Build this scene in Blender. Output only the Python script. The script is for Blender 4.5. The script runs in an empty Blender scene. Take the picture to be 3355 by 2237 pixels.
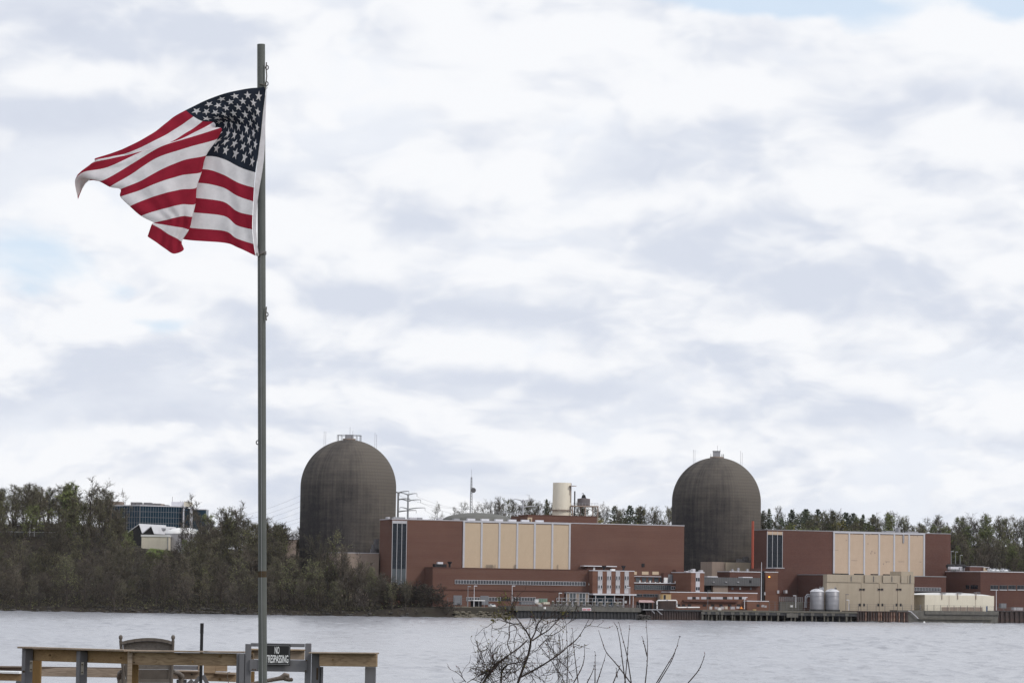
import bpy, math, random
from math import sin, cos, tan, radians, pi, exp, sqrt, atan2
from mathutils import Vector, Matrix

random.seed(7)
SC = bpy.context.scene
COL = SC.collection

# ------------------------------------------------------------------ camera
FPX = 10602.0
CX, CY = 1677.5, 1118.5
PITCH, ROLL = radians(4.425), radians(0.83)
CAM = Vector((0, 0, 11.2))
F0 = Vector((0, cos(PITCH), sin(PITCH)))
R0 = Vector((1, 0, 0))
U0 = Vector((0, -sin(PITCH), cos(PITCH)))
RR = R0 * cos(ROLL) + U0 * sin(ROLL)
UU = U0 * cos(ROLL) - R0 * sin(ROLL)
cam_data = bpy.data.cameras.new('camera')
cam_data.sensor_width = 36
cam_data.lens = FPX / 3355 * 36
cam_data.clip_start = 0.5
cam_data.clip_end = 20000
cam = bpy.data.objects.new('camera', cam_data)
COL.objects.link(cam)
m3 = Matrix((RR, UU, -F0)).transposed()
cam.matrix_world = Matrix.Translation(CAM) @ m3.to_4x4()
SC.camera = cam

def ray(sx, sy):
    return F0 + RR * ((sx - CX) / FPX) - UU * ((sy - CY) / FPX)

def at(sx, sy, y):
    d = ray(sx, sy)
    return CAM + d * (y / d.y)

# ------------------------------------------------------------------ nodes helpers
class NT:
    def __init__(s, tree):
        s.t = tree
        s.n = tree.nodes
        s.l = tree.links
    def new(s, typ, **kw):
        n = s.n.new(typ)
        for k, v in kw.items():
            setattr(n, k, v)
        return n
    def put(s, sock, v):
        if isinstance(v, (int, float)):
            sock.default_value = v
        elif isinstance(v, (tuple, list)):
            sock.default_value = v if len(v) == len(sock.default_value) else tuple(v) + (1,)
        else:
            s.l.new(v, sock)
    def m(s, op, a, b=None, c=None, clamp=False):
        n = s.n.new('ShaderNodeMath')
        n.operation = op
        n.use_clamp = clamp
        for i, v in enumerate((a, b, c)):
            if v is not None:
                s.put(n.inputs[i], v)
        return n.outputs[0]
    def mr(s, v, a, b, c=0.0, d=1.0, smooth=False):
        n = s.n.new('ShaderNodeMapRange')
        if smooth:
            n.interpolation_type = 'SMOOTHSTEP'
        s.put(n.inputs[0], v)
        for i, x in enumerate((a, b, c, d)):
            s.put(n.inputs[i + 1], x)
        return n.outputs[0]
    def mix(s, f, a, b, typ='MIX'):
        n = s.n.new('ShaderNodeMix')
        n.data_type = 'RGBA'
        n.blend_type = typ
        s.put(n.inputs[0], f)
        s.put(n.inputs[6], a)
        s.put(n.inputs[7], b)
        return n.outputs[2]
    def noise(s, vec, scale, detail=4, rough=0.55, dist=0.0, col=False, dim='3D'):
        n = s.n.new('ShaderNodeTexNoise')
        n.noise_dimensions = dim
        n.inputs['Scale'].default_value = scale
        n.inputs['Detail'].default_value = detail
        n.inputs['Roughness'].default_value = rough
        n.inputs['Distortion'].default_value = dist
        if vec is not None:
            s.l.new(vec, n.inputs['Vector'])
        return n.outputs['Color' if col else 'Fac']
    def xyz(s, v):
        n = s.n.new('ShaderNodeSeparateXYZ')
        s.l.new(v, n.inputs[0])
        return n.outputs
    def comb(s, x, y, z):
        n = s.n.new('ShaderNodeCombineXYZ')
        s.put(n.inputs[0], x); s.put(n.inputs[1], y); s.put(n.inputs[2], z)
        return n.outputs[0]
    def vmul(s, v, k):
        n = s.n.new('ShaderNodeVectorMath')
        n.operation = 'MULTIPLY'
        s.l.new(v, n.inputs[0])
        n.inputs[1].default_value = k
        return n.outputs[0]

# ------------------------------------------------------------------ sky
SUN_EL, SUN_AZ = radians(40), radians(122)
world = bpy.data.worlds.new('World')
SC.world = world
world.use_nodes = True
w = NT(world.node_tree)
for n in list(w.n):
    w.n.remove(n)
out = w.new('ShaderNodeOutputWorld')
bg = w.new('ShaderNodeBackground')
w.l.new(bg.outputs[0], out.inputs[0])
SKY_STRENGTH = 0.1
bg.inputs['Strength'].default_value = SKY_STRENGTH
skyn = w.new('ShaderNodeTexSky')
skyn.sky_type = 'NISHITA'
skyn.sun_disc = False
skyn.sun_elevation = SUN_EL
skyn.sun_rotation = SUN_AZ
skyn.air_density = 1.0
skyn.dust_density = 1.5
tc = w.new('ShaderNodeTexCoord')
dx, dy, dz = w.xyz(tc.outputs['Generated'])[:3]
den = w.m('MAXIMUM', w.m('ADD', dz, 0.42), 0.05)
px = w.m('DIVIDE', dx, den)
py = w.m('DIVIDE', dy, den)
pv = w.comb(px, py, 0.0)
warp = w.noise(pv, 5.0, 4, 0.55, col=True, dim='2D')
wrp = w.new('ShaderNodeVectorMath', operation='MULTIPLY_ADD')
w.l.new(warp, wrp.inputs[0]); wrp.inputs[1].default_value = (0.09, 0.09, 0.0); w.l.new(pv, wrp.inputs[2])
pw = wrp.outputs[0]
sh = w.new('ShaderNodeVectorMath', operation='ADD')
w.l.new(pw, sh.inputs[0]); sh.inputs[1].default_value = (0.006, -0.03, 0.0)
pw_up = sh.outputs[0]
def billow(v):
    vo = w.new('ShaderNodeTexVoronoi')
    vo.voronoi_dimensions = '2D'
    vo.feature = 'SMOOTH_F1'
    vo.inputs['Scale'].default_value = 6.5
    vo.inputs['Detail'].default_value = 3.0
    vo.inputs['Roughness'].default_value = 0.5
    vo.inputs['Lacunarity'].default_value = 2.3
    vo.inputs['Smoothness'].default_value = 0.55
    w.l.new(v, vo.inputs['Vector'])
    nz = w.noise(v, 9.0, 8, 0.55, 0.15, dim='2D')
    return w.m('ADD', w.m('MULTIPLY', w.m('SUBTRACT', 0.98, vo.outputs['Distance']), 0.8), w.m('MULTIPLY', w.m('SUBTRACT', nz, 0.5), 1.0))
n_big = w.noise(pv, 4.0, 4, 0.5, 0.2, dim='2D')
n_mid = billow(pw)
n_up = billow(pw_up)
n_fine = w.noise(pw, 40.0, 4, 0.6, 0.2, dim='2D')
emb = w.m('SUBTRACT', n_mid, n_up)
# blobs seen in the photograph's sky: (px, py, rx, ry, amount); positive darkens to grey, table two opens blue
yy = w.m('MAXIMUM', dy, 0.02)
wx, wy = w.xyz(warp)[:2]
aa = w.m('ADD', w.m('DIVIDE', dx, yy), w.m('MULTIPLY', w.m('SUBTRACT', wx, 0.5), 0.06))
ee = w.m('ADD', w.m('DIVIDE', dz, yy), w.m('MULTIPLY', w.m('SUBTRACT', wy, 0.5), 0.03))
def blob_sum(tab):
    tot = None
    for (bx_, by_, rx_, ry_, k_) in tab:
        d = ray(bx_, by_)
        a0, e0 = d.x / d.y, d.z / d.y
        qa = w.m('DIVIDE', w.m('SUBTRACT', aa, a0), rx_ / FPX)
        qe = w.m('DIVIDE', w.m('SUBTRACT', ee, e0), ry_ / FPX)
        r2 = w.m('ADD', w.m('MULTIPLY', qa, qa), w.m('MULTIPLY', qe, qe))
        g = w.m('MULTIPLY', w.m('POWER', 2.71828, w.m('MULTIPLY', r2, -1.0)), k_)
        tot = g if tot is None else w.m('ADD', tot, g)
    return tot
grey = blob_sum([(520, 70, 620, 95, 1.25), (150, 340, 330, 80, 1.0), (650, 240, 150, 70, .3), (1250, 640, 480, 90, .75),
                 (1050, 1010, 560, 60, .55), (1900, 1020, 560, 45, .45), (2450, 880, 520, 130, .5), (3000, 330, 240, 130, .55),
                 (1750, 1290, 260, 55, .75), (290, 1215, 200, 60, .55), (2700, 1360, 700, 60, .42), (420, 1330, 380, 40, .45),
                 (2050, 560, 350, 90, .2), (2550, 450, 240, 60, .3), (3200, 980, 240, 60, .3), (900, 1480, 900, 50, .2)])
white = blob_sum([(300, 210, 340, 80, .6), (1500, 210, 520, 130, .55), (2100, 300, 600, 150, .5), (1250, 800, 520, 60, .4),
                  (320, 1060, 330, 90, .55), (1650, 1180, 500, 60, .5), (2750, 1130, 520, 90, .35), (3100, 130, 240, 120, .6),
                  (560, 560, 300, 110, .3), (2900, 640, 380, 140, .35)])
blue = blob_sum([(2700, 40, 330, 60, .75), (2330, 10, 380, 45, .6), (3280, 20, 200, 55, .8), (2900, 120, 110, 60, .45), (90, 880, 190, 150, .8),
                 (560, 1100, 130, 55, .7), (1270, 110, 120, 40, .3), (330, 1000, 90, 60, .35), (450, 800, 200, 90, .2)])
place = w.m('SUBTRACT', grey, white)
# heaped cloud: billows with bright crowns and soft blue-grey undersides over a pale veil
cov = w.m('ADD', n_mid, w.m('ADD', w.m('MULTIPLY', w.m('SUBTRACT', n_big, 0.5), 0.7), w.m('MULTIPLY', w.m('SUBTRACT', n_fine, 0.5), 0.12)))
cov = w.m('ADD', cov, w.m('MULTIPLY', white, 0.12))
heap = w.mr(cov, -0.20, 0.14, 0.0, 1.0, True)
under = w.m('ADD', w.m('MULTIPLY', emb, -1.9), w.m('ADD', w.m('MULTIPLY', w.m('SUBTRACT', n_big, 0.47), 1.3), w.m('MULTIPLY', place, 0.95)))
shade = w.mr(under, -0.42, 0.8, 0.0, 1.0, True)
heap_col = w.mix(shade, (9.5, 9.62, 9.9), (6.95, 7.4, 8.4))
veil = w.m('ADD', w.m('ADD', place, w.m('MULTIPLY', n_mid, -0.35)), w.m('ADD', w.m('MULTIPLY', w.m('SUBTRACT', n_big, 0.5), 0.8), w.m('MULTIPLY', w.m('SUBTRACT', n_fine, 0.5), 0.2)))
veil_col = w.mix(w.mr(veil, -0.5, 0.9, 0.0, 1.0, True), (9.05, 9.35, 9.9), (6.6, 7.05, 8.1))
cloud_col = w.mix(heap, veil_col, heap_col)
bl = w.m('ADD', w.m('MULTIPLY', blue, 1.35), w.m('MULTIPLY', n_mid, -0.7))
bl = w.m('ADD', bl, w.m('MULTIPLY', w.m('SUBTRACT', n_fine, 0.5), 0.3))
hole = w.m('MULTIPLY', w.mr(bl, 0.22, 0.85, 0.0, 1.0, True), 0.9)
thin_blue = w.mix(0.82, skyn.outputs[0], (7.3, 8.6, 10.2))
skyc = w.mix(hole, cloud_col, thin_blue)
w.l.new(skyc, bg.inputs['Color'])

# ------------------------------------------------------------------ sun, exposure
sun_data = bpy.data.lights.new('sun', 'SUN')
sun_data.energy = 1.6
sun_data.angle = radians(12)
sun_data.color = (1.0, 0.95, 0.88)
sun = bpy.data.objects.new('sun', sun_data)
COL.objects.link(sun)
sdir = Vector((sin(SUN_AZ) * cos(SUN_EL), cos(SUN_AZ) * cos(SUN_EL), sin(SUN_EL)))
sun.rotation_euler = sdir.to_track_quat('Z', 'Y').to_euler()
sun.location = (50, -50, 120)
SC.view_settings.view_transform = 'Standard'
SC.view_settings.look = 'None'
SC.view_settings.gamma = 1
SC.view_settings.use_curve_mapping = False
SC.view_settings.exposure = 0.0
SC.render.engine = 'CYCLES'
SC.cycles.max_bounces = 6
SC.cycles.use_denoising = True

# ------------------------------------------------------------------ materials
def mat(name, base, rough=0.85, spec=0.3, var=None, vscale=0.3, vamt=0.5, metal=0.0, bump=None, extra=None):
    """var: second colour mixed in by noise of object space"""
    m = bpy.data.materials.new(name)
    m.use_nodes = True
    t = NT(m.node_tree)
    p = m.node_tree.nodes['Principled BSDF']
    p.inputs['Roughness'].default_value = rough
    p.inputs['Metallic'].default_value = metal
    if 'Specular IOR Level' in p.inputs:
        p.inputs['Specular IOR Level'].default_value = spec
    c = None
    oc = t.new('ShaderNodeTexCoord').outputs['Object']
    if var:
        n = t.noise(oc, vscale, 6, 0.6)
        f = t.m('MULTIPLY', t.mr(n, 0.3, 0.7), vamt)
        c = t.mix(f, base, var)
    if extra:
        c = extra(t, oc, c if c is not None else base)
    if c is None:
        p.inputs['Base Color'].default_value = tuple(base) + (1,)
    else:
        t.put(p.inputs['Base Color'], c)
    if bump:
        b = t.new('ShaderNodeBump')
        b.inputs['Strength'].default_value = bump[1]
        b.inputs['Distance'].default_value = bump[2] if len(bump) > 2 else 0.1
        t.l.new(t.noise(oc, bump[0], 5, 0.6), b.inputs['Height'])
        t.l.new(b.outputs[0], p.inputs['Normal'])
    return m

def courses(step, amt):
    def f(t, oc, c):
        z = t.xyz(oc)[2]
        s = t.m('FRACT', t.m('DIVIDE', z, step))
        band = t.m('MULTIPLY', t.mr(s, 0.82, 0.9), amt)
        big = t.noise(t.vmul(oc, (0.02, 0.02, 0.35)), 1.0, 4)
        c2 = t.mix(t.m('MULTIPLY', t.mr(big, 0.35, 0.7), 0.35), c, (0.08, 0.03, 0.026))
        grain = t.noise(oc, 2.5, 4, 0.7)
        c3 = t.mix(t.m('MULTIPLY', t.mr(grain, 0.3, 0.75), 0.3), c2, (0.22, 0.115, 0.09))
        return t.mix(band, c3, (0.2, 0.12, 0.1))
    return f

def ribs(step, dark, amt):
    def f(t, oc, c):
        x = t.xyz(oc)[0]
        s = t.m('FRACT', t.m('DIVIDE', x, step))
        band = t.m('MULTIPLY', t.mr(s, 0.6, 0.9), amt)
        st = t.noise(t.vmul(oc, (1.2, 1.2, 0.08)), 1.0, 4)
        c2 = t.mix(t.m('MULTIPLY', t.mr(st, 0.45, 0.8), 0.18), c, dark)
        return t.mix(band, c2, dark)
    return f

def streaks(dark, amt, sx=0.8, sz=0.05, lo=0.45, hi=0.75):
    def f(t, oc, c):
        st = t.noise(t.vmul(oc, (sx, sx, sz)), 1.0, 5, 0.65)
        return t.mix(t.m('MULTIPLY', t.mr(st, lo, hi), amt), c, dark)
    return f

def woodgrain(dark, amt, axis=0):
    def f(t, oc, c):
        k = [38, 38, 38]; k[axis] = 3
        st = t.noise(t.vmul(oc, tuple(k)), 1.0, 5, 0.6, 1.2)
        kn = t.noise(t.vmul(oc, (6, 6, 9)), 1.0, 2)
        c2 = t.mix(t.m('MULTIPLY', t.mr(st, 0.42, 0.68), amt), c, dark)
        return t.mix(t.m('MULTIPLY', t.mr(kn, 0.66, 0.74), 0.75), c2, (0.07, 0.045, 0.025))
    return f

M = {}
M['brick'] = mat('brick', (0.150, 0.083, 0.063), 0.92, 0.2, (0.116, 0.064, 0.051), 0.07, 1.0, extra=courses(0.8, 0.12))
M['brick_dark'] = mat('brick_dark', (0.112, 0.058, 0.047), 0.92, 0.2, (0.084, 0.044, 0.039), 0.07, 1.0, extra=courses(0.8, 0.1))
M['brick_warm'] = mat('brick_warm', (0.195, 0.10, 0.07), 0.92, 0.2, (0.155, 0.082, 0.06), 0.05, 0.8, extra=courses(0.8, 0.12))
M['tan_siding'] = mat('tan_siding', (0.545, 0.43, 0.31), 0.7, 0.3, (0.48, 0.375, 0.27), 0.3, 0.6, extra=ribs(0.55, (0.42, 0.325, 0.225), 0.4))
M['tan_siding2'] = mat('tan_siding2', (0.53, 0.41, 0.31), 0.7, 0.3, (0.455, 0.345, 0.26), 0.3, 0.6, extra=ribs(0.55, (0.40, 0.30, 0.22), 0.4))
M['tan_concrete'] = mat('tan_concrete', (0.41, 0.35, 0.275), 0.9, 0.2, (0.35, 0.30, 0.235), 0.25, 0.7, extra=streaks((0.28, 0.23, 0.17), 0.3))
M['taupe'] = mat('taupe', (0.32, 0.255, 0.215), 0.9, 0.2, (0.27, 0.215, 0.18), 0.25, 0.7, extra=streaks((0.2, 0.16, 0.14), 0.4))
M['cream'] = mat('cream', (0.72, 0.67, 0.56), 0.8, 0.3, (0.63, 0.58, 0.48), 0.25, 0.6, extra=streaks((0.5, 0.46, 0.38), 0.3))
M['white_trim'] = mat('white_trim', (0.66, 0.66, 0.7), 0.6, 0.4, (0.55, 0.55, 0.6), 0.6, 0.6)
M['white'] = mat('white', (0.8, 0.8, 0.8), 0.6, 0.4, (0.7, 0.7, 0.7), 0.6, 0.6)
M['mullion'] = mat('mullion', (0.50, 0.50, 0.53), 0.5, 0.4, (0.42, 0.42, 0.46), 0.6, 0.6)
M['pale_panel'] = mat('pale_panel', (0.50, 0.49, 0.52), 0.7, 0.3, (0.42, 0.41, 0.44), 0.6, 0.7)
M['grey_panel'] = mat('grey_panel', (0.16, 0.17, 0.19), 0.6, 0.3, (0.22, 0.22, 0.24), 0.6, 0.7)
M['glass'] = mat('glass', (0.009, 0.012, 0.018), 0.2, 0.22, (0.02, 0.026, 0.036), 0.35, 1.0)
M['glass_blue'] = mat('glass_blue', (0.016, 0.046, 0.075), 0.25, 0.2, (0.010, 0.028, 0.048), 0.12, 0.9)
M['glass_pale'] = mat('glass_pale', (0.075, 0.09, 0.10), 0.2, 0.5, (0.05, 0.06, 0.07), 0.4, 0.8)
M['dark'] = mat('dark', (0.022, 0.022, 0.026), 0.8, 0.2, (0.035, 0.033, 0.034), 0.6, 0.8)
M['steel'] = mat('steel', (0.32, 0.32, 0.34), 0.55, 0.4, (0.24, 0.24, 0.26), 0.5, 0.8)
M['steel_dark'] = mat('steel_dark', (0.11, 0.11, 0.12), 0.6, 0.4, (0.16, 0.15, 0.15), 0.6, 0.8)
M['pole_far'] = mat('pole_far', (0.30, 0.31, 0.33), 0.7, 0.3)
M['silver'] = mat('silver', (0.30, 0.30, 0.325), 0.42, 0.5, (0.22, 0.22, 0.24), 0.3, 0.8, metal=0.35, extra=streaks((0.2, 0.2, 0.22), 0.5, 1.4, 0.1))
M['concrete'] = mat('concrete', (0.155, 0.147, 0.132), 0.9, 0.2, (0.095, 0.092, 0.085), 0.4, 0.9, extra=streaks((0.08, 0.078, 0.07), 0.55))
M['concrete_dark'] = mat('concrete_dark', (0.075, 0.075, 0.075), 0.9, 0.2, (0.045, 0.045, 0.05), 0.5, 0.9, extra=streaks((0.02, 0.02, 0.024), 0.6))
M['sheet_pile'] = mat('sheet_pile', (0.055, 0.042, 0.042), 0.85, 0.3, (0.09, 0.06, 0.05), 0.6, 0.8, extra=streaks((0.02, 0.018, 0.02), 0.6, 1.5, 0.1))
M['rust'] = mat('rust', (0.13, 0.062, 0.05), 0.9, 0.2, (0.30, 0.22, 0.17), 0.9, 0.9)
M['wood_pile'] = mat('wood_pile', (0.145, 0.135, 0.112), 0.9, 0.2, (0.08, 0.075, 0.066), 0.8, 0.9)
M['grey_roof'] = mat('grey_roof', (0.17, 0.17, 0.16), 0.9, 0.2, (0.12, 0.12, 0.115), 0.3, 0.8)
M['light_roof'] = mat('light_roof', (0.62, 0.63, 0.66), 0.8, 0.3, (0.5, 0.5, 0.54), 0.2, 0.8)
M['yellow_tan'] = mat('yellow_tan', (0.52, 0.36, 0.16), 0.8, 0.3, (0.42, 0.29, 0.13), 0.8, 0.8)
M['red_pipe'] = mat('red_pipe', (0.36, 0.085, 0.05), 0.7, 0.3, (0.26, 0.06, 0.045), 0.3, 0.8)
M['green_paint'] = mat('green_paint', (0.10, 0.20, 0.14), 0.7, 0.3, (0.16, 0.24, 0.18), 0.8, 0.8)
M['blue_paint'] = mat('blue_paint', (0.03, 0.10, 0.26), 0.5, 0.4)
M['orange_paint'] = mat('orange_paint', (0.65, 0.24, 0.06), 0.6, 0.4)
M['red_roof'] = mat('red_roof', (0.30, 0.15, 0.15), 0.8, 0.3, (0.5, 0.42, 0.42), 0.7, 0.9)
M['red_letter'] = mat('red_letter', (0.42, 0.05, 0.06), 0.7, 0.3)
M['black_metal'] = mat('black_metal', (0.012, 0.012, 0.014), 0.5, 0.4)
M['car_white'] = mat('car_white', (0.72, 0.73, 0.75), 0.3, 0.5)
M['car_dark'] = mat('car_dark', (0.03, 0.03, 0.035), 0.3, 0.5)
M['rubber'] = mat('rubber', (0.02, 0.02, 0.02), 0.9, 0.2)
M['asphalt'] = mat('asphalt', (0.06, 0.06, 0.06), 0.95, 0.2, (0.09, 0.085, 0.08), 0.3, 0.8)

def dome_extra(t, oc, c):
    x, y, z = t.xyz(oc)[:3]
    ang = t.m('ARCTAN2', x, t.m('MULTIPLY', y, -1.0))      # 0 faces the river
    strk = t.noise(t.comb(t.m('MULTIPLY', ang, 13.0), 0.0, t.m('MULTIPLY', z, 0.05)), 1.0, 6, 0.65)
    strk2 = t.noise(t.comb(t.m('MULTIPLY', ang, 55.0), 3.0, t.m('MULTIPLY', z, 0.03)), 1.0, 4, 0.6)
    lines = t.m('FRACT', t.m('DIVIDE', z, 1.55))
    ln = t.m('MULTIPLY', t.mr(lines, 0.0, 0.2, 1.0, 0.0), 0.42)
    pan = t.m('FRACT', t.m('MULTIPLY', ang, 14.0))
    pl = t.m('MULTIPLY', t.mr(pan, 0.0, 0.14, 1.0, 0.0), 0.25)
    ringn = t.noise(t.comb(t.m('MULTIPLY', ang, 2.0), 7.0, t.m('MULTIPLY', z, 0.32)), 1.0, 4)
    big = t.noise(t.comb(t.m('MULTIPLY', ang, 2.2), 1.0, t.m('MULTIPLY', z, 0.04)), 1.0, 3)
    soil_and_tone = t.m('ADD', t.m('MULTIPLY', t.mr(strk, 0.36, 0.7), 0.75), t.m('MULTIPLY', t.mr(strk2, 0.4, 0.7), 0.35))
    soil_and_tone = t.m('ADD', soil_and_tone, t.m('MULTIPLY', t.mr(big, 0.4, 0.65), 0.5))
    soil_and_tone = t.m('ADD', soil_and_tone, t.m('MULTIPLY', t.mr(ringn, 0.35, 0.7), 0.65))
    # one flank is darker, and the tone lightens towards the crown
    flank_tone = t.m('MULTIPLY', t.mr(t.m('ADD', ang, t.m('MULTIPLY', t.m('SUBTRACT', big, 0.5), 1.2)), -0.75, 0.85, 1.0, 0.0, True), 0.85)
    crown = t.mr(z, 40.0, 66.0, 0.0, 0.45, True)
    soil_and_tone = t.m('SUBTRACT', t.m('ADD', t.m('MULTIPLY', t.m('SUBTRACT', soil_and_tone, 0.75), 0.62), t.m('MULTIPLY', flank_tone, 0.95)), crown, clamp=True)
    c1 = t.mix(soil_and_tone, (0.122, 0.108, 0.094), (0.030, 0.028, 0.031))
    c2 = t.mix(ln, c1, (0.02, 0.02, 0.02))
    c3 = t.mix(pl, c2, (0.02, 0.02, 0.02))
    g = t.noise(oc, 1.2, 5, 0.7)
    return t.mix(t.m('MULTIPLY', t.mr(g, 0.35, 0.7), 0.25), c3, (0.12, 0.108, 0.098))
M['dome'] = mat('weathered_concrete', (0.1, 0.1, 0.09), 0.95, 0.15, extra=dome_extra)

M['bark'] = mat('bark', (0.055, 0.046, 0.041), 0.95, 0.1, (0.085, 0.072, 0.062), 1.5, 0.8)
M['bark_pale'] = mat('bark_pale', (0.17, 0.15, 0.13), 0.95, 0.1, (0.11, 0.095, 0.08), 1.5, 0.8)
def per_tree(alt):
    def f(t, oc, c):
        r = t.new('ShaderNodeObjectInfo').outputs['Random']
        r2 = t.m('FRACT', t.m('MULTIPLY', r, 7.31))
        c2 = t.mix(t.m('MULTIPLY', r, 0.55), c, alt)
        return t.mix(1.0, c2, t.comb(t.mr(r2, 0, 1, 0.68, 1.3), t.mr(r2, 0, 1, 0.68, 1.3), t.mr(r2, 0, 1, 0.7, 1.28)), 'MULTIPLY')
    return f
def leafmat(name, a, b, alt=None):
    return mat(name, a, 0.8, 0.15, b, 0.6, 1.0, extra=per_tree(alt or tuple((x + y) / 2 for x, y in zip(a, b))))
M['twig'] = mat('twig', (0.135, 0.113, 0.097), 0.95, 0.1, (0.094, 0.079, 0.07), 0.5, 1.0, extra=per_tree((0.115, 0.112, 0.075)))
M['twig_grey'] = mat('twig_grey', (0.14, 0.125, 0.112), 0.95, 0.1, (0.105, 0.093, 0.082), 0.5, 1.0, extra=per_tree((0.15, 0.14, 0.10)))
M['bud_olive'] = leafmat('bud_olive', (0.19, 0.19, 0.095), (0.14, 0.135, 0.075), (0.17, 0.20, 0.08))
M['bud_brown'] = leafmat('bud_brown', (0.125, 0.108, 0.075), (0.085, 0.073, 0.056), (0.12, 0.12, 0.065))
M['leaf_green'] = leafmat('leaf_green', (0.19, 0.22, 0.085), (0.15, 0.175, 0.075))
M['leaf_yellow'] = leafmat('leaf_yellow', (0.33, 0.29, 0.08), (0.24, 0.22, 0.075))
M['needle'] = leafmat('needle', (0.085, 0.104, 0.075), (0.115, 0.132, 0.092))
M['blossom'] = leafmat('blossom', (0.42, 0.36, 0.33), (0.3, 0.25, 0.23))
M['brush'] = leafmat('brush', (0.055, 0.045, 0.04), (0.034, 0.03, 0.031))  # colour lowered to carry the shade inside the dense brush
M['rock'] = mat('rock', (0.10, 0.092, 0.086), 0.95, 0.15, (0.05, 0.047, 0.045), 0.7, 0.9, bump=(3, .5, .2))
M['rock_tan'] = mat('rock_tan', (0.165, 0.147, 0.113), 0.95, 0.15, (0.075, 0.068, 0.055), 0.7, 0.9, bump=(3, .5, .2))
def ground_extra(t, oc, c):
    n = t.noise(oc, 0.05, 6, 0.65)
    c2 = t.mix(t.mr(n, 0.4, 0.65), c, (0.035, 0.033, 0.026))
    n2 = t.noise(oc, 0.8, 5, 0.7)
    return t.mix(t.m('MULTIPLY', t.mr(n2, 0.4, 0.7), 0.5), c2, (0.062, 0.053, 0.043))
M['hillside'] = mat('leaf_litter', (0.045, 0.037, 0.032), 0.95, 0.1, extra=ground_extra)  # kept dark to carry the shade under the brush
M['grass'] = mat('grass', (0.12, 0.16, 0.04), 0.95, 0.1, (0.08, 0.11, 0.035), 0.3, 0.9)
M['bank'] = mat('bank_soil', (0.09, 0.085, 0.05), 0.95, 0.1, (0.06, 0.075, 0.03), 0.5, 0.9)
# foreground
M['pole_steel'] = mat('pole_steel', (0.085, 0.094, 0.09), 0.5, 0.35, (0.125, 0.132, 0.126), 3.0, 0.9, bump=(60, 0.2, .01))
M['rusty'] = mat('rusty_band', (0.05, 0.04, 0.03), 0.9, 0.2, (0.09, 0.06, 0.035), 30, 0.9)
M['wood'] = mat('cedar_wood', (0.40, 0.30, 0.20), 0.85, 0.2, (0.27, 0.195, 0.13), 2.5, 0.9, extra=woodgrain((0.13, 0.085, 0.05), 0.65))
M['wood_y'] = mat('cedar_wood_warm', (0.40, 0.28, 0.155), 0.85, 0.2, (0.25, 0.17, 0.10), 2.5, 0.9, extra=woodgrain((0.17, 0.10, 0.05), 0.5))
M['wood_post'] = mat('post_wood', (0.23, 0.145, 0.06), 0.85, 0.2, (0.17, 0.11, 0.055), 2.5, 0.9, extra=woodgrain((0.11, 0.07, 0.035), 0.5, 2))
M['wood_pale'] = mat('weathered_wood', (0.40, 0.32, 0.26), 0.88, 0.2, (0.27, 0.22, 0.17), 2.5, 0.9, extra=woodgrain((0.15, 0.115, 0.085), 0.7))
M['wood_old'] = mat('old_wood', (0.20, 0.155, 0.125), 0.9, 0.2, (0.15, 0.115, 0.095), 2.5, 0.9, extra=woodgrain((0.075, 0.055, 0.045), 0.75))
M['grey_paint'] = mat('grey_painted_wood', (0.165, 0.165, 0.18), 0.8, 0.25, (0.135, 0.135, 0.15), 4.0, 0.8, extra=streaks((0.09, 0.09, 0.095), 0.5, 12, 1.2, 0.5, 0.7))
M['grey_weather'] = mat('grey_driftwood', (0.33, 0.28, 0.255), 0.9, 0.2, (0.21, 0.175, 0.155), 9, 0.9, extra=woodgrain((0.12, 0.10, 0.085), 0.6), bump=(30, .6, .02))
M['chair_frame'] = mat('chair_frame', (0.115, 0.10, 0.088), 0.75, 0.3, (0.155, 0.135, 0.12), 12, 0.8)
M['chair_sling'] = mat('chair_sling', (0.21, 0.195, 0.18), 0.85, 0.2, (0.13, 0.115, 0.105), 40, 0.8)
M['bracket'] = mat('metal_plate', (0.34, 0.33, 0.30), 0.6, 0.4, (0.2, 0.17, 0.14), 25, 0.9)
M['sign_black'] = mat('sign_black', (0.012, 0.012, 0.014), 0.45, 0.4)
M['sign_white'] = mat('sign_white', (0.8, 0.82, 0.85), 0.6, 0.3)
M['twig_near'] = mat('shrub_bark', (0.045, 0.035, 0.033), 0.9, 0.2, (0.07, 0.055, 0.05), 30, 0.9)
M['bud_near'] = mat('shrub_bud', (0.17, 0.16, 0.05), 0.8, 0.2, (0.10, 0.08, 0.04), 30, 0.9)
M['bud_red'] = mat('shrub_red_bud', (0.14, 0.045, 0.045), 0.8, 0.2)
M['rope'] = mat('rope', (0.12, 0.11, 0.10), 0.9, 0.2)

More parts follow.
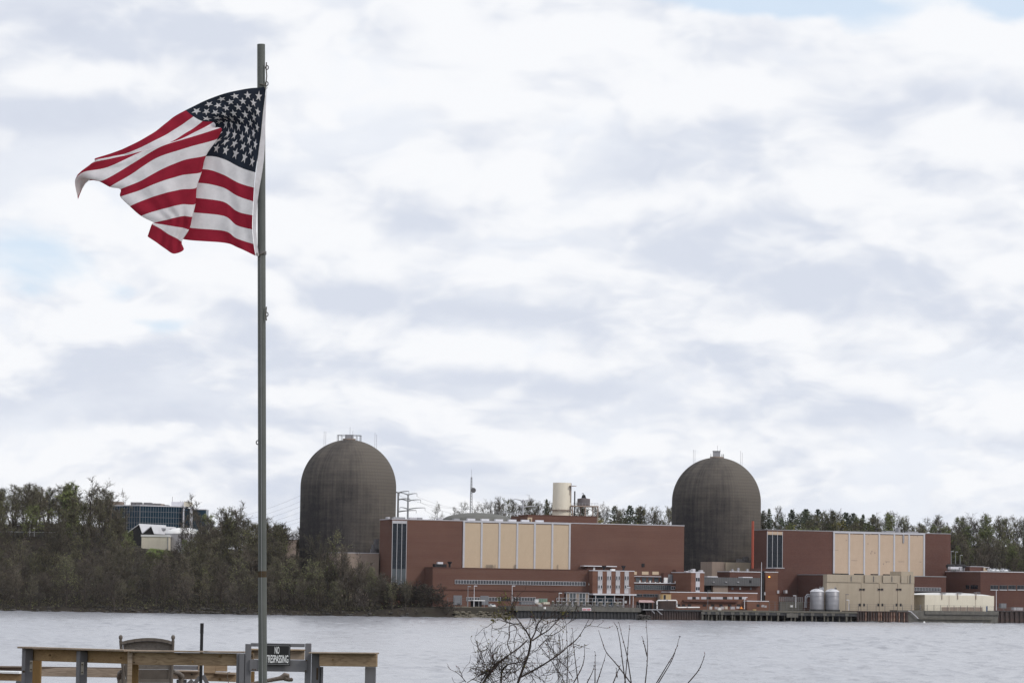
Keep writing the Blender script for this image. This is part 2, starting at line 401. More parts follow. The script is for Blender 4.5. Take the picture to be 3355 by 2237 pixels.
def cloth(name, c, trans=0.28):
    m = bpy.data.materials.new(name)
    m.use_nodes = True
    t = NT(m.node_tree)
    p = m.node_tree.nodes['Principled BSDF']
    p.inputs['Roughness'].default_value = 0.85
    p.inputs['Specular IOR Level'].default_value = 0.15
    oc = t.new('ShaderNodeTexCoord').outputs['Object']
    n = t.noise(oc, 14, 5, 0.6)
    dk = tuple(x * 0.86 for x in c)
    colr = t.mix(t.mr(n, 0.35, 0.65), c, dk)
    t.put(p.inputs['Base Color'], colr)
    b = t.new('ShaderNodeBump')
    b.inputs['Strength'].default_value = 0.35
    b.inputs['Distance'].default_value = 0.02
    t.l.new(t.noise(oc, 7, 6, 0.6, 0.6), b.inputs['Height'])
    t.l.new(b.outputs[0], p.inputs['Normal'])
    tr = t.new('ShaderNodeBsdfTranslucent')
    t.put(tr.inputs[0], colr)
    mx = t.new('ShaderNodeMixShader')
    mx.inputs[0].default_value = trans
    t.l.new(p.outputs[0], mx.inputs[1])
    t.l.new(tr.outputs[0], mx.inputs[2])
    o = [x for x in t.n if x.type == 'OUTPUT_MATERIAL'][0]
    t.l.new(mx.outputs[0], o.inputs[0])
    return m
M['flag_red'] = cloth('flag_red', (0.36, 0.024, 0.05), 0.36)
M['flag_white'] = cloth('flag_white', (0.92, 0.90, 0.94), 0.38)
M['flag_blue'] = cloth('flag_blue', (0.022, 0.029, 0.046), 0.12)

# water
mw = bpy.data.materials.new('river_water')
mw.use_nodes = True
t = NT(mw.node_tree)
p = mw.node_tree.nodes['Principled BSDF']
geo = t.new('ShaderNodeNewGeometry')
pos = geo.outputs['Position']
na = t.noise(t.vmul(pos, (1.6, 1.3, 0)), 1.0, 4, 0.6, 0.3, col=True)
ng = t.noise(t.vmul(pos, (0.03, 0.006, 0)), 1.0, 4, 0.55)
nx, ny = t.xyz(na)[:2]
ampl = t.mr(ng, 0.35, 0.65, 0.22, 0.45)
sx_ = t.m('MULTIPLY', t.m('SUBTRACT', nx, 0.5), ampl)
sy_ = t.m('MULTIPLY', t.m('SUBTRACT', ny, 0.5), ampl)
gn = t.xyz(geo.outputs['Normal'])
sx_ = t.m('ADD', sx_, gn[0]); sy_ = t.m('ADD', sy_, gn[1])
nv = t.new('ShaderNodeVectorMath', operation='NORMALIZE')
t.l.new(t.comb(sx_, sy_, 1.0), nv.inputs[0])
t.l.new(nv.outputs[0], p.inputs['Normal'])
p.inputs['Base Color'].default_value = (0.30, 0.31, 0.345, 1)
p.inputs['Roughness'].default_value = 0.22
p.inputs['IOR'].default_value = 1.33
M['water'] = mw

# ------------------------------------------------------------------ builders
A = radians(21)
CA, SA = cos(A), sin(A)
def W(u, v, z):
    return Vector((u * CA - v * SA, u * SA + v * CA, z))
def ident(x, y, z):
    return Vector((x, y, z))
def uvz(sx, sy, v):
    d = ray(sx, sy)
    n = Vector((-SA, CA, 0))
    k = (v - n.dot(CAM)) / n.dot(d)
    q = CAM + d * k
    return q.x * CA + q.y * SA, q.z

ZA = (1480, 1840, 4.704); ZB = (1900, 1820, 4.704); ZC = (2280, 1820, 4.704); ZD = (2700, 1820, 3.591)
ZE = (300, 1600, 4.704); Z1 = (0, 1500, 2.1278); Z2 = (800, 1400, 2.4125); Z3 = (1500, 1540, 3.0738)
Z4 = (2100, 1440, 2.5708); Z5 = (2600, 1600, 3.1152); ZT = (1450, 1950, 2.6133)
R1 = (0, 2020, 3.36); R2 = (650, 2020, 3.36); ZF = (200, 120, 2.1194)
def Q(z, x, y):
    return z[0] + x / z[2], z[1] + y / z[2]
def rect(v, z, x0, y0, x1, y1):
    """a facade rectangle measured in a crop: y0, y1 at its middle; -> u0, u1, z0, z1"""
    xm, ym = (x0 + x1) / 2, (y0 + y1) / 2
    u0 = uvz(*Q(z, x0, ym), v)[0]; u1 = uvz(*Q(z, x1, ym), v)[0]
    zt = uvz(*Q(z, xm, y0), v)[1]; zb = uvz(*Q(z, xm, y1), v)[1]
    return u0, u1, zb, zt

class Root:
    pass
ROOTS = {}
def setp(o, label=None, cat=None, group=None, kind=None):
    if label: o['label'] = label
    if cat: o['category'] = cat
    if group: o['group'] = group
    if kind: o['kind'] = kind
def thing(name, label, cat, loc=(0, 0, 0), rz=0.0, group=None):
    o = bpy.data.objects.new(name, None)
    COL.objects.link(o)
    o.empty_display_size = 0.5
    o.location = loc
    o.rotation_euler = (0, 0, rz)
    setp(o, label, cat, group)
    ROOTS[o.name] = Matrix.Translation(Vector(loc)) @ Matrix.Rotation(rz, 4, 'Z')
    return o
def pthing(name, label, cat, u, v, z, group=None):
    return thing(name, label, cat, W(u, v, z), A, group)
def top_inv(o):
    """world -> local matrix of an Empty root or of a part (parts sit at identity)"""
    mtx = Matrix.Identity(4)
    chain = []
    while o is not None:
        chain.append(o)
        o = o.parent
    for o in reversed(chain):
        mtx = mtx @ (Matrix.Translation(o.location) @ o.rotation_euler.to_matrix().to_4x4())
    return mtx.inverted()

class MB:
    def __init__(s, T=ident):
        s.v = []; s.f = []; s.mi = []; s.T = T; s.cur = 0; s.smooth = []
    def vert(s, x, y, z):
        s.v.append(s.T(x, y, z))
        return len(s.v) - 1
    def face(s, idx, smooth=False):
        s.f.append(tuple(idx)); s.mi.append(s.cur); s.smooth.append(smooth)
    def quad(s, a, b, c, d, smooth=False):
        i = [s.vert(*q) for q in (a, b, c, d)]
        s.face(i, smooth)
    def box(s, x0, x1, y0, y1, z0, z1):
        i = [s.vert(x, y, z) for z in (z0, z1) for y in (y0, y1) for x in (x0, x1)]
        for q in ((0, 2, 3, 1), (4, 5, 7, 6), (0, 1, 5, 4), (2, 6, 7, 3), (0, 4, 6, 2), (1, 3, 7, 5)):
            s.face([i[k] for k in q])
    def beam(s, p0, p1, wd, ht, side=None):
        """rectangular bar from p0 to p1, ht along the vertical-ish normal, wd across"""
        p0, p1 = Vector(p0), Vector(p1)
        d = (p1 - p0).normalized()
        up = Vector((0, 0, 1)) if abs(d.z) < 0.9 else Vector((0, 1, 0))
        if side is not None:
            sd = Vector(side); sd = (sd - d * sd.dot(d)).normalized()
        else:
            sd = d.cross(up).normalized()
        up = sd.cross(d).normalized()
        i = []
        for q in (p0, p1):
            for a_, b_ in ((-1, -1), (1, -1), (1, 1), (-1, 1)):
                i.append(s.vert(*(q + sd * (a_ * wd / 2) + up * (b_ * ht / 2))))
        for q in ((0, 1, 2, 3), (7, 6, 5, 4), (0, 4, 5, 1), (1, 5, 6, 2), (2, 6, 7, 3), (3, 7, 4, 0)):
            s.face([i[k] for k in q])
    def tube(s, pts, rad, n=6, caps=True, smooth=True):
        pts = [Vector(q) for q in pts]
        rings = []
        pa = None
        for k, q in enumerate(pts):
            d = (pts[min(k + 1, len(pts) - 1)] - pts[max(k - 1, 0)])
            if d.length < 1e-9: d = Vector((0, 0, 1))
            d.normalize()
            if pa is None:
                pa = d.orthogonal().normalized()
            else:
                pa = (pa - d * pa.dot(d))
                pa = pa.normalized() if pa.length > 1e-6 else d.orthogonal().normalized()
            pb = d.cross(pa)
            r = rad[k] if isinstance(rad, (list, tuple)) else rad
            rings.append([s.vert(*(q + pa * (r * cos(2 * pi * j / n)) + pb * (r * sin(2 * pi * j / n)))) for j in range(n)])
        for k in range(len(rings) - 1):
            for j in range(n):
                s.face((rings[k][j], rings[k][(j + 1) % n], rings[k + 1][(j + 1) % n], rings[k + 1][j]), smooth)
        if caps and n > 2:
            s.face(rings[0][::-1]); s.face(rings[-1])
    def lathe(s, cx, cy, prof, n=32, smooth=True):
        rings = []
        for (r, z) in prof:
            if r < 1e-5:
                rings.append([s.vert(cx, cy, z)])
            else:
                rings.append([s.vert(cx + r * cos(2 * pi * j / n), cy + r * sin(2 * pi * j / n), z) for j in range(n)])
        for k in range(len(rings) - 1):
            a_, b_ = rings[k], rings[k + 1]
            for j in range(n):
                j2 = (j + 1) % n
                if len(a_) == 1 and len(b_) == 1: continue
                if len(a_) == 1: s.face((a_[0], b_[j2], b_[j]), smooth)
                elif len(b_) == 1: s.face((a_[j], a_[j2], b_[0]), smooth)
                else: s.face((a_[j], a_[j2], b_[j2], b_[j]), smooth)
    def mesh(s, name, mats, inv=None):
        me = bpy.data.meshes.new(name)
        vs = [inv @ q for q in s.v] if inv is not None else s.v
        me.from_pydata([tuple(q) for q in vs], [], s.f)
        if not isinstance(mats, (list, tuple)): mats = [mats]
        for m_ in mats: me.materials.append(m_)
        me.polygons.foreach_set('material_index', s.mi)
        me.polygons.foreach_set('use_smooth', s.smooth)
        me.update()
        if any(s.smooth): me.set_sharp_from_angle(angle=0.75)
        return me
    def build(s, name, mats, parent=None, label=None, bevel=None):
        inv = top_inv(parent) if parent is not None else None
        o = bpy.data.objects.new(name, s.mesh(name, mats, inv))
        COL.objects.link(o)
        o.parent = parent
        if label: o['label'] = label
        if bevel:
            b = o.modifiers.new('bevel', 'BEVEL'); b.width = bevel; b.segments = 2; b.limit_method = 'ANGLE'
        return o

BOXC = {}
def pbox(parent, name, m_, u0, u1, v0, v1, z0, z1, label=None):
    """box part in the plant's own frame; alike pieces share their mesh"""
    if u1 < u0: u0, u1 = u1, u0
    key = (m_.name, round(u1 - u0, 2), round(v1 - v0, 2), round(z1 - z0, 2))
    du, dv, dz_ = key[1:]
    me = BOXC.get(key)
    if me is None:
        b = MB(); b.box(-du / 2, du / 2, -dv / 2, dv / 2, -dz_ / 2, dz_ / 2)
        me = BOXC[key] = b.mesh(name, m_)
    o = bpy.data.objects.new(name, me)
    COL.objects.link(o)
    o.parent = parent
    inv = top_inv(parent)
    o.location = inv @ W((u0 + u1) / 2, (v0 + v1) / 2, (z0 + z1) / 2)
    if label: o['label'] = label
    return o

def piece(parent, name, me, loc_local):
    o = bpy.data.objects.new(name, me)
    COL.objects.link(o)
    o.parent = parent
    o.location = loc_local
    return o

def smst(a, b, x):
    x = max(0.0, min(1.0, (x - a) / (b - a)))
    return x * x * (3 - 2 * x)
def interp(tab, x):
    if x <= tab[0][0]: return tab[0][1]
    for (a, fa), (b, fb) in zip(tab, tab[1:]):
        if x <= b:
            return fa + (fb - fa) * (x - a) / (b - a)
    return tab[-1][1]

# ------------------------------------------------------------------ terrain
def shore_y(x):
    yl = 1388 + 6 * sin(x * 0.021)
    vv = interp([(-60, 1303), (110, 1306), (150, 1325), (190, 1336), (300, 1352)], x)
    yr = (vv + 5 + x * SA) / CA
    k = smst(-60, -20, x)
    return yl * (1 - k) + yr * k
CREST = [(-600, 34), (-237, 40), (-196, 39), (-176, 29), (-150, 26), (-128, 27), (-103, 25), (-84, 17), (-66, 9), (-44, 5)]
def H(x, y):
    s = y - shore_y(x)
    if s < 0:
        return max(-4.0, s * 0.35)
    crest = interp(CREST, x)
    v = -x * SA + y * CA
    hill = 2.2 * smst(0, 5, s) + (crest - 2.2) * smst(2, 145, s)
    yard = 4.4 * smst(0, 3, s) + (19.5 if x > 150 else 10) * smst(1425, 1490, v) + (18 if x > 150 else 27.5) * smst(1500, 1660, v)
    k = smst(-66, -40, x)
    h = hill * (1 - k) + yard * k
    wob = 1.2 * sin(x * 0.09 + y * 0.05) * sin(y * 0.07 - x * 0.03)
    return h + wob * (1 - k) * smst(4, 30, s)

g = MB()
xs = [-3500, -2000, -1200, -800, -600, -480, -400] + [-340 + 8 * i for i in range(94)] + [430, 520, 640, 800, 1200, 2000, 3500]
rows = [-40, -8, -2, 0, 1, 2.5, 4, 6, 9, 13, 18, 24, 30, 38, 46, 55, 65, 76, 88, 100, 112, 124, 136, 150, 170, 190, 210, 230, 250, 270, 300, 340, 400, 500, 800, 1500, 4000]
gi = [[g.vert(x, shore_y(x) + s, H(x, shore_y(x) + s)) for x in xs] for s in rows]
for j in range(len(rows) - 1):
    for i in range(len(xs) - 1):
        g.face((gi[j][i], gi[j][i + 1], gi[j + 1][i + 1], gi[j + 1][i]), True)
o = g.build('hillside', M['hillside']); setp(o, 'brown leaf-littered hillside rising from the far shore', kind='structure')

import numpy as np
rng = np.random.default_rng(4)
NR_, NC_ = 820, 430
ds = 215 * (1720 / 215) ** (np.linspace(0, 1, NR_) ** 0.92)
fx = np.linspace(-1, 1, NC_)
XX = fx[None, :] * (ds[:, None] * 0.185 + 22)
YY = np.repeat(ds[:, None], NC_, 1)
XX = XX + rng.uniform(-.12, .12, XX.shape); YY = YY + rng.uniform(-.2, .2, YY.shape)
ZZ = np.zeros_like(XX)
gust = 0.75 + 0.3 * np.sin(XX * .021 + YY * .006 + 1) * np.sin(YY * .011 - XX * .008)
for k in range(34):
    lam = 2.2 * (7.5) ** (rng.random())
    th = math.radians(-62 + rng.normal(0, 34))               # wind sea running across and towards the near bank
    kx, ky = 2 * np.pi / lam * np.cos(th), 2 * np.pi / lam * np.sin(th)
    am = 0.0105 * lam * rng.uniform(.5, 1.2) / (1 + lam / 14)
    ph = kx * XX + ky * YY + rng.uniform(0, 6.28) + 1.1 * np.sin(XX * rng.uniform(.01, .05) + YY * rng.uniform(.01, .04) + k)
    wv = 1 - np.abs(np.sin(ph / 2))
    ZZ += am * (wv * 1.6 - .58 + .5 * np.sin(ph)) * gust
edge = np.minimum(1, np.minimum((1 - np.abs(fx))[None, :] * 20, np.minimum(np.arange(NR_), NR_ - 1 - np.arange(NR_))[:, None] / 12))
ZZ = ZZ * edge - 0.02
V_ = np.stack([XX, YY, ZZ], -1).reshape(-1, 3).astype(np.float32)
a_ = (np.arange(NR_ - 1)[:, None] * NC_ + np.arange(NC_ - 1)[None, :]).reshape(-1)
F_ = np.stack([a_, a_ + 1, a_ + NC_ + 1, a_ + NC_], -1).astype(np.int32)
c4 = [(NR_ - 1) * 0, NC_ - 1, NR_ * NC_ - 1, (NR_ - 1) * NC_]
n0 = len(V_)
V_ = np.vstack([V_, np.array([(-3500, 40, -.02), (3500, 40, -.02), (3500, 5300, -.02), (-3500, 5300, -.02)], np.float32)])
E_ = np.array([(n0, n0 + 1, c4[1], c4[0]), (n0 + 1, n0 + 2, c4[2], c4[1]), (n0 + 2, n0 + 3, c4[3], c4[2]), (n0 + 3, n0, c4[0], c4[3])], np.int32)
F_ = np.vstack([F_, E_])
me = bpy.data.meshes.new('river')
me.vertices.add(len(V_)); me.vertices.foreach_set('co', V_.ravel())
me.loops.add(F_.size); me.loops.foreach_set('vertex_index', F_.ravel())
me.polygons.add(len(F_)); me.polygons.foreach_set('loop_start', np.arange(0, F_.size, 4, dtype=np.int32)); me.polygons.foreach_set('loop_total', np.full(len(F_), 4, np.int32))
me.polygons.foreach_set('use_smooth', np.ones(len(F_), bool))
me.materials.append(M['water'])
me.update(calc_edges=True)
o = bpy.data.objects.new('river', me); COL.objects.link(o)
setp(o, 'wide choppy grey river', kind='structure')

# near bank
def HN(x, y):
    return interp([(-300, 10.5), (0, 9.4), (12, 8.6), (25, 7.7), (40, 6.7), (50, 4.6), (62, 1.0), (70, -1), (95, -4)], y) + 0.12 * sin(x * 0.7) * sin(y * 0.6)
g = MB()
xs = [-800, -400, -200, -100, -60] + [-40 + 4 * i for i in range(21)] + [60, 100, 200, 400, 800]
ys = [-300, -100, -40, -20, -8] + [0 + 4 * i for i in range(25)]
gi = [[g.vert(x, y, HN(x, y)) for x in xs] for y in ys]
for j in range(len(ys) - 1):
    for i in range(len(xs) - 1):
        g.face((gi[j][i], gi[j][i + 1], gi[j + 1][i + 1], gi[j + 1][i]), True)
o = g.build('bank', M['bank']); setp(o, 'grassy near riverbank', kind='structure')

# plant yard paving
# ------------------------------------------------------------------ containment domes
def dome(label, sx, y, sy_apex, r, platform):
    apex = at(sx, sy_apex, y)
    zb = 3.0
    zt = apex.z
    spring = zt - r
    d = thing('containment_dome', label, 'reactor building', (apex.x, y, zb), A, 'concrete containment domes')
    b = MB()
    prof = [(r + 0.0, zb), (r, zb + 12), (r, zb + 12.05), (r, spring)]
    for k in range(1, 25):
        a_ = pi / 2 * k / 24
        prof.append((r * cos(a_) if k < 24 else 0.0, spring + r * sin(a_)))
    b.lathe(apex.x, y, prof, 96)
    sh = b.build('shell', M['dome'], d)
    # band where formwork changes
    for zz in (zb + 15.5,):
        b = MB(); b.lathe(apex.x, y, [(r - 0.2, zz - .35), (r + 0.14, zz - .3), (r + 0.14, zz + .3), (r - 0.2, zz + .35)], 96)
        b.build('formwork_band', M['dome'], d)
    cx = apex.x
    b = MB()
    if platform:
        b.lathe(cx, y, [(1.0, zt - .2), (3.0, zt - .1), (3.0, zt + .5), (1.0, zt + .5)], 20)
        b.build('cap_slab', M['taupe'], d)
        b = MB(); b.box(cx - 1.9, cx + 1.9, y - 1.6, y + 1.6, zt + .3, zt + 2.3); b.build('vent_house', M['steel'], d)
        n = 14
        rr = 5.6
        zr = zt + 2.0
        ring = [(cx + rr * cos(2 * pi * k / n), y + rr * sin(2 * pi * k / n), zr) for k in range(n + 1)]
        b = MB(); b.tube(ring, .11, 5); b.build('ring_rail', M['steel_dark'], d)
        for k in range(n):
            b = MB(); q = ring[k]
            b.tube([(q[0], q[1], zt - .75), q], .1, 5); b.build('rail_post', M['steel_dark'], d)
    else:
        b.lathe(cx, y, [(0.6, zt - .3), (3.4, zt - .25), (3.4, zt + .35), (0.6, zt + .35)], 20)
        b.build('cap_slab', M['taupe'], d)
        b = MB(); b.box(cx - 1.9, cx + 1.6, y - 1.6, y + 1.6, zt + .35, zt + 3.0); b.build('vent_house', M['steel'], d)
        b = MB(); b.box(cx - 2.1, cx + 1.8, y - 1.8, y + 1.8, zt + 3.0, zt + 3.25); b.build('vent_roof', M['steel_dark'], d)
        for k in (-3.0, 2.4, 3.0, 3.4):
            b = MB(); b.tube([(cx + k, y - .6, zt - .4), (cx + k, y - .6, zt + 1.7)], .12, 5); b.build('rail_post', M['steel_dark'], d)
    for dxx, hh in ((-11.7, 7.4), (-10.9, 6.8), (11.9, 7.2), (12.7, 7.0), (0.3, 6.2), (1.6, 4.6)):
        zz = spring + sqrt(max(0, r * r - dxx * dxx)) - .3
        b = MB(); b.tube([(cx + dxx, y, zz), (cx + dxx, y, zz + hh)], .075, 4); b.build('lightning_rod', M['steel_dark'], d)
    return d, spring
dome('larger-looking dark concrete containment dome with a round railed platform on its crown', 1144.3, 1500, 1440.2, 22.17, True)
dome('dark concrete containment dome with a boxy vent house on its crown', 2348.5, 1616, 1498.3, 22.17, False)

# ------------------------------------------------------------------ halls
Y0 = 4.4     # yard level
def wallbox(parent, m_, u0, u1, v0, v1, z0, z1, coping=None, name='wall'):
    pbox(parent, name, m_, u0, u1, v0, v1, z0, z1)
    if coping:
        pbox(parent, 'coping', coping, u0 - .12, u1 + .12, v0 - .15, v1 + .12, z1 + .003, z1 + .35)

# hall one
V1 = 1375
u0 = uvz(1283.0, 1800, V1)[0]; u1 = uvz(2240.5, 1850, V1)[0]
zt = (uvz(1283, 1699.5, V1)[1] + uvz(2240.5, 1724, V1)[1]) / 2
hall = pthing('turbine_hall', 'long red brick turbine hall between the two domes with six tall tan panels', 'industrial building', (u0 + u1) / 2, V1, Y0)
wallbox(hall, M['brick'], u0, u1, V1, V1 + 16.7, Y0 - 1, zt, M['pale_panel'])
pbox(hall, 'rear_wing', M['brick'], uvz(1560, 1750, V1 + 17)[0], u1 - .05, V1 + 16.85, V1 + 44, Y0 - 1, zt - .3)
HALL1 = (uvz(1240, 1800, V1 + 16.7)[0], u1, zt)
def siding(parent, v, z, xs_top, ytop, ybot, m_, sh=0):
    us = []
    for k, (xa, xb) in enumerate(xs_top):
        ym = (ytop[0] + ybot[0]) / 2
        us.append(uvz(*Q(z, (xa + xb) / 2, (interp([(0, ytop[0]), (6, ytop[1])], k) + interp([(0, ybot[0]), (6, ybot[1])], k)) / 2), v)[0])
    zt_ = (uvz(*Q(z, xs_top[0][0], ytop[0]), v)[1] + uvz(*Q(z, xs_top[-1][0], ytop[1]), v)[1]) / 2
    zb_ = (uvz(*Q(z, xs_top[0][1], ybot[0]), v)[1] + uvz(*Q(z, xs_top[-1][1], ybot[1]), v)[1]) / 2
    for k in range(6):
        pbox(parent, 'siding_panel', m_, us[k] + .2, us[k + 1] - .2, v - .25, v + .2, zb_ - 3, zt_ - .9)
    for k in range(7):
        pbox(parent, 'mullion', M['mullion'], us[k] - .42, us[k] + .42, v - .5, v + .2, zb_ - 3, zt_ - .55)
    pbox(parent, 'head_rail', M['mullion'], us[0] - .5, us[6] + .5, v - .55, v + .2, zt_ - .55, zt_ + .25)
    return us, zb_, zt_
SID1 = siding(hall, V1, Z3, [(60, 55), (240, 233), (419, 413), (600, 590), (775, 768), (951, 945), (1125, 1120)], (504, 538), (985, 1005), M['tan_siding'])
def window_column(parent, v, z, x0, x1, ytop, yglass0, yglass1, yend, nrow, top_m, low_m, col_x=None):
    u0, u1, zb, ztp = rect(v, z, x0, ytop, x1, yend)
    _, _, zg1, zg0 = rect(v, z, x0, yglass0, x1, yglass1)
    n = 3
    pbox(parent, 'head_panel', top_m, u0, u1, v - .2, v + .2, zg0, ztp - .5)
    wd = (u1 - u0) / n
    rh = (zg0 - zg1) / nrow
    for r in range(nrow):
        for c in range(n):
            pbox(parent, 'pane', M['glass'], u0 + c * wd + .1, u0 + (c + 1) * wd - .1, v - .14 - .02 * ((r + c) % 2), v + .2, zg1 + r * rh + .05, zg1 + (r + 1) * rh - .05)
    if low_m:
        for c in range(n):
            pbox(parent, 'spandrel', low_m, u0 + c * wd + .2, u0 + (c + 1) * wd - .2, v - .16, v + .2, zb, zg1 - .1)
    for c in range(n + 1):
        uu = u0 + c * wd
        pbox(parent, 'mullion', M['mullion'], uu - .1, uu + .1, v - .3, v + .2, zb - (3 if low_m else 1), ztp - .4)
    for r in range(nrow + 1):
        pbox(parent, 'transom', M['dark'], u0, u1, v - .19, v + .2, zg1 + r * rh - .05, zg1 + r * rh + .05)
window_column(hall, V1, Z2, 1168, 1280, 727, 758, 1115, 1245, 11, M['pale_panel'], M['glass_pale'])
for k, (x, w_) in enumerate(((1150, 1.2), (1235, 5.5), (1345, 3.6), (1400, 2.0), (1560, 2.2), (1690, 2.6))):
    q = uvz(*Q(Z2, x, 722), V1)
    pbox(hall, 'roof_vent', M['pale_panel'] if k % 2 == 0 else M['steel'], q[0] - w_ / 2, q[0] + w_ / 2, V1 + 1.2, V1 + 4, zt + .3, zt + 1.15)
for k, x in enumerate((145, 285, 425, 560, 690, 835)):
    q = uvz(*Q(Z3, x, 500), V1)
    pbox(hall, 'roof_vent', M['white_trim'], q[0] - 1.8, q[0] + 1.8, V1 + .8, V1 + 2.5, zt + .36, zt + 1.25)
# stubs leaning on panels
for x in (285, 297, 309, 321, 333, 345, 368, 568, 578, 1001):
    q = uvz(*Q(Z3, x, 975), V1)
    pbox(hall, 'vent_pipe', M['steel_dark'], q[0] - .09, q[0] + .09, V1 - .9, V1 - .7, q[1] - 3, q[1] + 1.2)
q = uvz(*Q(Z3, 1865, 955), V1)
pbox(hall, 'wall_louvre', M['dark'], q[0] - .7, q[0] + .7, V1 - .3, V1 + .2, q[1] - .8, q[1] + .8)
# penthouse of hall one
VP = 1402
a0, a1, b0, b1 = rect(VP, Z3, 705, 463, 1400, 560)
pent = pthing('penthouse', 'low brick penthouse on the turbine hall roof under the cream stack', 'rooftop building', (a0 + a1) / 2, VP, zt + .36)
pbox(pent, 'wall', M['brick'], a0, a1, VP, VP + 22, zt + .06, b1)
pbox(pent, 'coping', M['brick_dark'], a0 - .15, a1 + .15, VP - .15, VP + 12.1, b1 + .003, b1 + .4)
c0, c1, d0, d1 = rect(VP - .5, Z3, 703, 475, 748, 520)
pbox(pent, 'tan_bay', M['tan_siding'], c0, c1, VP - .6, VP - .05, d0 - .5, d1)
e = rect(VP - .6, Z3, 720, 490, 733, 515)
pbox(pent, 'door', M['dark'], e[0], e[1], VP - .75, VP - .3, e[2], e[3])
PENT_Z = b1 + .4

# hall two
V2 = 1420
u0 = uvz(*Q(Z4, 1062, 900), V2)[0]; u1 = uvz(*Q(Z5, 1603, 660), V2)[0]
zt2 = (uvz(*Q(Z4, 1062, 762), V2)[1] + uvz(*Q(Z5, 1600, 462), V2)[1]) / 2
hall2 = pthing('turbine_hall', 'darker red brick turbine hall with stained tan panels beside the rust-red pipe', 'industrial building', (u0 + u1) / 2, V2, Y0)
wallbox(hall2, M['brick_dark'], u0, u1, V2, V2 + 16.5, Y0 - 1, zt2, M['steel'])
pbox(hall2, 'rear_wing', M['brick_dark'], uvz(2640, 1750, V2 + 17)[0], u1 - .05, V2 + 16.65, V2 + 44, Y0 - 1, zt2 - .3)
SID2 = siding(hall2, V2, Z5, [(410, 408), (568, 560), (722, 714), (873, 868), (1027, 1020), (1178, 1172), (1333, 1325)], (441, 462), (868, 905), M['tan_siding2'])
window_column(hall2, V2, Z4, 1063, 1190, 765, 800, 1087, 1100, 8, M['tan_siding2'], None)
# dents and stains as plates
rs = random.Random(3)
for (x, y, w_, h_) in [(770, 463, 50, 8), (1240, 470, 40, 7), (600, 458, 14, 12), (770, 475, 5, 14), (1228, 480, 5, 16), (1264, 485, 5, 18), (800, 640, 10, 14), (960, 745, 45, 6), (948, 752, 6, 10),
                       (620, 733, 60, 5), (1100, 745, 60, 5), (430, 628, 55, 4), (760, 562, 8, 8), (918, 768, 9, 12), (540, 527, 10, 8), (1295, 747, 20, 6), (790, 660, 8, 18), (830, 655, 10, 14)]:
    e = rect(V2 - .3, Z5, x - w_ / 2, y - h_ / 2, x + w_ / 2, y + h_ / 2)
    pbox(hall2, 'stain', M['taupe'], e[0], e[1], V2 - .275, V2 - .2, e[2], e[3])
e = rect(V2 - .3, Z5, 1113, 468, 1128, 555)
pbox(hall2, 'downpipe', M['steel'], e[0], e[1], V2 - .6, V2 - .2, e[2], e[3])
for (x, w_) in ((1010, 60), (1240, 70), (1100, 12)):
    q = uvz(*Q(Z5, x, 442), V2)
    pbox(hall2, 'roof_vent', M['steel'], q[0] - w_ * .04, q[0] + w_ * .04, V2 + 2, V2 + 5, zt2 + .36, zt2 + 1.0 + (1.8 if w_ < 20 else 0))

# rust-red pipe
q0 = W(uvz(*Q(Z4, 939, 1110), 1415)[0], 1415, 0); zt_ = uvz(*Q(Z4, 939, 685), 1415)[1]
rp = thing('exhaust_pipe', 'tall rust-red vertical pipe against the second turbine hall', 'pipe', (q0.x, q0.y, Y0), A)
b = MB(); b.tube([(q0.x, q0.y, Y0), (q0.x, q0.y, zt_)], .62, 14); b.build('pipe', M['red_pipe'], rp)
for k in range(5):
    zz = Y0 + (zt_ - Y0) * (.45 + .12 * k)
    b = MB(); b.tube([(q0.x, q0.y, zz), (q0.x, q0.y, zz + .3)], .72, 14); b.build('flange', M['red_pipe'], rp)

# ------------------------------------------------------------------ annexes in front of hall one
def strip_window(parent, v, u0, u1, z0, z1, ncol, nrow, frame=M['mullion'], glass=M['glass'], gap=.06, vg=0.1):
    wd = (u1 - u0) / ncol
    for c in range(ncol):
        pbox(parent, 'pane', glass, u0 + c * wd + gap, u0 + (c + 1) * wd - gap, v - vg, v + .2, z0 + .05, z1 - .05)
    b = MB(W)
    for c in range(ncol + 1):
        b.box(u0 + c * wd - .065, u0 + c * wd + .065, v - .26, v - .005, z0, z1)
    for r in range(nrow + 1):
        zz = z0 + (z1 - z0) * r / nrow
        th = .09 if r in (0, nrow) else .035
        b.box(u0 - .1, u1 + .1, v - .24, v - .008, zz - th, zz + th)
    b.build('window_frame', frame, parent)

VA = 1364
ua0 = uvz(*Q(Z2, 1490, 1200), VA)[0]; ua1 = uvz(*Q(ZB, 150, 400), VA)[0]
zat = (uvz(*Q(Z3, 0, 984), VA)[1] + uvz(*Q(Z3, 1300, 1010), VA)[1]) / 2
ann = pthing('annex', 'low brick annex with one long ribbon of windows below the tan panels', 'building', (ua0 + ua1) / 2, VA, Y0)
wallbox(ann, M['brick'], ua0, ua1, VA, V1 - .55, Y0 - 1, zat, M['brick_dark'])
u0 = uvz(*Q(ZA, 50, 303), VA)[0]; u1 = uvz(*Q(ZA, 2058, 338), VA)[0]
zw1 = (uvz(*Q(ZA, 50, 273), VA)[1] + uvz(*Q(ZA, 2058, 312), VA)[1]) / 2
zw0 = (uvz(*Q(ZA, 50, 333), VA)[1] + uvz(*Q(ZA, 2058, 365), VA)[1]) / 2
strip_window(ann, VA, u0, u1, zw0, zw1, 47, 3)
for (x0, x1) in ((225, 430), (570, 750), (940, 1290)):
    e = rect(VA, ZA, x0, 545, x1, 600)
    strip_window(ann, VA, e[0], e[1], e[2], e[3], max(3, round((x1 - x0) / 43)), 3)
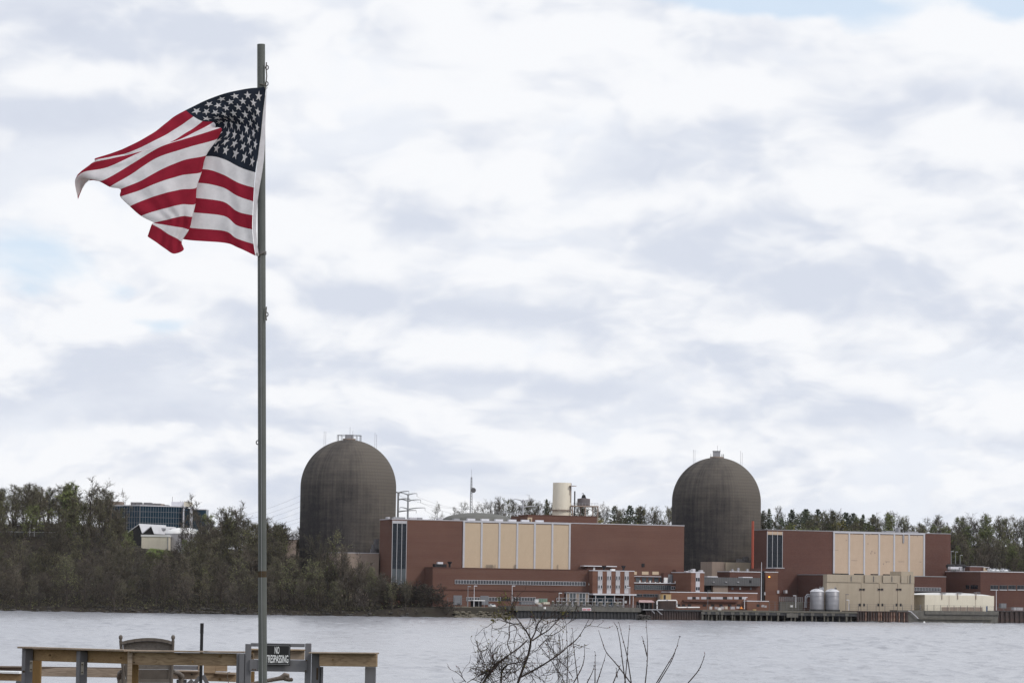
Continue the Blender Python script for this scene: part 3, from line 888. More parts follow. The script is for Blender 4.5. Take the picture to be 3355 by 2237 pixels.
for (x0, x1, y0, y1) in ((25, 155, 515, 660), (440, 565, 520, 660)):
    e = rect(VA, ZA, x0, y0, x1, y1)
    pbox(ann, 'loading_door', M['grey_panel'], e[0], e[1], VA - .2, VA + .2, e[2], e[3])
for (x0, x1, y0, y1) in ((750, 900, 545, 600),):
    e = rect(VA, ZA, x0, y0, x1, y1)
    pbox(ann, 'dark_opening', M['dark'], e[0], e[1], VA - .1, VA + .2, e[2], e[3])
e = rect(VA, ZA, 0, 436, 2060, 442)
pbox(ann, 'ledge', M['brick_dark'], ua0 + .2, ua1 - .2, VA - .3, VA - .01, e[2] - .1, e[3] + .1)
# white lamps on the annex wall + dark rooftop machine at its end
q = uvz(*Q(ZA, 2118, 345), VA)
pbox(ann, 'wall_lamp', M['white'], q[0] - .3, q[0] + .3, VA - .6, VA - .05, q[1] - .35, q[1] + .35)
def chiller(label, z, x0, y0, x1, y1, v, zb, fx=None):
    e = rect(v, z, x0, y0, x1, y1)
    t_ = pthing('rooftop_fan_unit', label, 'machine', (e[0] + e[1]) / 2, v, zb)
    pbox(t_, 'casing', M['dark'], e[0], e[1], v, v + 3, zb, e[3])
    return t_, e
t_, e = chiller('dark ventilation machine with a funnel standing on the end of the long annex roof', Z2, 1508, 1078, 1600, 1105, VA + 3, zat + .36)
pbox(t_, 'hood', M['white_trim'], e[0] + 1.5, e[0] + 4, VA + 3.4, VA + 5, e[3] + .003, e[3] + .9)
def funnel(parent, u, v, z0, z1, r):
    c = W(u, v, 0)
    b = MB(); b.lathe(c.x, c.y, [(0, z0), (r * .45, z0), (r * .45, z0 + (z1 - z0) * .5), (r, z0 + (z1 - z0) * .85), (r, z1), (0, z1)], 12, False)
    b.build('funnel', M['dark'], parent)
q = uvz(*Q(Z2, 1627, 1100), VA + 4)
funnel(t_, q[0], VA + 4.5, zat + .36, zat + .36 + 2.6, 1.0)

# four-bay block
VB = 1359.5
e = rect(VB, ZB, 195, 237, 835, 590)
blk = pthing('office_block', 'brick block with four pale window bays and two floors of windows', 'building', (e[0] + e[1]) / 2, VB, Y0)
zbt = e[3]
wallbox(blk, M['brick_warm'], e[0], e[1], VB, VA + 3, e[2] + .2, zbt, M['white_trim'])
u0b, u1b, zcan = e[0], e[1], e[2]
pbox(blk, 'canopy', M['white_trim'], u0b - .4, u1b + .4, VB - 2, VA + 1, e[2] - .5, e[2] + .19)
pbox(blk, 'base_wall', M['brick_dark'], u0b + 5, u1b - .3, VB + 2.2, VA + 3, Y0 - 1, e[2] - .5)
g0 = rect(VB + 1.6, ZB, 210, 605, 520, 690)
pbox(blk, 'glazed_entrance', M['glass_blue'], g0[0], g0[1], VB + 1.6, VB + 2.1, Y0, e[2] - .52)
for k in range(5):
    uu = u0b + 1 + (u1b - u0b - 2) * k / 4
    pbox(blk, 'canopy_post', M['white_trim'], uu - .12, uu + .12, VB - 1.6, VB - 1.36, Y0, e[2] - .503)
for (x0, x1) in ((275, 345), (414, 480), (550, 616), (686, 752)):
    r_ = rect(VB, ZB, x0, 245, x1, 580)
    pbox(blk, 'bay_panel', M['pale_panel'], r_[0], r_[1], VB - .14, VB + .1, r_[2], zbt - .1)
    for (y0, y1) in ((311, 370), (450, 503)):
        f_ = rect(VB, ZB, x0 + 4, y0, x1 - 4, y1)
        um = (f_[0] + f_[1]) / 2
        fr = MB(W)
        for (a_, c_) in ((f_[0] - .1, f_[0] + .1), (um - .3, um + .3), (f_[1] - .1, f_[1] + .1)):
            fr.box(a_, c_, VB - .34, VB - .145, f_[2], f_[3])
        fr.box(f_[0], f_[1], VB - .33, VB - .148, f_[2] - .12, f_[2] + .1); fr.box(f_[0], f_[1], VB - .33, VB - .148, f_[3] - .1, f_[3] + .1)
        wn = fr.build('window', M['mullion'], blk)
        for (a_, c_) in ((f_[0], um - .2), (um + .2, f_[1])):
            pbox(wn, 'pane', M['glass'], a_ + .05, c_ - .05, VB - .24, VB - .15, f_[2] + .05, f_[3] - .05)
# its penthouse and fans
VQ = VA + 6
e2 = rect(VQ, ZB, 60, 152, 570, 240)
pt = pthing('penthouse', 'small brick rooftop house with a white roof edge behind the four-bay block', 'rooftop building', (e2[0] + e2[1]) / 2, VQ, zat + .36)
pbox(pt, 'wall', M['brick_dark'], e2[0] + 2, e2[1] - 4, VQ + 1, V1 - .6, zat + .36, e2[3] - .4)
pbox(pt, 'roof', M['white_trim'], e2[0], e2[1], VQ, V1 - .6, e2[3] - .397, e2[3])
d_ = rect(VQ + 1, ZB, 205, 178, 232, 225)
pbox(pt, 'door', M['white'], d_[0], d_[1], VQ + .9, VQ + 1.1, zat + .4, d_[3])
for (x, lab) in ((373, 'dark flared exhaust fan on the block roof in front of its rooftop house'), (672, 'dark flared exhaust fan standing alone on the roof edge of the four-bay block')):
    q = uvz(*Q(ZB, x, 195), VB + 4); qt = uvz(*Q(ZB, x, 152), VB + 4)
    t_ = pthing('exhaust_fan', lab, 'fan', q[0], VB + 4, zbt + .36, 'flared exhaust fans')
    funnel(t_, q[0], VB + 4, zbt + .36, qt[1], 1.0)
q = uvz(*Q(ZB, 507, 218), VB + 2)
t_ = pthing('rooftop_hood', 'small white hood on the four-bay block roof', 'vent', q[0], VB + 2, zbt + .36)
pbox(t_, 'hood', M['white'], q[0] - .9, q[0] + .9, VB + 1.3, VB + 3, zbt + .36, zbt + 1.0)

# stepped middle building
VM = 1363
e = rect(VM, ZB, 835, 240, 1440, 700)
mid = pthing('administration_wing', 'stepped brick wing with white ledges and ribbon windows beside the four-bay block', 'building', (e[0] + e[1]) / 2, VM, Y0)
um0 = u1b + .05; um1 = uvz(*Q(ZB, 1720, 480), VM)[0]
zz = {k: uvz(*Q(ZB, 1100, y), VM)[1] for k, y in (('top', 238), ('tanb', 290), ('l1', 318), ('w1t', 335), ('w1b', 400), ('l2', 412), ('w2t', 452), ('w2b', 520), ('w3t', 588), ('w3b', 630))}
pbox(mid, 'wall', M['brick'], um0, um1, VM + 5, V1 - .02, zz['l2'], zz['top'])
pbox(mid, 'lower_wall', M['brick_warm'], um0, um1, VM, VM + 11.9, Y0 - 1, zz['l2'] - .4)
pbox(mid, 'ledge', M['white_trim'], um0, um1, VM - .8, VM + 4.99, zz['l2'] - .397, zz['l2'])
pbox(mid, 'upper_ledge', M['pale_panel'], um0, uvz(*Q(ZB, 1300, 318), VM)[0], VM + 3.6, VM + 4.98, zz['l1'] - .15, zz['l1'] + .15)
for (x0, x1) in ((835, 875), (955, 1055), (1115, 1213)):
    r_ = rect(VM + 5, ZB, x0, 242, x1, 290)
    pbox(mid, 'tan_panel', M['tan_siding'], max(r_[0], um0 + .02), r_[1], VM + 4.8, VM + 5.1, r_[2], r_[3])
for (x0, x1) in ((860, 922), (958, 1020), (1055, 1112), (1145, 1210), (1235, 1290)):
    r_ = rect(VM + 5, ZB, x0, 335, x1, 400)
    pbox(mid, 'window', M['glass_pale'], r_[0], r_[1], VM + 4.85, VM + 5.1, r_[2], r_[3])
r_ = rect(VM, ZB, 842, 452, 1400, 520)
strip_window(mid, VM, r_[0], r_[1], r_[2], r_[3], 17, 2, M['grey_panel'], M['glass_pale'])
r_ = rect(VM, ZB, 1405, 475, 1680, 515)
strip_window(mid, VM, r_[0], r_[1], r_[2], r_[3], 9, 1, M['white_trim'])
for (x0, x1, n) in ((845, 955, 5), (975, 1140, 7), (1155, 1208, 3)):
    r_ = rect(VM, ZB, x0, 588, x1, 630)
    strip_window(mid, VM, r_[0], r_[1], r_[2], r_[3], n, 1, M['grey_panel'])
r_ = rect(VM + 2, ZB, 1300, 262, 1370, 405)
pbox(mid, 'red_enclosure', M['brick_dark'], r_[0], r_[1], VM + 2.5, VM + 4.97, zz['l2'] + .003, r_[3])
r_ = rect(VM + 2, ZB, 1365, 285, 1430, 405)
pbox(mid, 'grey_door', M['grey_panel'], r_[0], r_[1], VM + 2.3, VM + 4.97, zz['l2'] + .004, r_[3])
r_ = rect(VM + 1, ZB, 1310, 335, 1362, 372)
pbox(mid, 'white_cabinet', M['white'], r_[0], r_[1], VM + 1.6, VM + 2.4, zz['l2'] + .005, r_[3])
for x in (920, 1078, 1312, 1468, 1000, 1160, 1230, 1390, 1540, 1600):
    q = uvz(*Q(ZB, x, 400), VM)
    pbox(mid, 'ledge_light', M['white'], q[0] - .22, q[0] + .22, VM - .5, VM - .1, zz['l2'] + .003, zz['l2'] + (.9 if x in (920, 1078, 1312, 1468) else .3))
r_ = rect(VM - 1, ZB, 1210, 590, 1270, 660)
pbox(mid, 'pink_shed', M['taupe'], r_[0], r_[1], VM - 1.5, VM - .01, Y0, r_[3])

# stair tower
VS = 1345
e = rect(VS, ZB, 1715, 262, 1915, 640)
tw = pthing('stair_tower', 'brick stair tower with one pale window bay', 'building', (e[0] + e[1]) / 2, VS, Y0)
zst = e[3]
wallbox(tw, M['brick_warm'], e[0], e[1], VS, VS + 22, Y0 - 1, zst, M['white_trim'])
r_ = rect(VS, ZB, 1783, 265, 1846, 555)
pbox(tw, 'bay_panel', M['pale_panel'], r_[0], r_[1], VS - .14, VS + .1, r_[2], zst - .1)
for (y0, y1) in ((338, 392), (480, 530)):
    f_ = rect(VS, ZB, 1787, y0, 1842, y1)
    um = (f_[0] + f_[1]) / 2
    for (a_, c_) in ((f_[0], um - .15), (um + .15, f_[1])):
        pbox(tw, 'pane', M['glass'], a_, c_, VS - .24, VS + .1, f_[2], f_[3])
r_ = rect(VS + 20, ZB, 1440, 215, 1590, 255)
pbox(tw, 'roof_house', M['brick_dark'], uvz(*Q(ZB, 1480, 240), VS + 18)[0], uvz(*Q(ZB, 1600, 240), VS + 18)[0], VS + 18, VS + 21.9, zst + .36, r_[3])
for k, x in enumerate((1640, 1700, 1745, 1830, 1865)):
    q = uvz(*Q(ZB, x, 240), VS + 6)
    pbox(tw, 'roof_gear', M['steel'] if k % 2 else M['pale_panel'], q[0] - .7, q[0] + .7, VS + 5, VS + 7, zst + .36, zst + .8 + .5 * (k % 3))

# low long brick building with pale panels
VL = 1335
e = rect(VL, ZC, -395, 572, 945, 700)
low = pthing('workshop', 'long low brick workshop with a row of pale panels and dark windows', 'building', (e[0] + e[1]) / 2, VL, Y0)
ul0, ul1, zlt = e[0], e[1], e[3]
wallbox(low, M['brick_warm'], ul0, ul1, VL, VL + 9.9, Y0 - 1, zlt, M['white_trim'])
cells = [(-130, -60, 0), (-55, -5, 1), (0, 50, 0), (80, 160, 0), (165, 228, 1), (232, 305, 0), (310, 412, 0), (415, 480, 1), (484, 500, 0), (505, 562, 0), (588, 655, 0), (660, 706, 1), (710, 772, 0)]
for (x0, x1, dk) in cells:
    r_ = rect(VL, ZC, x0, 632, x1, 668)
    pbox(low, 'window' if dk else 'pale_panel', M['dark'] if dk else M['pale_panel'], r_[0], r_[1], VL - (.08 if dk else .16), VL + .1, r_[2], r_[3])
pbox(low, 'eave', M['brick_dark'], ul0 + 6, ul1 - 10, VL - 1.2, VL - .02, rect(VL, ZC, 0, 690, 400, 710)[2], rect(VL, ZC, 0, 685, 400, 710)[3])
for x in (-268, -190, -100, 130, 258, 385, 520, 657):
    r_ = rect(VL, ZC, x - 25, 745, x + 25, 778)
    pbox(low, 'window', M['dark'], r_[0], r_[1], VL - .1, VL + .1, r_[2], r_[3])
e = rect(1331, ZC, 790, 703, 1120, 800)
ext = pthing('brick_shed', 'small flat brick shed at the end of the long low workshop', 'building', (e[0] + e[1]) / 2, 1331, Y0)
wallbox(ext, M['brick_warm'], e[0], e[1], 1331, VL - .02, Y0 - 1, e[3], M['white_trim'])
r_ = rect(1331, ZC, 935, 745, 980, 785)
pbox(ext, 'window', M['dark'], r_[0], r_[1], 1330.9, 1331.1, r_[2], r_[3])

# grey clad bridge
VG = 1358
e = rect(VG, ZC, 128, 333, 990, 460)
br = pthing('clad_gallery', 'raised gallery clad in grey ribbed sheet between brick buildings', 'building', (e[0] + e[1]) / 2, VG, Y0)
M['grey_ribs'] = mat('grey_ribs', (0.13, 0.13, 0.135), 0.8, 0.3, (0.10, 0.10, 0.105), 0.4, 0.8, extra=ribs(0.9, (0.06, 0.06, 0.065), 0.7))
pbox(br, 'cladding', M['grey_ribs'], e[0], e[1], VG, VG + 8, e[2], e[3])
for (x0, x1) in ((180, 340), (725, 875)):
    r_ = rect(VG, ZC, x0, 322, x1, 336)
    pbox(br, 'roof_edge', M['white_trim'], r_[0], r_[1], VG + .1, VG + 5, e[3] + .003, e[3] + .4)
for x in (268, 460, 648):
    r_ = rect(VG, ZC, x - 12, 385, x + 12, 408)
    pbox(br, 'bracket_lamp', M['pale_panel'], r_[0], r_[1], VG - .6, VG - .01, r_[2], r_[2] + .3)
r_ = rect(VG, ZC, 820, 375, 855, 420)
pbox(br, 'window', M['dark'], r_[0], r_[1], VG - .1, VG + .1, r_[2], r_[3])
zge = e[2]
r_ = rect(VG + 1, ZC, 262, 465, 492, 560)
pbox(br, 'tan_wall', M['taupe'], r_[0], r_[1], VG + 1, VG + 7.9, Y0, zge - .01)
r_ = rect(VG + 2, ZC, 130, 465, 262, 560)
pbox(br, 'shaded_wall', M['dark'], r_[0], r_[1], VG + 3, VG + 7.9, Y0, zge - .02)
r_ = rect(VG + 2, ZC, 492, 465, 990, 560)
pbox(br, 'brick_base', M['brick_dark'], r_[0], r_[1], VG + 2, VG + 7.9, Y0, zge - .01)
for (x0, x1, m_) in ((548, 578, M['grey_panel']), (672, 692, M['white']), (835, 858, M['grey_panel'])):
    r_ = rect(VG + 2, ZC, x0, 488, x1, 520)
    pbox(br, 'door_panel', m_, r_[0], r_[1], VG + 1.9, VG + 2.1, r_[2], r_[3])

# tan block at the foot of the second dome
VT = 1440
e = rect(VT, ZC, 255, 100, 842, 330)
tb = pthing('fuel_building', 'plain tan block at the foot of the second dome', 'building', (e[0] + e[1]) / 2, VT, Y0)
um = uvz(*Q(ZC, 455, 200), VT)[0]
pbox(tb, 'wall', M['tan_concrete'], um + .1, e[1], VT, VT + 14, Y0, e[3])
pbox(tb, 'pale_wall', M['taupe'], e[0], um - .1, VT + .6, VT + 14, Y0, e[3] + .1)
for (x0, x1, y0) in ((640, 700, 45), (740, 780, 20), (785, 800, 10), (700, 840, 75)):
    r_ = rect(VT + 6, ZC, x0, y0, x1, 100)
    pbox(tb, 'roof_pipework', M['steel_dark'], r_[0], r_[1], VT + 5, VT + 7 + .1 * x0 / 100, e[3] + .11, r_[3])

# brick blocks before hall two
VK = 1376
e = rect(VK, ZC, 522, 252, 1062, 480)
k1 = pthing('switchgear_building', 'plain dark brick building behind the grey gallery', 'building', (e[0] + e[1]) / 2, VK, Y0)
wallbox(k1, M['brick_dark'], e[0], e[1] - 2.3, VK, VK + 14, Y0 - 1, e[3], M['white_trim'])
pbox(k1, 'dark_gap', M['dark'], e[1] - 2.3, e[1] + .2, VK + 1, VK + 10, Y0, e[3] + .6)
for (x, h_) in ((570, .9), (660, 1.6), (800, 1.2)):
    q = uvz(*Q(ZC, x, 250), VK + 2)
    pbox(k1, 'roof_gear', M['steel'], q[0] - .4, q[0] + .4, VK + 2, VK + 3, e[3] + .36, e[3] + .36 + h_)
VK2 = 1381
e = rect(VK2, ZC, 1070, 256, 1262, 700)
k2 = pthing('brick_block', 'tall brick block with one lit orange lamp on its wall', 'building', (e[0] + e[1]) / 2, VK2, Y0)
wallbox(k2, M['brick_warm'], e[0], e[1], VK2, VK2 + 30, Y0 - 1, e[3], M['white_trim'])
e3 = rect(VK2 - 2, ZC, 1262, 193, 1415, 600)
pbox(k2, 'side_wall', M['brick_dark'], e[1] + .01, e3[1], VK2 + 2, VK2 + 31, Y0 - 1, e3[3])  # darker brick stands in for shade on this stretch
pbox(k2, 'side_coping', M['pale_panel'], uvz(*Q(ZC, 1220, 193), VK2 + 2)[0], e3[1] + .1, VK2 + 1.8, VK2 + 12, e3[3] + .003, e3[3] + .35)
q = uvz(*Q(ZC, 1127, 324), VK2)
lm = bpy.data.materials.new('lit_lamp'); lm.use_nodes = True
pp = lm.node_tree.nodes['Principled BSDF']; pp.inputs['Base Color'].default_value = (.9, .5, .1, 1)
pp.inputs['Emission Color'].default_value = (1, .42, .05, 1); pp.inputs['Emission Strength'].default_value = 2.5
pbox(k2, 'wall_lamp', lm, q[0] - .28, q[0] + .28, VK2 - .5, VK2 - .05, q[1] - .28, q[1] + .28)
for (x, y) in ((1040, 582), (1375, 552), (1250, 555), (1618, 452), (2025, 240)):
    q = uvz(*Q(ZC, x, y), VK2 + 1)
    if x < 1400:
        pbox(k2, 'wall_box', M['pale_panel'], q[0] - .5, q[0] + .5, VK2 - .4, VK2 + 1.99, q[1] - .7, q[1] + .7)
# low concrete wall with fence in front
e = rect(1365, ZC, 1290, 705, 1650, 780)
cwl = pthing('concrete_wall', 'low pale concrete wall topped by wire fence below the brick block', 'wall', (e[0] + e[1]) / 2, 1365, Y0)
cwl['kind'] = 'thing'
pbox(cwl, 'wall', M['concrete'], e[0], e[1], 1365, 1366, Y0 - 1, e[3])
b = MB(W)
zf = rect(1365, ZC, 1290, 635, 1650, 705)[3]
for k in range(13):
    uu = e[0] + (e[1] - e[0]) * k / 12
    b.box(uu - .07, uu + .07, 1365.3, 1365.5, e[3], zf)
for k in range(4):
    z_ = e[3] + (zf - e[3]) * (k + 1) / 4
    b.box(e[0], e[1], 1365.37, 1365.43, z_ - .05, z_ + .05)
b.build('wire_fence', M['steel'], cwl)

# annex of hall two
VN = 1388
e = rect(VN, Z5, 340, 884, 1235, 1100); zt_n = e[3]
un0 = e[0]; un1 = uvz(*Q(Z5, 1556, 960), VN)[0]
an2 = pthing('annex', 'low brick annex behind the tan concrete building with a short ribbon window', 'building', (un0 + un1) / 2, VN, Y0)
wallbox(an2, M['brick_dark'], un0, un1, VN, V2 - .6, Y0 - 1, (zt_n + uvz(*Q(Z5, 1400, 904), VN)[1]) / 2, M['steel'])
r_ = rect(VN, ZD, 1066, 374, 1370, 412)
strip_window(an2, VN, r_[0], r_[1], r_[2], r_[3], 17, 2)
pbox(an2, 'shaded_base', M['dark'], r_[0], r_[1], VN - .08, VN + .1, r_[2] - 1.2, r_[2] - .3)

# right-hand annex
VR = 1385
ur0 = uvz(*Q(ZD, 1840, 400), VR)[0]; ur1 = uvz(*Q(ZD, 2900, 400), VR)[0]
zr = uvz(*Q(ZD, 2100, 192), VR)[1]
an3 = pthing('service_building', 'broad low brick service building with four dark window groups', 'building', ur0 + 20, VR, Y0)
wallbox(an3, M['brick_dark'], ur0, ur1, VR, VR + 46, Y0 - 1, zr, M['white_trim'])
for (x0, x1, n) in ((1957, 2044, 5), (2063, 2149, 5), (2167, 2252, 5), (2273, 2360, 5), (2380, 2466, 5)):
    r_ = rect(VR, ZD, x0, 346, x1, 394)
    strip_window(an3, VR, r_[0], r_[1], r_[2], r_[3], n, 1, M['steel_dark'])
    pbox(an3, 'sill', M['white_trim'], r_[0] - .1, r_[1] + .1, VR - .35, VR - .01, r_[2] - .45, r_[2] - .15)
# side windows on the left flank
def side_window(parent, u, xa, xb, ya, yb):
    # facet normal -u : intersect rays with plane u = const
    def hit(x, y):
        d = ray(*Q(ZD, x, y)); n = Vector((CA, SA, 0))
        k = (u - n.dot(CAM)) / n.dot(d); q_ = CAM + d * k
        return -q_.x * SA + q_.y * CA, q_.z
    ym = (ya + yb) / 2; xm = (xa + xb) / 2
    va = hit(xa, ym)[0]; vb = hit(xb, ym)[0]; z1_ = hit(xm, ya)[1]; z0_ = hit(xm, yb)[1]
    n = max(2, round(abs(va - vb) / 4))
    v_lo, v_hi = min(va, vb), max(va, vb)
    for k in range(n):
        pbox(parent, 'pane', M['glass'], u - .1, u + .1, v_lo + (v_hi - v_lo) * k / n + .15, v_lo + (v_hi - v_lo) * (k + 1) / n - .15, z0_, z1_)
side_window(an3, ur0, 1667, 1710, 343, 388)
side_window(an3, ur0, 1722, 1810, 343, 388)
ROOF3 = zr + .36

# things on that roof terrace
def car(label, x, ypx, z, v, zb, m_, group, face=1):
    q = uvz(*Q(z, x, ypx), v)
    L_, Wd = 4.8, 1.95
    c = W(q[0], v, zb)
    t_ = pthing('parked_car', label, 'car', q[0], v, zb, group)
    def P(u_, v_, z_): return W(q[0] + u_, v + v_, zb + z_)
    h = Wd / 2
    prof = [(-2.35, .35), (-2.38, .95), (-1.25, 1.08), (-.65, 1.62), (1.6, 1.66), (2.25, 1.1), (2.35, .4)]
    b = MB(P)
    ia = [b.vert(-h * (.86 if z_ > 1.3 else 1), y_, z_) for (y_, z_) in prof]
    ib = [b.vert(h * (.86 if z_ > 1.3 else 1), y_, z_) for (y_, z_) in prof]
    b.face(ia[::-1]); b.face(ib)
    for k in range(len(prof)):
        k2 = (k + 1) % len(prof)
        b.face((ia[k], ia[k2], ib[k2], ib[k]))
    b.build('body', m_, t_, bevel=.05)
    b = MB(P); b.quad((-h * .82, -1.22, 1.12), (h * .82, -1.22, 1.12), (h * .74, -.7, 1.58), (-h * .74, -.7, 1.58))
    b.v = [q_ + W(0, -.03, 0).xyz * 1 + Vector((0, 0, .03)) for q_ in b.v]
    b.build('windscreen', M['glass'], t_)
    for s_ in (-1, 1):
        b = MB(P); b.box(s_ * h * .93 - .02, s_ * h * .93 + .03, -.6, 1.7, 1.12, 1.5); b.build('side_window', M['glass'], t_)
        b = MB(P); b.box(s_ * h * .7 - .18, s_ * h * .7 + .18, -2.43, -2.36, .72, .9); b.build('headlight', M['silver'], t_)
        for yy_ in (-1.45, 1.45):
            c0 = P(s_ * (h - .2), yy_, .34); c1 = P(s_ * (h + .02), yy_, .34)
            b = MB(); b.tube([c0, c1], .34, 12); b.build('wheel', M['rubber'], t_)
    return t_
VC = VR + 20
car('white car parked on the brick service building terrace next to the tan hut', 1967, 165, ZD, VC, ROOF3, M['car_white'], 'cars parked on the terrace')
car('white car parked on the terrace, second from the tan hut', 2018, 165, ZD, VC + .5, ROOF3, M['car_white'], 'cars parked on the terrace')
car('white car parked on the terrace beside a dark car', 2118, 172, ZD, VC - .5, ROOF3, M['car_white'], 'cars parked on the terrace')
car('dark car parked on the terrace beside a white car', 2148, 178, ZD, VC, ROOF3, M['car_dark'], 'cars parked on the terrace')
e = rect(VC + 4, ZD, 1715, 130, 1880, 190)
t_ = pthing('brick_hut', 'small brick hut on the terrace between black tank and tan hut', 'hut', (e[0] + e[1]) / 2, VC + 4, ROOF3)
wallbox(t_, M['brick_dark'], e[0], e[1], VC + 4, VC + 9, ROOF3, e[3], M['steel'])
e = rect(VC + 3, ZD, 1882, 132, 1940, 190)
t_ = pthing('guard_hut', 'tan hut with two dark windows on the terrace', 'hut', (e[0] + e[1]) / 2, VC + 3, ROOF3)
pbox(t_, 'wall', M['tan_siding'], e[0], e[1], VC + 3, VC + 6, ROOF3, e[3] - .3)
pbox(t_, 'roof', M['pale_panel'], e[0] - .2, e[1] + .2, VC + 2.8, VC + 6.2, e[3] - .297, e[3])
for x in (1906, 1923):
    r_ = rect(VC + 3, ZD, x - 6, 140, x + 6, 165)
    pbox(t_, 'window', M['dark'], r_[0], r_[1], VC + 2.9, VC + 3.1, r_[2], r_[3])
# black tanker and white trailer
e = rect(VC + 2, ZD, 1485, 97, 1710, 150)
t_ = pthing('black_tank', 'long black horizontal tank behind a white trailer on the terrace', 'tank', (e[0] + e[1]) / 2, VC + 6, ROOF3)
zc = (e[2] + e[3]) / 2; rr = (e[3] - e[2]) / 2 * .95
for (x0, x1) in ((1488, 1585), (1592, 1710)):
    r_ = rect(VC + 2, ZD, x0, 97, x1, 150)
    b = MB(W); pts = [(r_[0], VC + 6, zc), (r_[0] + .6, VC + 6, zc), (r_[1] - .6, VC + 6, zc), (r_[1], VC + 6, zc)]
    bb = MB(); bb.tube([W(*q_) for q_ in pts], [rr * .7, rr, rr, rr * .7], 16); bb.build('vessel', M['dark'], t_)
for k in range(5):
    uu = e[0] + 1.2 + (e[1] - e[0] - 2.4) * k / 4
    pbox(t_, 'saddle', M['steel_dark'], uu - .3, uu + .3, VC + 5, VC + 7, ROOF3, zc - rr * .7)
e = rect(VC - 2, ZD, 1488, 128, 1582, 185)
t_ = pthing('white_trailer', 'white box trailer standing before the black tank', 'trailer', (e[0] + e[1]) / 2, VC - 2, ROOF3)
zmm = (e[2] + e[3]) / 2
pbox(t_, 'box', M['white_trim'], e[0], e[1], VC - 2, VC + .6, zmm, e[3])
for k in range(5):
    uu = e[0] + .4 + (e[1] - e[0] - .8) * k / 4
    pbox(t_, 'leg', M['steel'], uu - .15, uu + .15, VC - 1.9, VC - 1.6, ROOF3, zmm - .003)
e = rect(VC - 1, ZD, 1588, 128, 1622, 185)
t_ = pthing('pipe_gantry', 'white pipe frame between the trailer and the brick hut', 'gantry', (e[0] + e[1]) / 2, VC - 1, ROOF3)
for uu in (e[0], (e[0] + e[1]) / 2, e[1]):
    pbox(t_, 'post', M['white_trim'], uu - .12, uu + .12, VC - 1, VC - .76, ROOF3, e[3] - .25)
pbox(t_, 'crossbar', M['white_trim'], e[0] - .12, e[1] + .12, VC - 1, VC - .76, e[3] - .247, e[3])

# ------------------------------------------------------------------ tan concrete intake building
VI = 1341
e = rect(VI, ZD, 32, 226, 1062, 650)
ti = pthing('intake_building', 'large plain tan concrete building with pairs of small dark windows', 'building', (e[0] + e[1]) / 2, VI, Y0)
ui0, ui1, zit = e[0], e[1], e[3]
uj = [ui0] + [uvz(*Q(ZD, x, 420), VI)[0] for x in (435, 650, 865)] + [ui1]
zled = rect(VI, ZD, 32, 322, 1062, 340)[3]
pbox(ti, 'wall', M['tan_concrete'], ui0, ui1, VI + .4, VI + 3, Y0 - 1, zit - .05)
pbox(ti, 'rear_wall', M['tan_concrete'], ui0 + 10, ui1 - .05, VI + 3.01, VI + 24, Y0 - 1, zit - .1)
for k in range(4):
    pbox(ti, 'wall_panel', M['tan_concrete'], uj[k] + (.12 if k else 0), uj[k + 1] - .12, VI, VI + .397, Y0 - 1, zled)
    w0 = (uj[k] + (1.8 if k else 0)); w1 = uj[k + 1] - .12 - (3.8 if k == 3 else 0)
    pbox(ti, 'parapet_panel', M['tan_concrete'], w0, w1, VI - .25, VI + .396, zled + .25, zit)
pbox(ti, 'corner_pier', M['tan_concrete'], ui1 - 3.6, ui1, VI - .02, VI + .39, zled + .2, zit)
uu0, uu1, zz0, zz1 = rect(VI, ZD, 918, 185, 1062, 230)
pbox(ti, 'roof_house', M['tan_concrete'], uu0, uu1, VI + 1, VI + 12, zit + .003, zz1)
for (x, y0, y1) in [(135, 376, 408)] + [(x, 380, 412) for x in (420, 471, 638, 688, 853, 902)] + [(x, 560, 592) for x in (420, 470, 638, 686, 852, 901)]:
    r_ = rect(VI, ZD, x - 10, y0, x + 10, y1)
    pbox(ti, 'window', M['taupe'] if y0 == 380 else M['dark'], r_[0], r_[1], VI - .12, VI + .1, r_[2], r_[3])
    if y0 == 380:
        um = (r_[0] + r_[1]) / 2 + (.35 if x in (420, 638, 853) else -.35)
        pbox(ti, 'vent', M['dark'], um - .6, um + .6, VI - .2, VI - .125, r_[2] + .3, r_[3] - .2)
for (x, y0, y1) in ((315, 240, 300), (580, 240, 305), (795, 240, 305), (1010, 222, 322)):
    r_ = rect(VI, ZD, x - 3, y0, x + 3, y1)
    pbox(ti, 'downpipe', M['steel_dark'], r_[0], r_[1], VI - .5, VI - .26, r_[2], r_[3])
for (x0, x1) in ((115, 195), (215, 290), (375, 470), (570, 635), (715, 775), (922, 935)):
    r_ = rect(VI + 3, ZD, x0, 206, x1, 222)
    pbox(ti, 'roof_gear', M['dark'], r_[0], r_[1], VI + 3, VI + 5, zit + .003, zit + (.55 if x1 < 900 else 1.6))

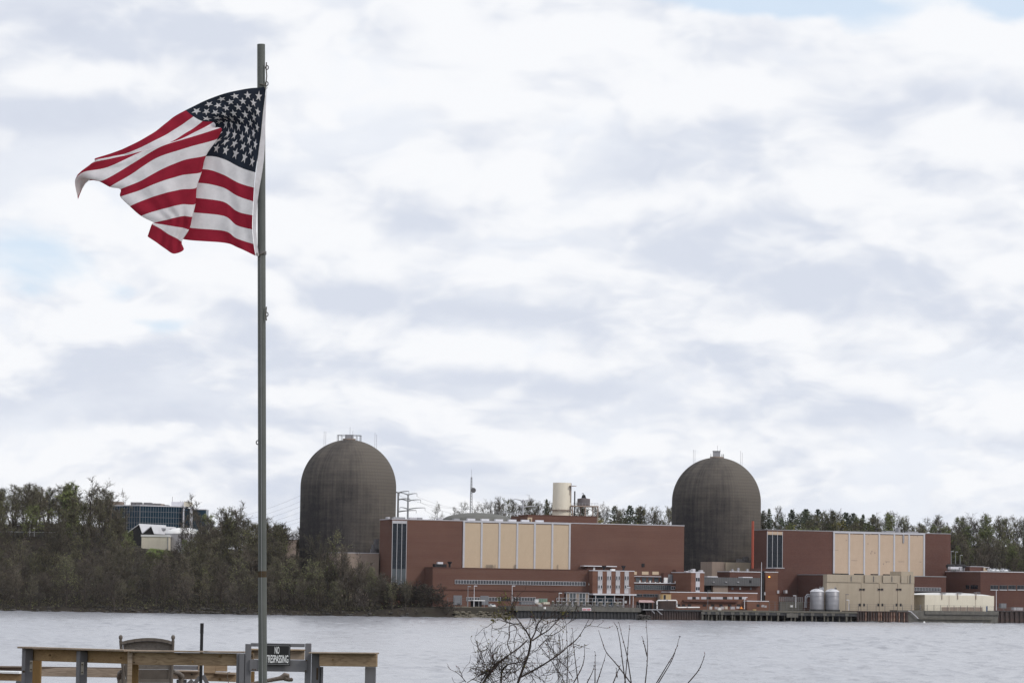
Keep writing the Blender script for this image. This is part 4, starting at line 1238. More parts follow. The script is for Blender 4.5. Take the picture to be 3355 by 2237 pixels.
# cream shed
VS2 = 1345
e = rect(VS2, ZD, 1185, 465, 2000, 640)
cs = pthing('cream_shed', 'long cream shed with a low curved white roof on the dock', 'shed', (e[0] + e[1]) / 2, VS2, Y0)
uc0, uc1, zct = e[0], e[1], e[3]
pbox(cs, 'wall', M['cream'], uc0, uc1, VS2, VS2 + 12.6, Y0 - 1, zct)
b = MB(W)
n = 20
for k in range(n):
    a_, c_ = k / n, (k + 1) / n
    za = zct + 1.15 * (1 - (2 * a_ - 1) ** 2) ** .8 + .02; zc_ = zct + 1.15 * (1 - (2 * c_ - 1) ** 2) ** .8 + .02
    ua, ub = uc0 - 4 + (uc1 - uc0 + 2.5) * a_, uc0 - 4 + (uc1 - uc0 + 2.5) * c_
    i = [b.vert(ua, VS2 + .3, zct + .004), b.vert(ub, VS2 + .3, zct + .004), b.vert(ub, VS2 + .3, zc_), b.vert(ua, VS2 + .3, za),
         b.vert(ua, VS2 + 12.4, zct + .004), b.vert(ub, VS2 + 12.4, zct + .004), b.vert(ub, VS2 + 12.4, zc_), b.vert(ua, VS2 + 12.4, za)]
    for q_ in ((0, 1, 2, 3), (7, 6, 5, 4), (3, 2, 6, 7)):
        b.face([i[x] for x in q_], q_ == (3, 2, 6, 7))
b.build('roof', M['white'], cs)
for x in (1385, 1570, 1785):
    r_ = rect(VS2, ZD, x - 3, 430, x + 3, 512)
    pbox(cs, 'drain_pipe', M['taupe'], r_[0], r_[1], VS2 - .35, VS2 - .05, r_[2], r_[3] - .3)
    pbox(cs, 'roof_drain', M['steel'], r_[0] - .3, r_[1] + 2.2, VS2 - .3, VS2 + 1.2, r_[3] - .297, r_[3])
for x in (1470, 1780):
    r_ = rect(VS2, ZD, x - 2, 455, x + 2, 600)
    pbox(cs, 'wall_joint', M['taupe'], r_[0], r_[1], VS2 - .06, VS2 + .1, Y0, zct - .1)
for k in range(5):
    x0 = 1385 + 97 * k
    r_ = rect(VS2, ZD, x0, 603, x0 + 88, 645)
    pbox(cs, 'base_panel', M['taupe'], r_[0], r_[1], VS2 - .2, VS2 + .1, Y0 - .6, r_[3])
t0 = rect(VS2 - 2, ZD, 1907, 588, 1925, 650)
t_ = pthing('blue_cylinder', 'tall blue locker standing on the dock before the cream shed', 'cylinder', (t0[0] + t0[1]) / 2, VS2 - 2, Y0)  # upright blue cylinder, its use unknown
c = W((t0[0] + t0[1]) / 2, VS2 - 2, 0)
b = MB(); b.lathe(c.x, c.y, [(0, Y0), (.36, Y0), (.36, t0[3] - .5), (.2, t0[3] - .1), (0, t0[3])], 14); b.build('body', M['blue_paint'], t_)
pbox(t_, 'latch', M['steel'], (t0[0] + t0[1]) / 2 - .06, (t0[0] + t0[1]) / 2 + .06, VS2 - 2.42, VS2 - 2.34, Y0 + 1, Y0 + 1.3)

# ------------------------------------------------------------------ tanks
def tank(label, x0, x1, ytop, ybot, v, zbase=None):
    e = rect(v, ZC, x0, ytop, x1, ybot)
    r = (e[1] - e[0]) / 2 * .98
    um = (e[0] + e[1]) / 2
    c = W(um, v, 0)
    zb = Y0 + 1.0
    t_ = pthing('storage_tank', label, 'tank', um, v, Y0, 'silver storage tanks')
    b = MB(); b.lathe(c.x, c.y, [(0, zb), (r, zb), (r, e[3]), (r * .995, e[3] + .02)], 36); b.build('shell', M['silver'], t_)
    b = MB(); b.lathe(c.x, c.y, [(r + .1, e[3] - .06), (r + .1, e[3] + .1), (r * .75, e[3] + .85), (r * .3, e[3] + 1.35), (0, e[3] + 1.4)], 36); b.build('cone_top', M['light_roof'], t_)
    b = MB(); b.lathe(c.x, c.y, [(0, Y0), (r + .4, Y0), (r + .4, zb - .003), (0, zb - .003)], 24, False); b.build('plinth', M['concrete_dark'], t_)
    for k in range(3):
        zz_ = zb + (e[3] - zb) * (k + 1) / 4
        b = MB(); b.lathe(c.x, c.y, [(r - .02, zz_ - .08), (r + .08, zz_ - .06), (r + .08, zz_ + .06), (r - .02, zz_ + .08)], 36); b.build('hoop', M['silver'], t_)
    for k, (dx_, hh) in enumerate(((-2.0, 1.4), (-1.4, 2.0), (-.6, 1.7), (.2, 2.4), (.6, 2.5))):
        b = MB(); q_ = W(um + dx_ * r / 3, v - r * .6, 0)
        b.tube([(q_.x, q_.y, e[3] - .1), (q_.x, q_.y, e[3] + hh)], .09, 5); b.build('rail_post', M['steel'], t_)
    return t_, um, v, r, e[3]
tk = tank('silver tank joined to the bent pipes, nearer the brick wall', 1768, 1965, 553, 820, 1342)
tank('silver tank standing next to the tan concrete building', 2003, 2200, 553, 820, 1340)
tank('silver tank half hidden behind the other two tanks', 1890, 2030, 530, 790, 1352)
# bent pipes
b0 = Q(ZC, 1770, 590)
for k, (ya, xb, yb, lab) in enumerate(((600, 1688, 725, 'upper bent silver pipe running down beside the tanks'), (625, 1700, 725, 'lower bent pale pipe running down beside the tanks'))):
    v = 1345 + k
    def P_(x, y): 
        u_, z_ = uvz(*Q(ZC, x, y), v); return W(u_, v, z_)
    t_ = thing('bent_pipe', lab, 'pipe', P_(xb, 800), A, 'bent pipes by the tanks')
    b = MB(); b.tube([P_(1775, ya), P_(1715 + 10 * k, ya), P_(xb + 4, ya + 25), P_(xb, yb), P_(xb - 4, 800)], .42 if k == 0 else .32, 10)
    b.build('pipe', M['silver'] if k == 0 else M['white_trim'], t_)
    b = MB(); q_ = P_(xb, yb); b.tube([q_ - Vector((0, 0, .2)), q_ + Vector((0, 0, .2))], .6, 12); b.build('flange', M['steel'], t_)

# ------------------------------------------------------------------ docks
# intake deck with sheet piling
VD = 1302
ud0 = uvz(*Q(ZA, 985, 720), VD)[0]; ud1 = uvz(*Q(ZB, 942, 820), VD)[0]
zd1 = rect(VD, ZA, 985, 688, 2352, 760)[3]; zd0 = rect(VD, ZA, 985, 688, 2352, 757)[2]
dk = pthing('intake_dock', 'concrete intake dock with dark sheet piling under it', 'dock', (ud0 + ud1) / 2, VD, 0)
pbox(dk, 'deck_beam', M['concrete'], ud0, ud1, VD, VD + 22, zd0, zd1)
nn = 70
for k in range(nn):
    w_ = (ud1 - 1 - ud0 - 1) / nn
    dv = .35 if k % 2 else .0
    pbox(dk, 'sheet_pile', M['concrete_dark'], ud0 + 1 + k * w_, ud0 + 1 + (k + 1) * w_ - .04, VD + .8 + dv, VD + 1.6 + dv, -2, zd0 - .003)
for x in (1090, 1100):
    pass
b = MB(W)
for k in range(48):
    uu = ud0 + .3 + (ud1 - ud0 - .6) * k / 47
    b.box(uu - .06, uu + .06, VD + .3, VD + .42, zd1, zd1 + 1.1)
for z_ in (.55, 1.1):
    b.box(ud0 + .3, ud1 - .3, VD + .33, VD + .39, zd1 + z_ - .05, zd1 + z_ + .05)
b.build('railing', M['steel_dark'], dk)
# twin warning boards
def board(label, x0, y0, x1, y1, v, tilt, group=None):
    e = rect(v, ZA, x0, y0, x1, y1)
    t_ = pthing('warning_board', label, 'sign', (e[0] + e[1]) / 2, v, e[2], group)
    pbox(t_, 'panel', M['white_trim'], e[0], e[1], v - .1, v - .002, e[2], e[3])
    return t_, e
for (x0, x1, lab) in ((2010, 2076, 'pale warning board with red lettering on the dock face, nearer the rubble bank'), (2080, 2146, 'pale warning board with red lettering on the dock face, nearer the timber pier')):
    t_, e = board(lab, x0, 706, x1, 750, VD, 0, 'warning boards on the dock face')
    rs = random.Random(int(x0))
    for ln in range(3):
        uu = e[0] + .2
        while uu < e[1] - .45:
            w_ = rs.uniform(.18, .4)
            z_ = e[3] - .45 - ln * (e[3] - e[2] - .4) / 3
            pbox(t_, 'lettering', M['red_letter'], uu, uu + w_, VD - .13, VD - .101, z_ - .13, z_ + .13)
            uu += w_ + .14
e = rect(VD, ZA, 1418, 692, 1450, 724)
t_ = pthing('notice_board', 'small square white notice fixed to the dock face', 'sign', (e[0] + e[1]) / 2, VD, e[2])
pbox(t_, 'panel', M['white'], e[0], e[1], VD - .1, VD - .002, e[2], e[3])
pbox(t_, 'print', M['red_letter'], e[0] + .5, e[1] - .5, VD - .12, VD - .101, e[2] + .5, e[2] + .8)

# pump units and crates on the intake deck
rs = random.Random(11)
def pump(label, u, v, z, grp):
    t_ = pthing('pump_unit', label, 'pump', u, v, z, grp)
    c = W(u, v, 0)
    
    bb = MB(W); bb.box(u - .9, u + .9, v - .7, v + .7, z, z + .45); bb.build('base', M['concrete'], t_)
    b = MB(); b.lathe(c.x, c.y, [(0, z + .45), (.6, z + .45), (.6, z + 1.7), (.75, z + 1.75), (.75, z + 1.95), (.4, z + 2.2), (0, z + 2.2)], 12); b.build('motor', M['wood_pile'], t_)
    b = MB(W); b.tube([(u + .5, v - .3, z + .9), (u + 1.5, v - .4, z + .9), (u + 1.7, v - .4, z + .2)], .2, 6); b.build('outlet_pipe', M['steel'], t_)
    pbox(t_, 'cover', M['pale_panel'], u - .7, u + .1, v - .75, v - .62, z + 2.21, z + 2.5)
    return t_
ORD = ['first', 'second', 'third', 'fourth', 'fifth', 'sixth', 'seventh', 'eighth', 'ninth']
xs_p = [1560, 1640, 1730, 1820, 1910, 2000, 2090, 2200, 2290]
for k, x in enumerate(xs_p):
    q = uvz(*Q(ZA, x, 640), VD + 5)
    pump('weathered pump unit on the intake dock, %s from the green container' % ORD[k], q[0], VD + 5, zd1, 'pumps in a row on the intake dock')
for k, x in enumerate([330, 420, 540, 620]):
    q = uvz(*Q(ZB, x, 700), VD + 6)
    pump('weathered pump unit before the white canopy, %s from the annex corner' % ORD[k], q[0], VD + 6, zd1, 'pumps on the dock before the canopy')
b = MB(W)
ga0 = uvz(*Q(ZA, 1620, 560), VD + 8)[0]; ga1 = uvz(*Q(ZB, 665, 650), VD + 8)[0]
gt = pthing('pipe_gantry', 'long steel pipe gantry behind the row of pumps', 'gantry', (ga0 + ga1) / 2, VD + 8, zd1)
for k in range(14):
    uu = ga0 + (ga1 - ga0) * k / 13
    pbox(gt, 'post', M['steel'], uu - .1, uu + .1, VD + 8, VD + 8.2, zd1, zd1 + 3.6)
for z_ in (2.2, 3.6):
    pbox(gt, 'rail', M['steel'], ga0 - .2, ga1 + .2, VD + 7.9, VD + 8.3, zd1 + z_ + .003, zd1 + z_ + .2)
for (z, x0, y0, x1, y1, m_, nm, lab) in [
    (ZA, 1290, 570, 1340, 640, 'white', 'cabinet', 'tall white cabinet on the dock at the end of the annex windows'),
    (ZA, 1345, 562, 1475, 625, 'green_paint', 'container', 'green equipment container on the intake dock'),
    (ZA, 1315, 628, 1382, 652, 'cream', 'crate', 'low cream crate in front of the green container, beside the white cabinet'),
    (ZA, 1425, 618, 1508, 652, 'cream', 'crate', 'cream crate in front of the green container, beside the pumps'),
    (ZA, 1345, 652, 1395, 680, 'pale_panel', 'crate', 'small pale crate at the dock edge'),
    (ZA, 1070, 612, 1285, 655, 'grey_panel', 'trailer', 'long low grey trailer parked below the annex windows'),
    (ZB, 280, 708, 320, 740, 'pale_panel', 'crate', 'pale box on the dock under the four-bay block'),
    (ZB, 415, 708, 475, 740, 'wood_pile', 'crate', 'brown box on the dock under the four-bay block'),
    (ZB, 555, 708, 620, 742, 'cream', 'crate', 'cream box on the dock under the four-bay block'),
    (ZB, 700, 690, 722, 728, 'white', 'cabinet', 'narrow white cabinet on the dock by the tall lamp post'),
    (ZB, 1275, 590, 1405, 672, 'yellow_tan', 'hut', 'yellow-tan hut on the wharf above the white pipe'),
    (ZC, 220, 782, 250, 822, 'white', 'crate', 'white box at the pier edge beside the lamp post'),
    (ZC, 300, 785, 332, 820, 'pale_panel', 'crate', 'grey-white box on the pier, left of the largest white box'),
    (ZC, 345, 795, 392, 836, 'white', 'crate', 'largest white box on the pier edge'),
    (ZC, 398, 782, 435, 822, 'pale_panel', 'crate', 'grey-white box on the pier, beside the largest white box'),
    (ZC, 455, 780, 490, 820, 'cream', 'crate', 'cream box with a yellow tinge on the pier'),
    (ZC, 545, 782, 600, 822, 'pale_panel', 'crate', 'wide pale box on the pier below the dark windows'),
    (ZC, 632, 782, 672, 812, 'white_trim', 'crate', 'pale box on the pier next to the orange cone'),
    (ZC, 1020, 755, 1050, 790, 'pale_panel', 'crate', 'upright pale box on the pier before the brick shed'),
    (ZC, 1060, 765, 1090, 795, 'pale_panel', 'crate', 'squat pale box on the pier before the brick shed'),
    (ZC, 890, 820, 930, 840, 'yellow_tan', 'crate', 'low yellow box on the pier edge'),
    (ZC, 1465, 760, 1495, 790, 'white', 'notice_board', 'square white notice on the fence below the concrete wall'),
    (ZD, 2080, 560, 2145, 615, 'grey_panel', 'container', 'grey container on the dock by the dark sheet piling'),
    (ZD, 2235, 605, 2340, 640, 'pale_panel', 'container', 'low pale container at the far end of the dock'),
]:
    v = VD + 4 if z in (ZA,) else (1312 if z is ZB else (1318 if z is ZC else 1352))
    if nm == 'trailer': v = VA - 20
    if nm == 'container' and z is ZA: v = VD + 7
    e = rect(v, z, x0, y0, x1, y1)
    t_ = pthing(nm, lab, nm.replace('_', ' '), (e[0] + e[1]) / 2, v, e[2])
    dpt = max(.8, min(2.5, (e[1] - e[0]) * .7))
    pbox(t_, 'body', M[m_], e[0], e[1], v, v + dpt, e[2], e[3] - .12)
    pbox(t_, 'lid', M['steel'] if nm in ('cabinet', 'container') else M[m_], e[0] - .08, e[1] + .08, v - .08, v + dpt + .08, e[3] - .117, e[3])
    nb = 2 if e[1] - e[0] < 3 else 5
    for k in range(nb):
        uu = e[0] + (e[1] - e[0]) * (k + .5) / nb
        pbox(t_, 'rib', M['steel'] if nm != 'crate' else M['taupe'], uu - .06, uu + .06, v - .06, v - .003, e[2] + .1, e[3] - .2)
    if nm == 'hut':
        pbox(t_, 'door', M['dark'], e[0] + .5, e[0] + 1.5, v - .1, v - .004, e[2], e[2] + 2)
# orange cone
e = rect(1316, ZC, 682, 780, 715, 815)
t_ = pthing('traffic_cone', 'orange cone-shaped marker on the pier', 'cone', (e[0] + e[1]) / 2, 1316, e[2])
c = W((e[0] + e[1]) / 2, 1316, 0)
b = MB(); b.lathe(c.x, c.y, [(.75, e[2] + .12), (.16, e[3]), (0, e[3])], 14); b.build('cone', M['orange_paint'], t_)
pbox(t_, 'foot', M['orange_paint'], (e[0] + e[1]) / 2 - .85, (e[0] + e[1]) / 2 + .85, 1315.2, 1316.8, e[2], e[2] + .117)

# lean-to roof and recessed bank between the docks
e = rect(1318, ZB, 905, 682, 1150, 712)
t_ = pthing('lean_to', 'open lean-to with a patchy red sloping roof on the wharf', 'shed', (e[0] + e[1]) / 2, 1318, Y0)
b = MB(W)
b.quad((e[0] - .8, 1316, e[2]), (e[1] - .6, 1316, e[2]), (e[1], 1321, e[3]), (e[0] + 1.5, 1321, e[3]))
b.quad((e[0] - .8, 1316, e[2] - .25), (e[0] + 1.5, 1321, e[3] - .25), (e[1], 1321, e[3] - .25), (e[1] - .6, 1316, e[2] - .25))
b.quad((e[0] - .8, 1316, e[2] - .25), (e[1] - .6, 1316, e[2] - .25), (e[1] - .6, 1316, e[2]), (e[0] - .8, 1316, e[2]))
b.build('roof', M['red_roof'], t_)
pbox(t_, 'back_wall', M['dark'], e[0], e[1] - .3, 1320, 1320.6, Y0 - .5, e[3] - .6)
for k in range(4):
    uu = e[0] - .3 + (e[1] - e[0] - .8) * k / 3
    pbox(t_, 'post', M['steel_dark'], uu - .12, uu + .12, 1316.2, 1316.45, Y0 - .5, e[2] - .3)

uw0 = ud1 + .05; uw1 = uvz(*Q(ZB, 1885, 850), 1308)[0]
zw = uvz(*Q(ZB, 1450, 828), 1308)[1]
wh = pthing('dark_wharf', 'dark sheet-piled wharf between the intake dock and the timber pier', 'dock', (uw0 + uw1) / 2, 1308, 0)
pbox(wh, 'deck', M['concrete_dark'], uw0, uw1, 1307.5, 1325, zw - .6, zw)
nn = 44
for k in range(nn):
    w_ = (uw1 - uw0 - 5) / nn
    pbox(wh, 'sheet_pile', M['sheet_pile'], uw0 + 5 + k * w_, uw0 + 5 + (k + 1) * w_ - .04, 1308 + (.4 if k % 2 else 0), 1309 + (.4 if k % 2 else 0), -2, zw - .603)
pbox(wh, 'wharf_shed', M['sheet_pile'], uvz(*Q(ZB, 1200, 760), 1318)[0], uvz(*Q(ZB, 1480, 760), 1318)[0], 1318, 1323, zw + .003, uvz(*Q(ZB, 1340, 700), 1318)[1])
# white goal-post pipe
def PP(z, v):
    return lambda x, y: W(uvz(*Q(z, x, y), v)[0], v, uvz(*Q(z, x, y), v)[1])
f = PP(ZB, 1312)
t_ = thing('white_pipe', 'white pipe bent like a goal post over the wharf', 'pipe', f(1340, 820), A)
b = MB(); b.tube([f(1190, 815), f(1188, 700), f(1205, 685), f(1480, 685), f(1493, 700), f(1493, 785), f(1510, 795), f(1845, 793)], .28, 8)
b.build('pipe', M['white'], t_)
for (x, y) in ((1340, 685), (1190, 760), (1490, 740), (1650, 794)):
    q_ = f(x, y); ax = Vector((0, 0, .25)) if y in (760, 740) else W(.25, 0, 0)
    b = MB(); b.tube([q_ - ax, q_ + ax], .4, 8); b.build('flange', M['steel'], t_)
# broken timber braces
f = PP(ZB, 1306)
for k, (pts, lab) in enumerate((([(970, 830), (1280, 828)], 'pale horizontal pipe lying along the wharf edge'), ([(1185, 835), (1265, 905)], 'leaning grey timber under the wharf edge'), ([(1105, 838), (1150, 885)], 'short leaning timber under the wharf edge'))):
    t_ = thing('loose_timber', lab, 'timber', f(*pts[0]), A)
    b = MB(); b.tube([f(*q_) for q_ in pts], .22, 6); b.build('log', M['steel'], t_)

# pier on piles
VPR = 1306
up0 = uvz(*Q(ZB, 1885, 860), VPR)[0] + .1; up1 = uvz(*Q(ZD, 392, 680), VPR)[0]
zp = (uvz(*Q(ZC, 200, 838), VPR)[1] + uvz(*Q(ZC, 2200, 858), VPR)[1]) / 2
pier = pthing('timber_pier', 'long pier on many piles in front of the workshop and tanks', 'pier', (up0 + up1) / 2, VPR, 0)
pbox(pier, 'deck', M['wood_pile'], up0, up1, VPR, VPR + 20, zp - .7, zp)
pbox(pier, 'fascia', M['concrete_dark'], up0 + .2, up1 - .2, VPR + .3, VPR + 1, zp - 2.0, zp - .703)
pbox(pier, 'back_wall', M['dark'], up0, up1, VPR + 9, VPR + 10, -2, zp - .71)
pil = [110, 185, 205, 270, 330, 390, 410, 485, 570, 620, 700, 745, 785, 860, 940, 1030, 1105, 1190, 1275, 1395, 1480, 1555, 1640, 1715, 1800, 1880, 1990, 2060, 2120, 2240, 2330, 2420]
for k, x in enumerate(pil):
    u_ = uvz(*Q(ZC, x, 930), VPR)[0]
    r = .36 if k % 3 else .5
    c = W(u_, VPR + .7 + (k % 2) * 1.2, 0)
    key = ('pile', r)
    me = BOXC.get(key)
    if me is None:
        b = MB(); b.tube([(0, 0, -2), (0, 0, zp - 2.0)], [r, r * .92], 8); me = BOXC[key] = b.mesh('pile', M['wood_pile'])
    piece(pier, 'pile', me, top_inv(pier) @ c)
    if k % 2 == 0:
        pbox(pier, 'pile_cap', M['concrete'], u_ - .8, u_ + .8, VPR + .1, VPR + .29, zp - 1.9, zp - .75)
r_ = rect(VPR, ZC, 1395, 885, 1572, 948)
pbox(pier, 'hanging_panel', M['concrete'], r_[0], r_[1], VPR - .3, VPR + .05, r_[2], r_[3])

# rusty sheet wall
VRS = 1322
ur_0 = uvz(*Q(ZD, 395, 700), VRS)[0]; ur_1 = uvz(*Q(ZD, 1000, 700), VRS)[0]
zrs = rect(VRS, ZD, 395, 652, 1000, 770)[3]
rw = pthing('rusty_bulkhead', 'rust-brown sheet pile bulkhead below the tan concrete building', 'dock wall', (ur_0 + ur_1) / 2, VRS, 0)
nn = 40
rs = random.Random(5)
for k in range(nn):
    w_ = (ur_1 - ur_0) / nn
    pbox(rw, 'sheet_pile', M['rust'] if rs.random() < .45 else M['sheet_pile'], ur_0 + k * w_, ur_0 + (k + 1) * w_ - .12, VRS + (.5 if k % 2 else 0), VRS + 1 + (.5 if k % 2 else 0), -2, zrs - .35)
pbox(rw, 'cap_beam', M['sheet_pile'], ur_0, ur_1, VRS - .2, VRS + 16, zrs - .347, zrs)
# concrete dock
VCD = 1333
uq0 = ur_1 + .1; uq1 = uvz(*Q(ZD, 2055, 710), VCD)[0]
zq = rect(VCD, ZD, 1000, 648, 2055, 775)[3]
cd = pthing('concrete_dock', 'grey concrete dock wall under the cream shed', 'dock', (uq0 + uq1) / 2, VCD, 0)
pbox(cd, 'wall', M['concrete'], uq0, uq1, VCD + .6, VCD + 22, -2, zq)
r_ = rect(VCD, ZD, 1190, 665, 2055, 692)
pbox(cd, 'upper_beam', M['concrete'], r_[0], uq1 + .02, VCD, VCD + .597, r_[2], zq + .02)
r_ = rect(VCD, ZD, 1110, 738, 1975, 750)
pbox(cd, 'waler', M['wood_pile'], r_[0], r_[1], VCD - .2, VCD + .597, r_[2], r_[3])
f = PP(ZD, VCD - .3)
b = MB(); b.tube([f(990, 648), f(1020, 655), f(1108, 738)], .25, 6); b.build('slope_rail', M['pale_panel'], cd)
# dark sheet piling at the end
VDS = 1345
ux0 = uq1 + .1; zx = uvz(*Q(ZD, 2200, 650), VDS)[1]
ds = pthing('dark_bulkhead', 'black ribbed sheet pile bulkhead beyond the concrete dock', 'dock wall', ux0 + 20, VDS, 0)
for k in range(80):
    pbox(ds, 'sheet_pile', M['sheet_pile'], ux0 + k * 1.3, ux0 + (k + 1) * 1.3 - .06, VDS + (.6 if k % 2 else 0), VDS + 1 + (.6 if k % 2 else 0), -2, zx - .3)
pbox(ds, 'cap_beam', M['concrete_dark'], ux0, ux0 + 104, VDS - .2, VDS + 14, zx - .297, zx)
# fence along the docks
def fence(label, v, ua, ub, z0, hgt, step, nm='dock_fence'):
    t_ = pthing(nm, label, 'fence', (ua + ub) / 2, v, z0)
    n = max(2, int((ub - ua) / step))
    for k in range(n + 1):
        uu = ua + (ub - ua) * k / n
        pbox(t_, 'post', M['steel_dark'], uu - .08, uu + .08, v, v + .16, z0, z0 + hgt)
    for k in range(4):
        zz_ = z0 + hgt * (k + 1) / 4 - .1
        pbox(t_, 'rail', M['steel_dark'], ua, ub, v + .05, v + .11, zz_ - .035, zz_ + .035)
    return t_
fence('tall wire fence on the dock before the tan concrete building', VI - 5, uvz(*Q(ZD, 300, 600), VI - 5)[0], uvz(*Q(ZD, 1130, 600), VI - 5)[0], zrs, 3.2, 4.2)
fence('tall wire fence on the dock before the cream shed', VS2 - 4, uvz(*Q(ZD, 1135, 600), VS2 - 4)[0], uvz(*Q(ZD, 2000, 600), VS2 - 4)[0], zq, 2.6, 3.4)
fence('wire fence along the dark bulkhead at the far end', VDS + 2, ux0, ux0 + 60, zx, 1.8, 3.5)
fence('wire fence between the brick shed and the silver tanks', 1325, uvz(*Q(ZC, 1130, 780), 1325)[0], uvz(*Q(ZC, 1760, 780), 1325)[0], Y0, 4.3, 2.6)
fence('wire fence on the yard edge below the brick annex', 1345, uvz(*Q(ZA, -60, 620), 1345)[0], uvz(*Q(ZA, 440, 620), 1345)[0], Y0, 4.0, 3)
# round-the-yard low red wall of glass block frame at the annex foot (windowed cabins)
e = rect(VA - 6, ZA, 1770, 480, 2110, 560)
t_ = pthing('glazed_shelter', 'pale framed glazed shelter at the foot of the long annex', 'shelter', (e[0] + e[1]) / 2, VA - 6, Y0)
for k in range(8):
    uu = e[0] + (e[1] - e[0]) * k / 7
    pbox(t_, 'post', M['mullion'], uu - .12, uu + .12, VA - 6, VA - 5.8, Y0, e[3])
    if k < 7:
        w_ = (e[1] - e[0]) / 7
        pbox(t_, 'pane', M['glass_pale'] if k % 3 else M['taupe'], uu + .15, uu + w_ - .15, VA - 5.9, VA - 5.7, Y0 + .3, e[3] - .2)
pbox(t_, 'roof', M['mullion'], e[0] - .2, e[1] + .2, VA - 6.3, VA - 3, e[3] + .003, e[3] + .25)
pbox(t_, 'back_wall', M['brick_dark'], e[0], e[1], VA - 3.4, VA - 3.1, Y0, e[3])
# white boat-like canopy & pale car in yard
e = rect(1330, ZA, 305, 585, 490, 600)
t_ = pthing('white_awning', 'thin white awning on posts at the yard edge', 'awning', (e[0] + e[1]) / 2, 1330, Y0)
pbox(t_, 'roof', M['white'], e[0], e[1], 1328, 1334, e[2], e[2] + .35)
for uu in (e[0] + .3, (e[0] + e[1]) / 2, e[1] - .3):
    pbox(t_, 'post', M['steel'], uu - .1, uu + .1, 1328.2, 1328.4, Y0, e[2] - .003)
pbox(t_, 'store_wall', M['dark'], e[0] + 1, e[1] - .4, 1331, 1333.8, Y0, e[2] - .004)
car('pale silver car parked in the yard above the rubble bank', 622, 660, ZA, 1322, Y0, M['car_white'], 'cars parked in the yard')

# ------------------------------------------------------------------ thin river haze
hb = MB(); hb.box(-3600, 3600, -320, 5700, -6, 84)
mh = bpy.data.materials.new('haze'); mh.use_nodes = True
for n in list(mh.node_tree.nodes):
    if n.type == 'BSDF_PRINCIPLED': mh.node_tree.nodes.remove(n)
vn = mh.node_tree.nodes.new('ShaderNodeVolumePrincipled')
vn.inputs['Color'].default_value = (0.9, 0.93, 1.0, 1)
vn.inputs['Density'].default_value = 0.000009
mo = [n for n in mh.node_tree.nodes if n.type == 'OUTPUT_MATERIAL'][0]
mh.node_tree.links.new(vn.outputs[0], mo.inputs['Volume'])
o = hb.build('haze', mh); setp(o, 'thin pale haze over the river', kind='stuff')

# ------------------------------------------------------------------ stack, roof plant, masts
def cyl_thing(name, label, cat, x, y, z0, z1, r0, r1, m_):
    t_ = thing(name, label, cat, (x, y, z0))
    b = MB(); b.lathe(x, y, [(r0, z0), (r1, z1), (r1 - .4, z1 + .02), (r1 - .5, z1 - 1), (0, z1 - 1)], 40); b.build('shell', m_, t_)
    return t_
vy = 1415
pb = W(uvz(*Q(Z3, 1045, 455), vy)[0], vy, 0)
rA = (uvz(*Q(Z3, 1137, 455), vy)[0] - uvz(*Q(Z3, 954, 455), vy)[0]) / 2
rB = (uvz(*Q(Z3, 1140, 140), vy)[0] - uvz(*Q(Z3, 970, 140), vy)[0]) / 2
ztop = uvz(*Q(Z3, 1055, 127), vy)[1]
zring = uvz(*Q(Z3, 1045, 402), vy)[1]
stk = cyl_thing('chimney_stack', 'thick tapering cream stack rising from the turbine hall roof', 'chimney', pb.x, pb.y, zt + .36, ztop, rA * .985, rB * .985, M['cream'])
b = MB(); b.lathe(pb.x, pb.y, [(rA, zring - .2), (rA + .9, zring - .15), (rA + .9, zring + .15), (rA, zring + .2)], 40); b.build('walkway', M['taupe'], stk)
b = MB()
for k in range(24):
    a_ = 2 * pi * k / 24
    b.tube([(pb.x + (rA + .8) * cos(a_), pb.y + (rA + .8) * sin(a_), zring), (pb.x + (rA + .8) * cos(a_), pb.y + (rA + .8) * sin(a_), zring + 1.0)], .05, 4)
b.build('guard_rail', M['steel'], stk)
for (x, y0, y1) in ((1108, 160, 330), (1127, 130, 400), (1098, 160, 250)):
    u_ = uvz(*Q(Z3, x, (y0 + y1) / 2), vy)[0]
    um = uvz(*Q(Z3, 1047, 300), vy)[0]
    off = sqrt(max(.1, rB ** 2 - (u_ - um) ** 2)) + .25
    q1 = W(u_, vy - off, uvz(*Q(Z3, x, y0), vy)[1]); q2 = W(u_, vy - off - .1, uvz(*Q(Z3, x, y1), vy)[1])
    b = MB(); b.tube([q1, q2], .13, 5); b.build('ladder', M['taupe'], stk)
b = MB(W); q = uvz(*Q(Z3, 1120, 160), vy); b.box(q[0] - 1.4, q[0] + 1.6, vy - 5.5, vy - 2, q[1] - .15, q[1] + .1); b.build('platform', M['taupe'], stk)
# unit one low dome
vy = 1440
e0 = uvz(*Q(Z3, -140, 500), vy)[0]; e1 = uvz(*Q(Z3, 545, 505), vy)[0]
za = uvz(*Q(Z3, 205, 428), vy)[1]; zb = uvz(*Q(Z3, 205, 505), vy)[1]
R_ = (e1 - e0) / 2; hcap = za - zb
cap = pthing('low_dome', 'flat grey dome just showing above the turbine hall roof', 'dome', (e0 + e1) / 2, vy, 10)
c = W((e0 + e1) / 2, vy, 0)
b = MB(); prof = [(R_, 8), (R_, zb - .5)] + [(R_ * cos(pi / 2 * k / 10), zb - .5 + (hcap + .5) * sin(pi / 2 * k / 10)) for k in range(1, 10)] + [(0, za)]
b.lathe(c.x, c.y, prof, 48); b.build('shell', M['grey_roof'], cap)
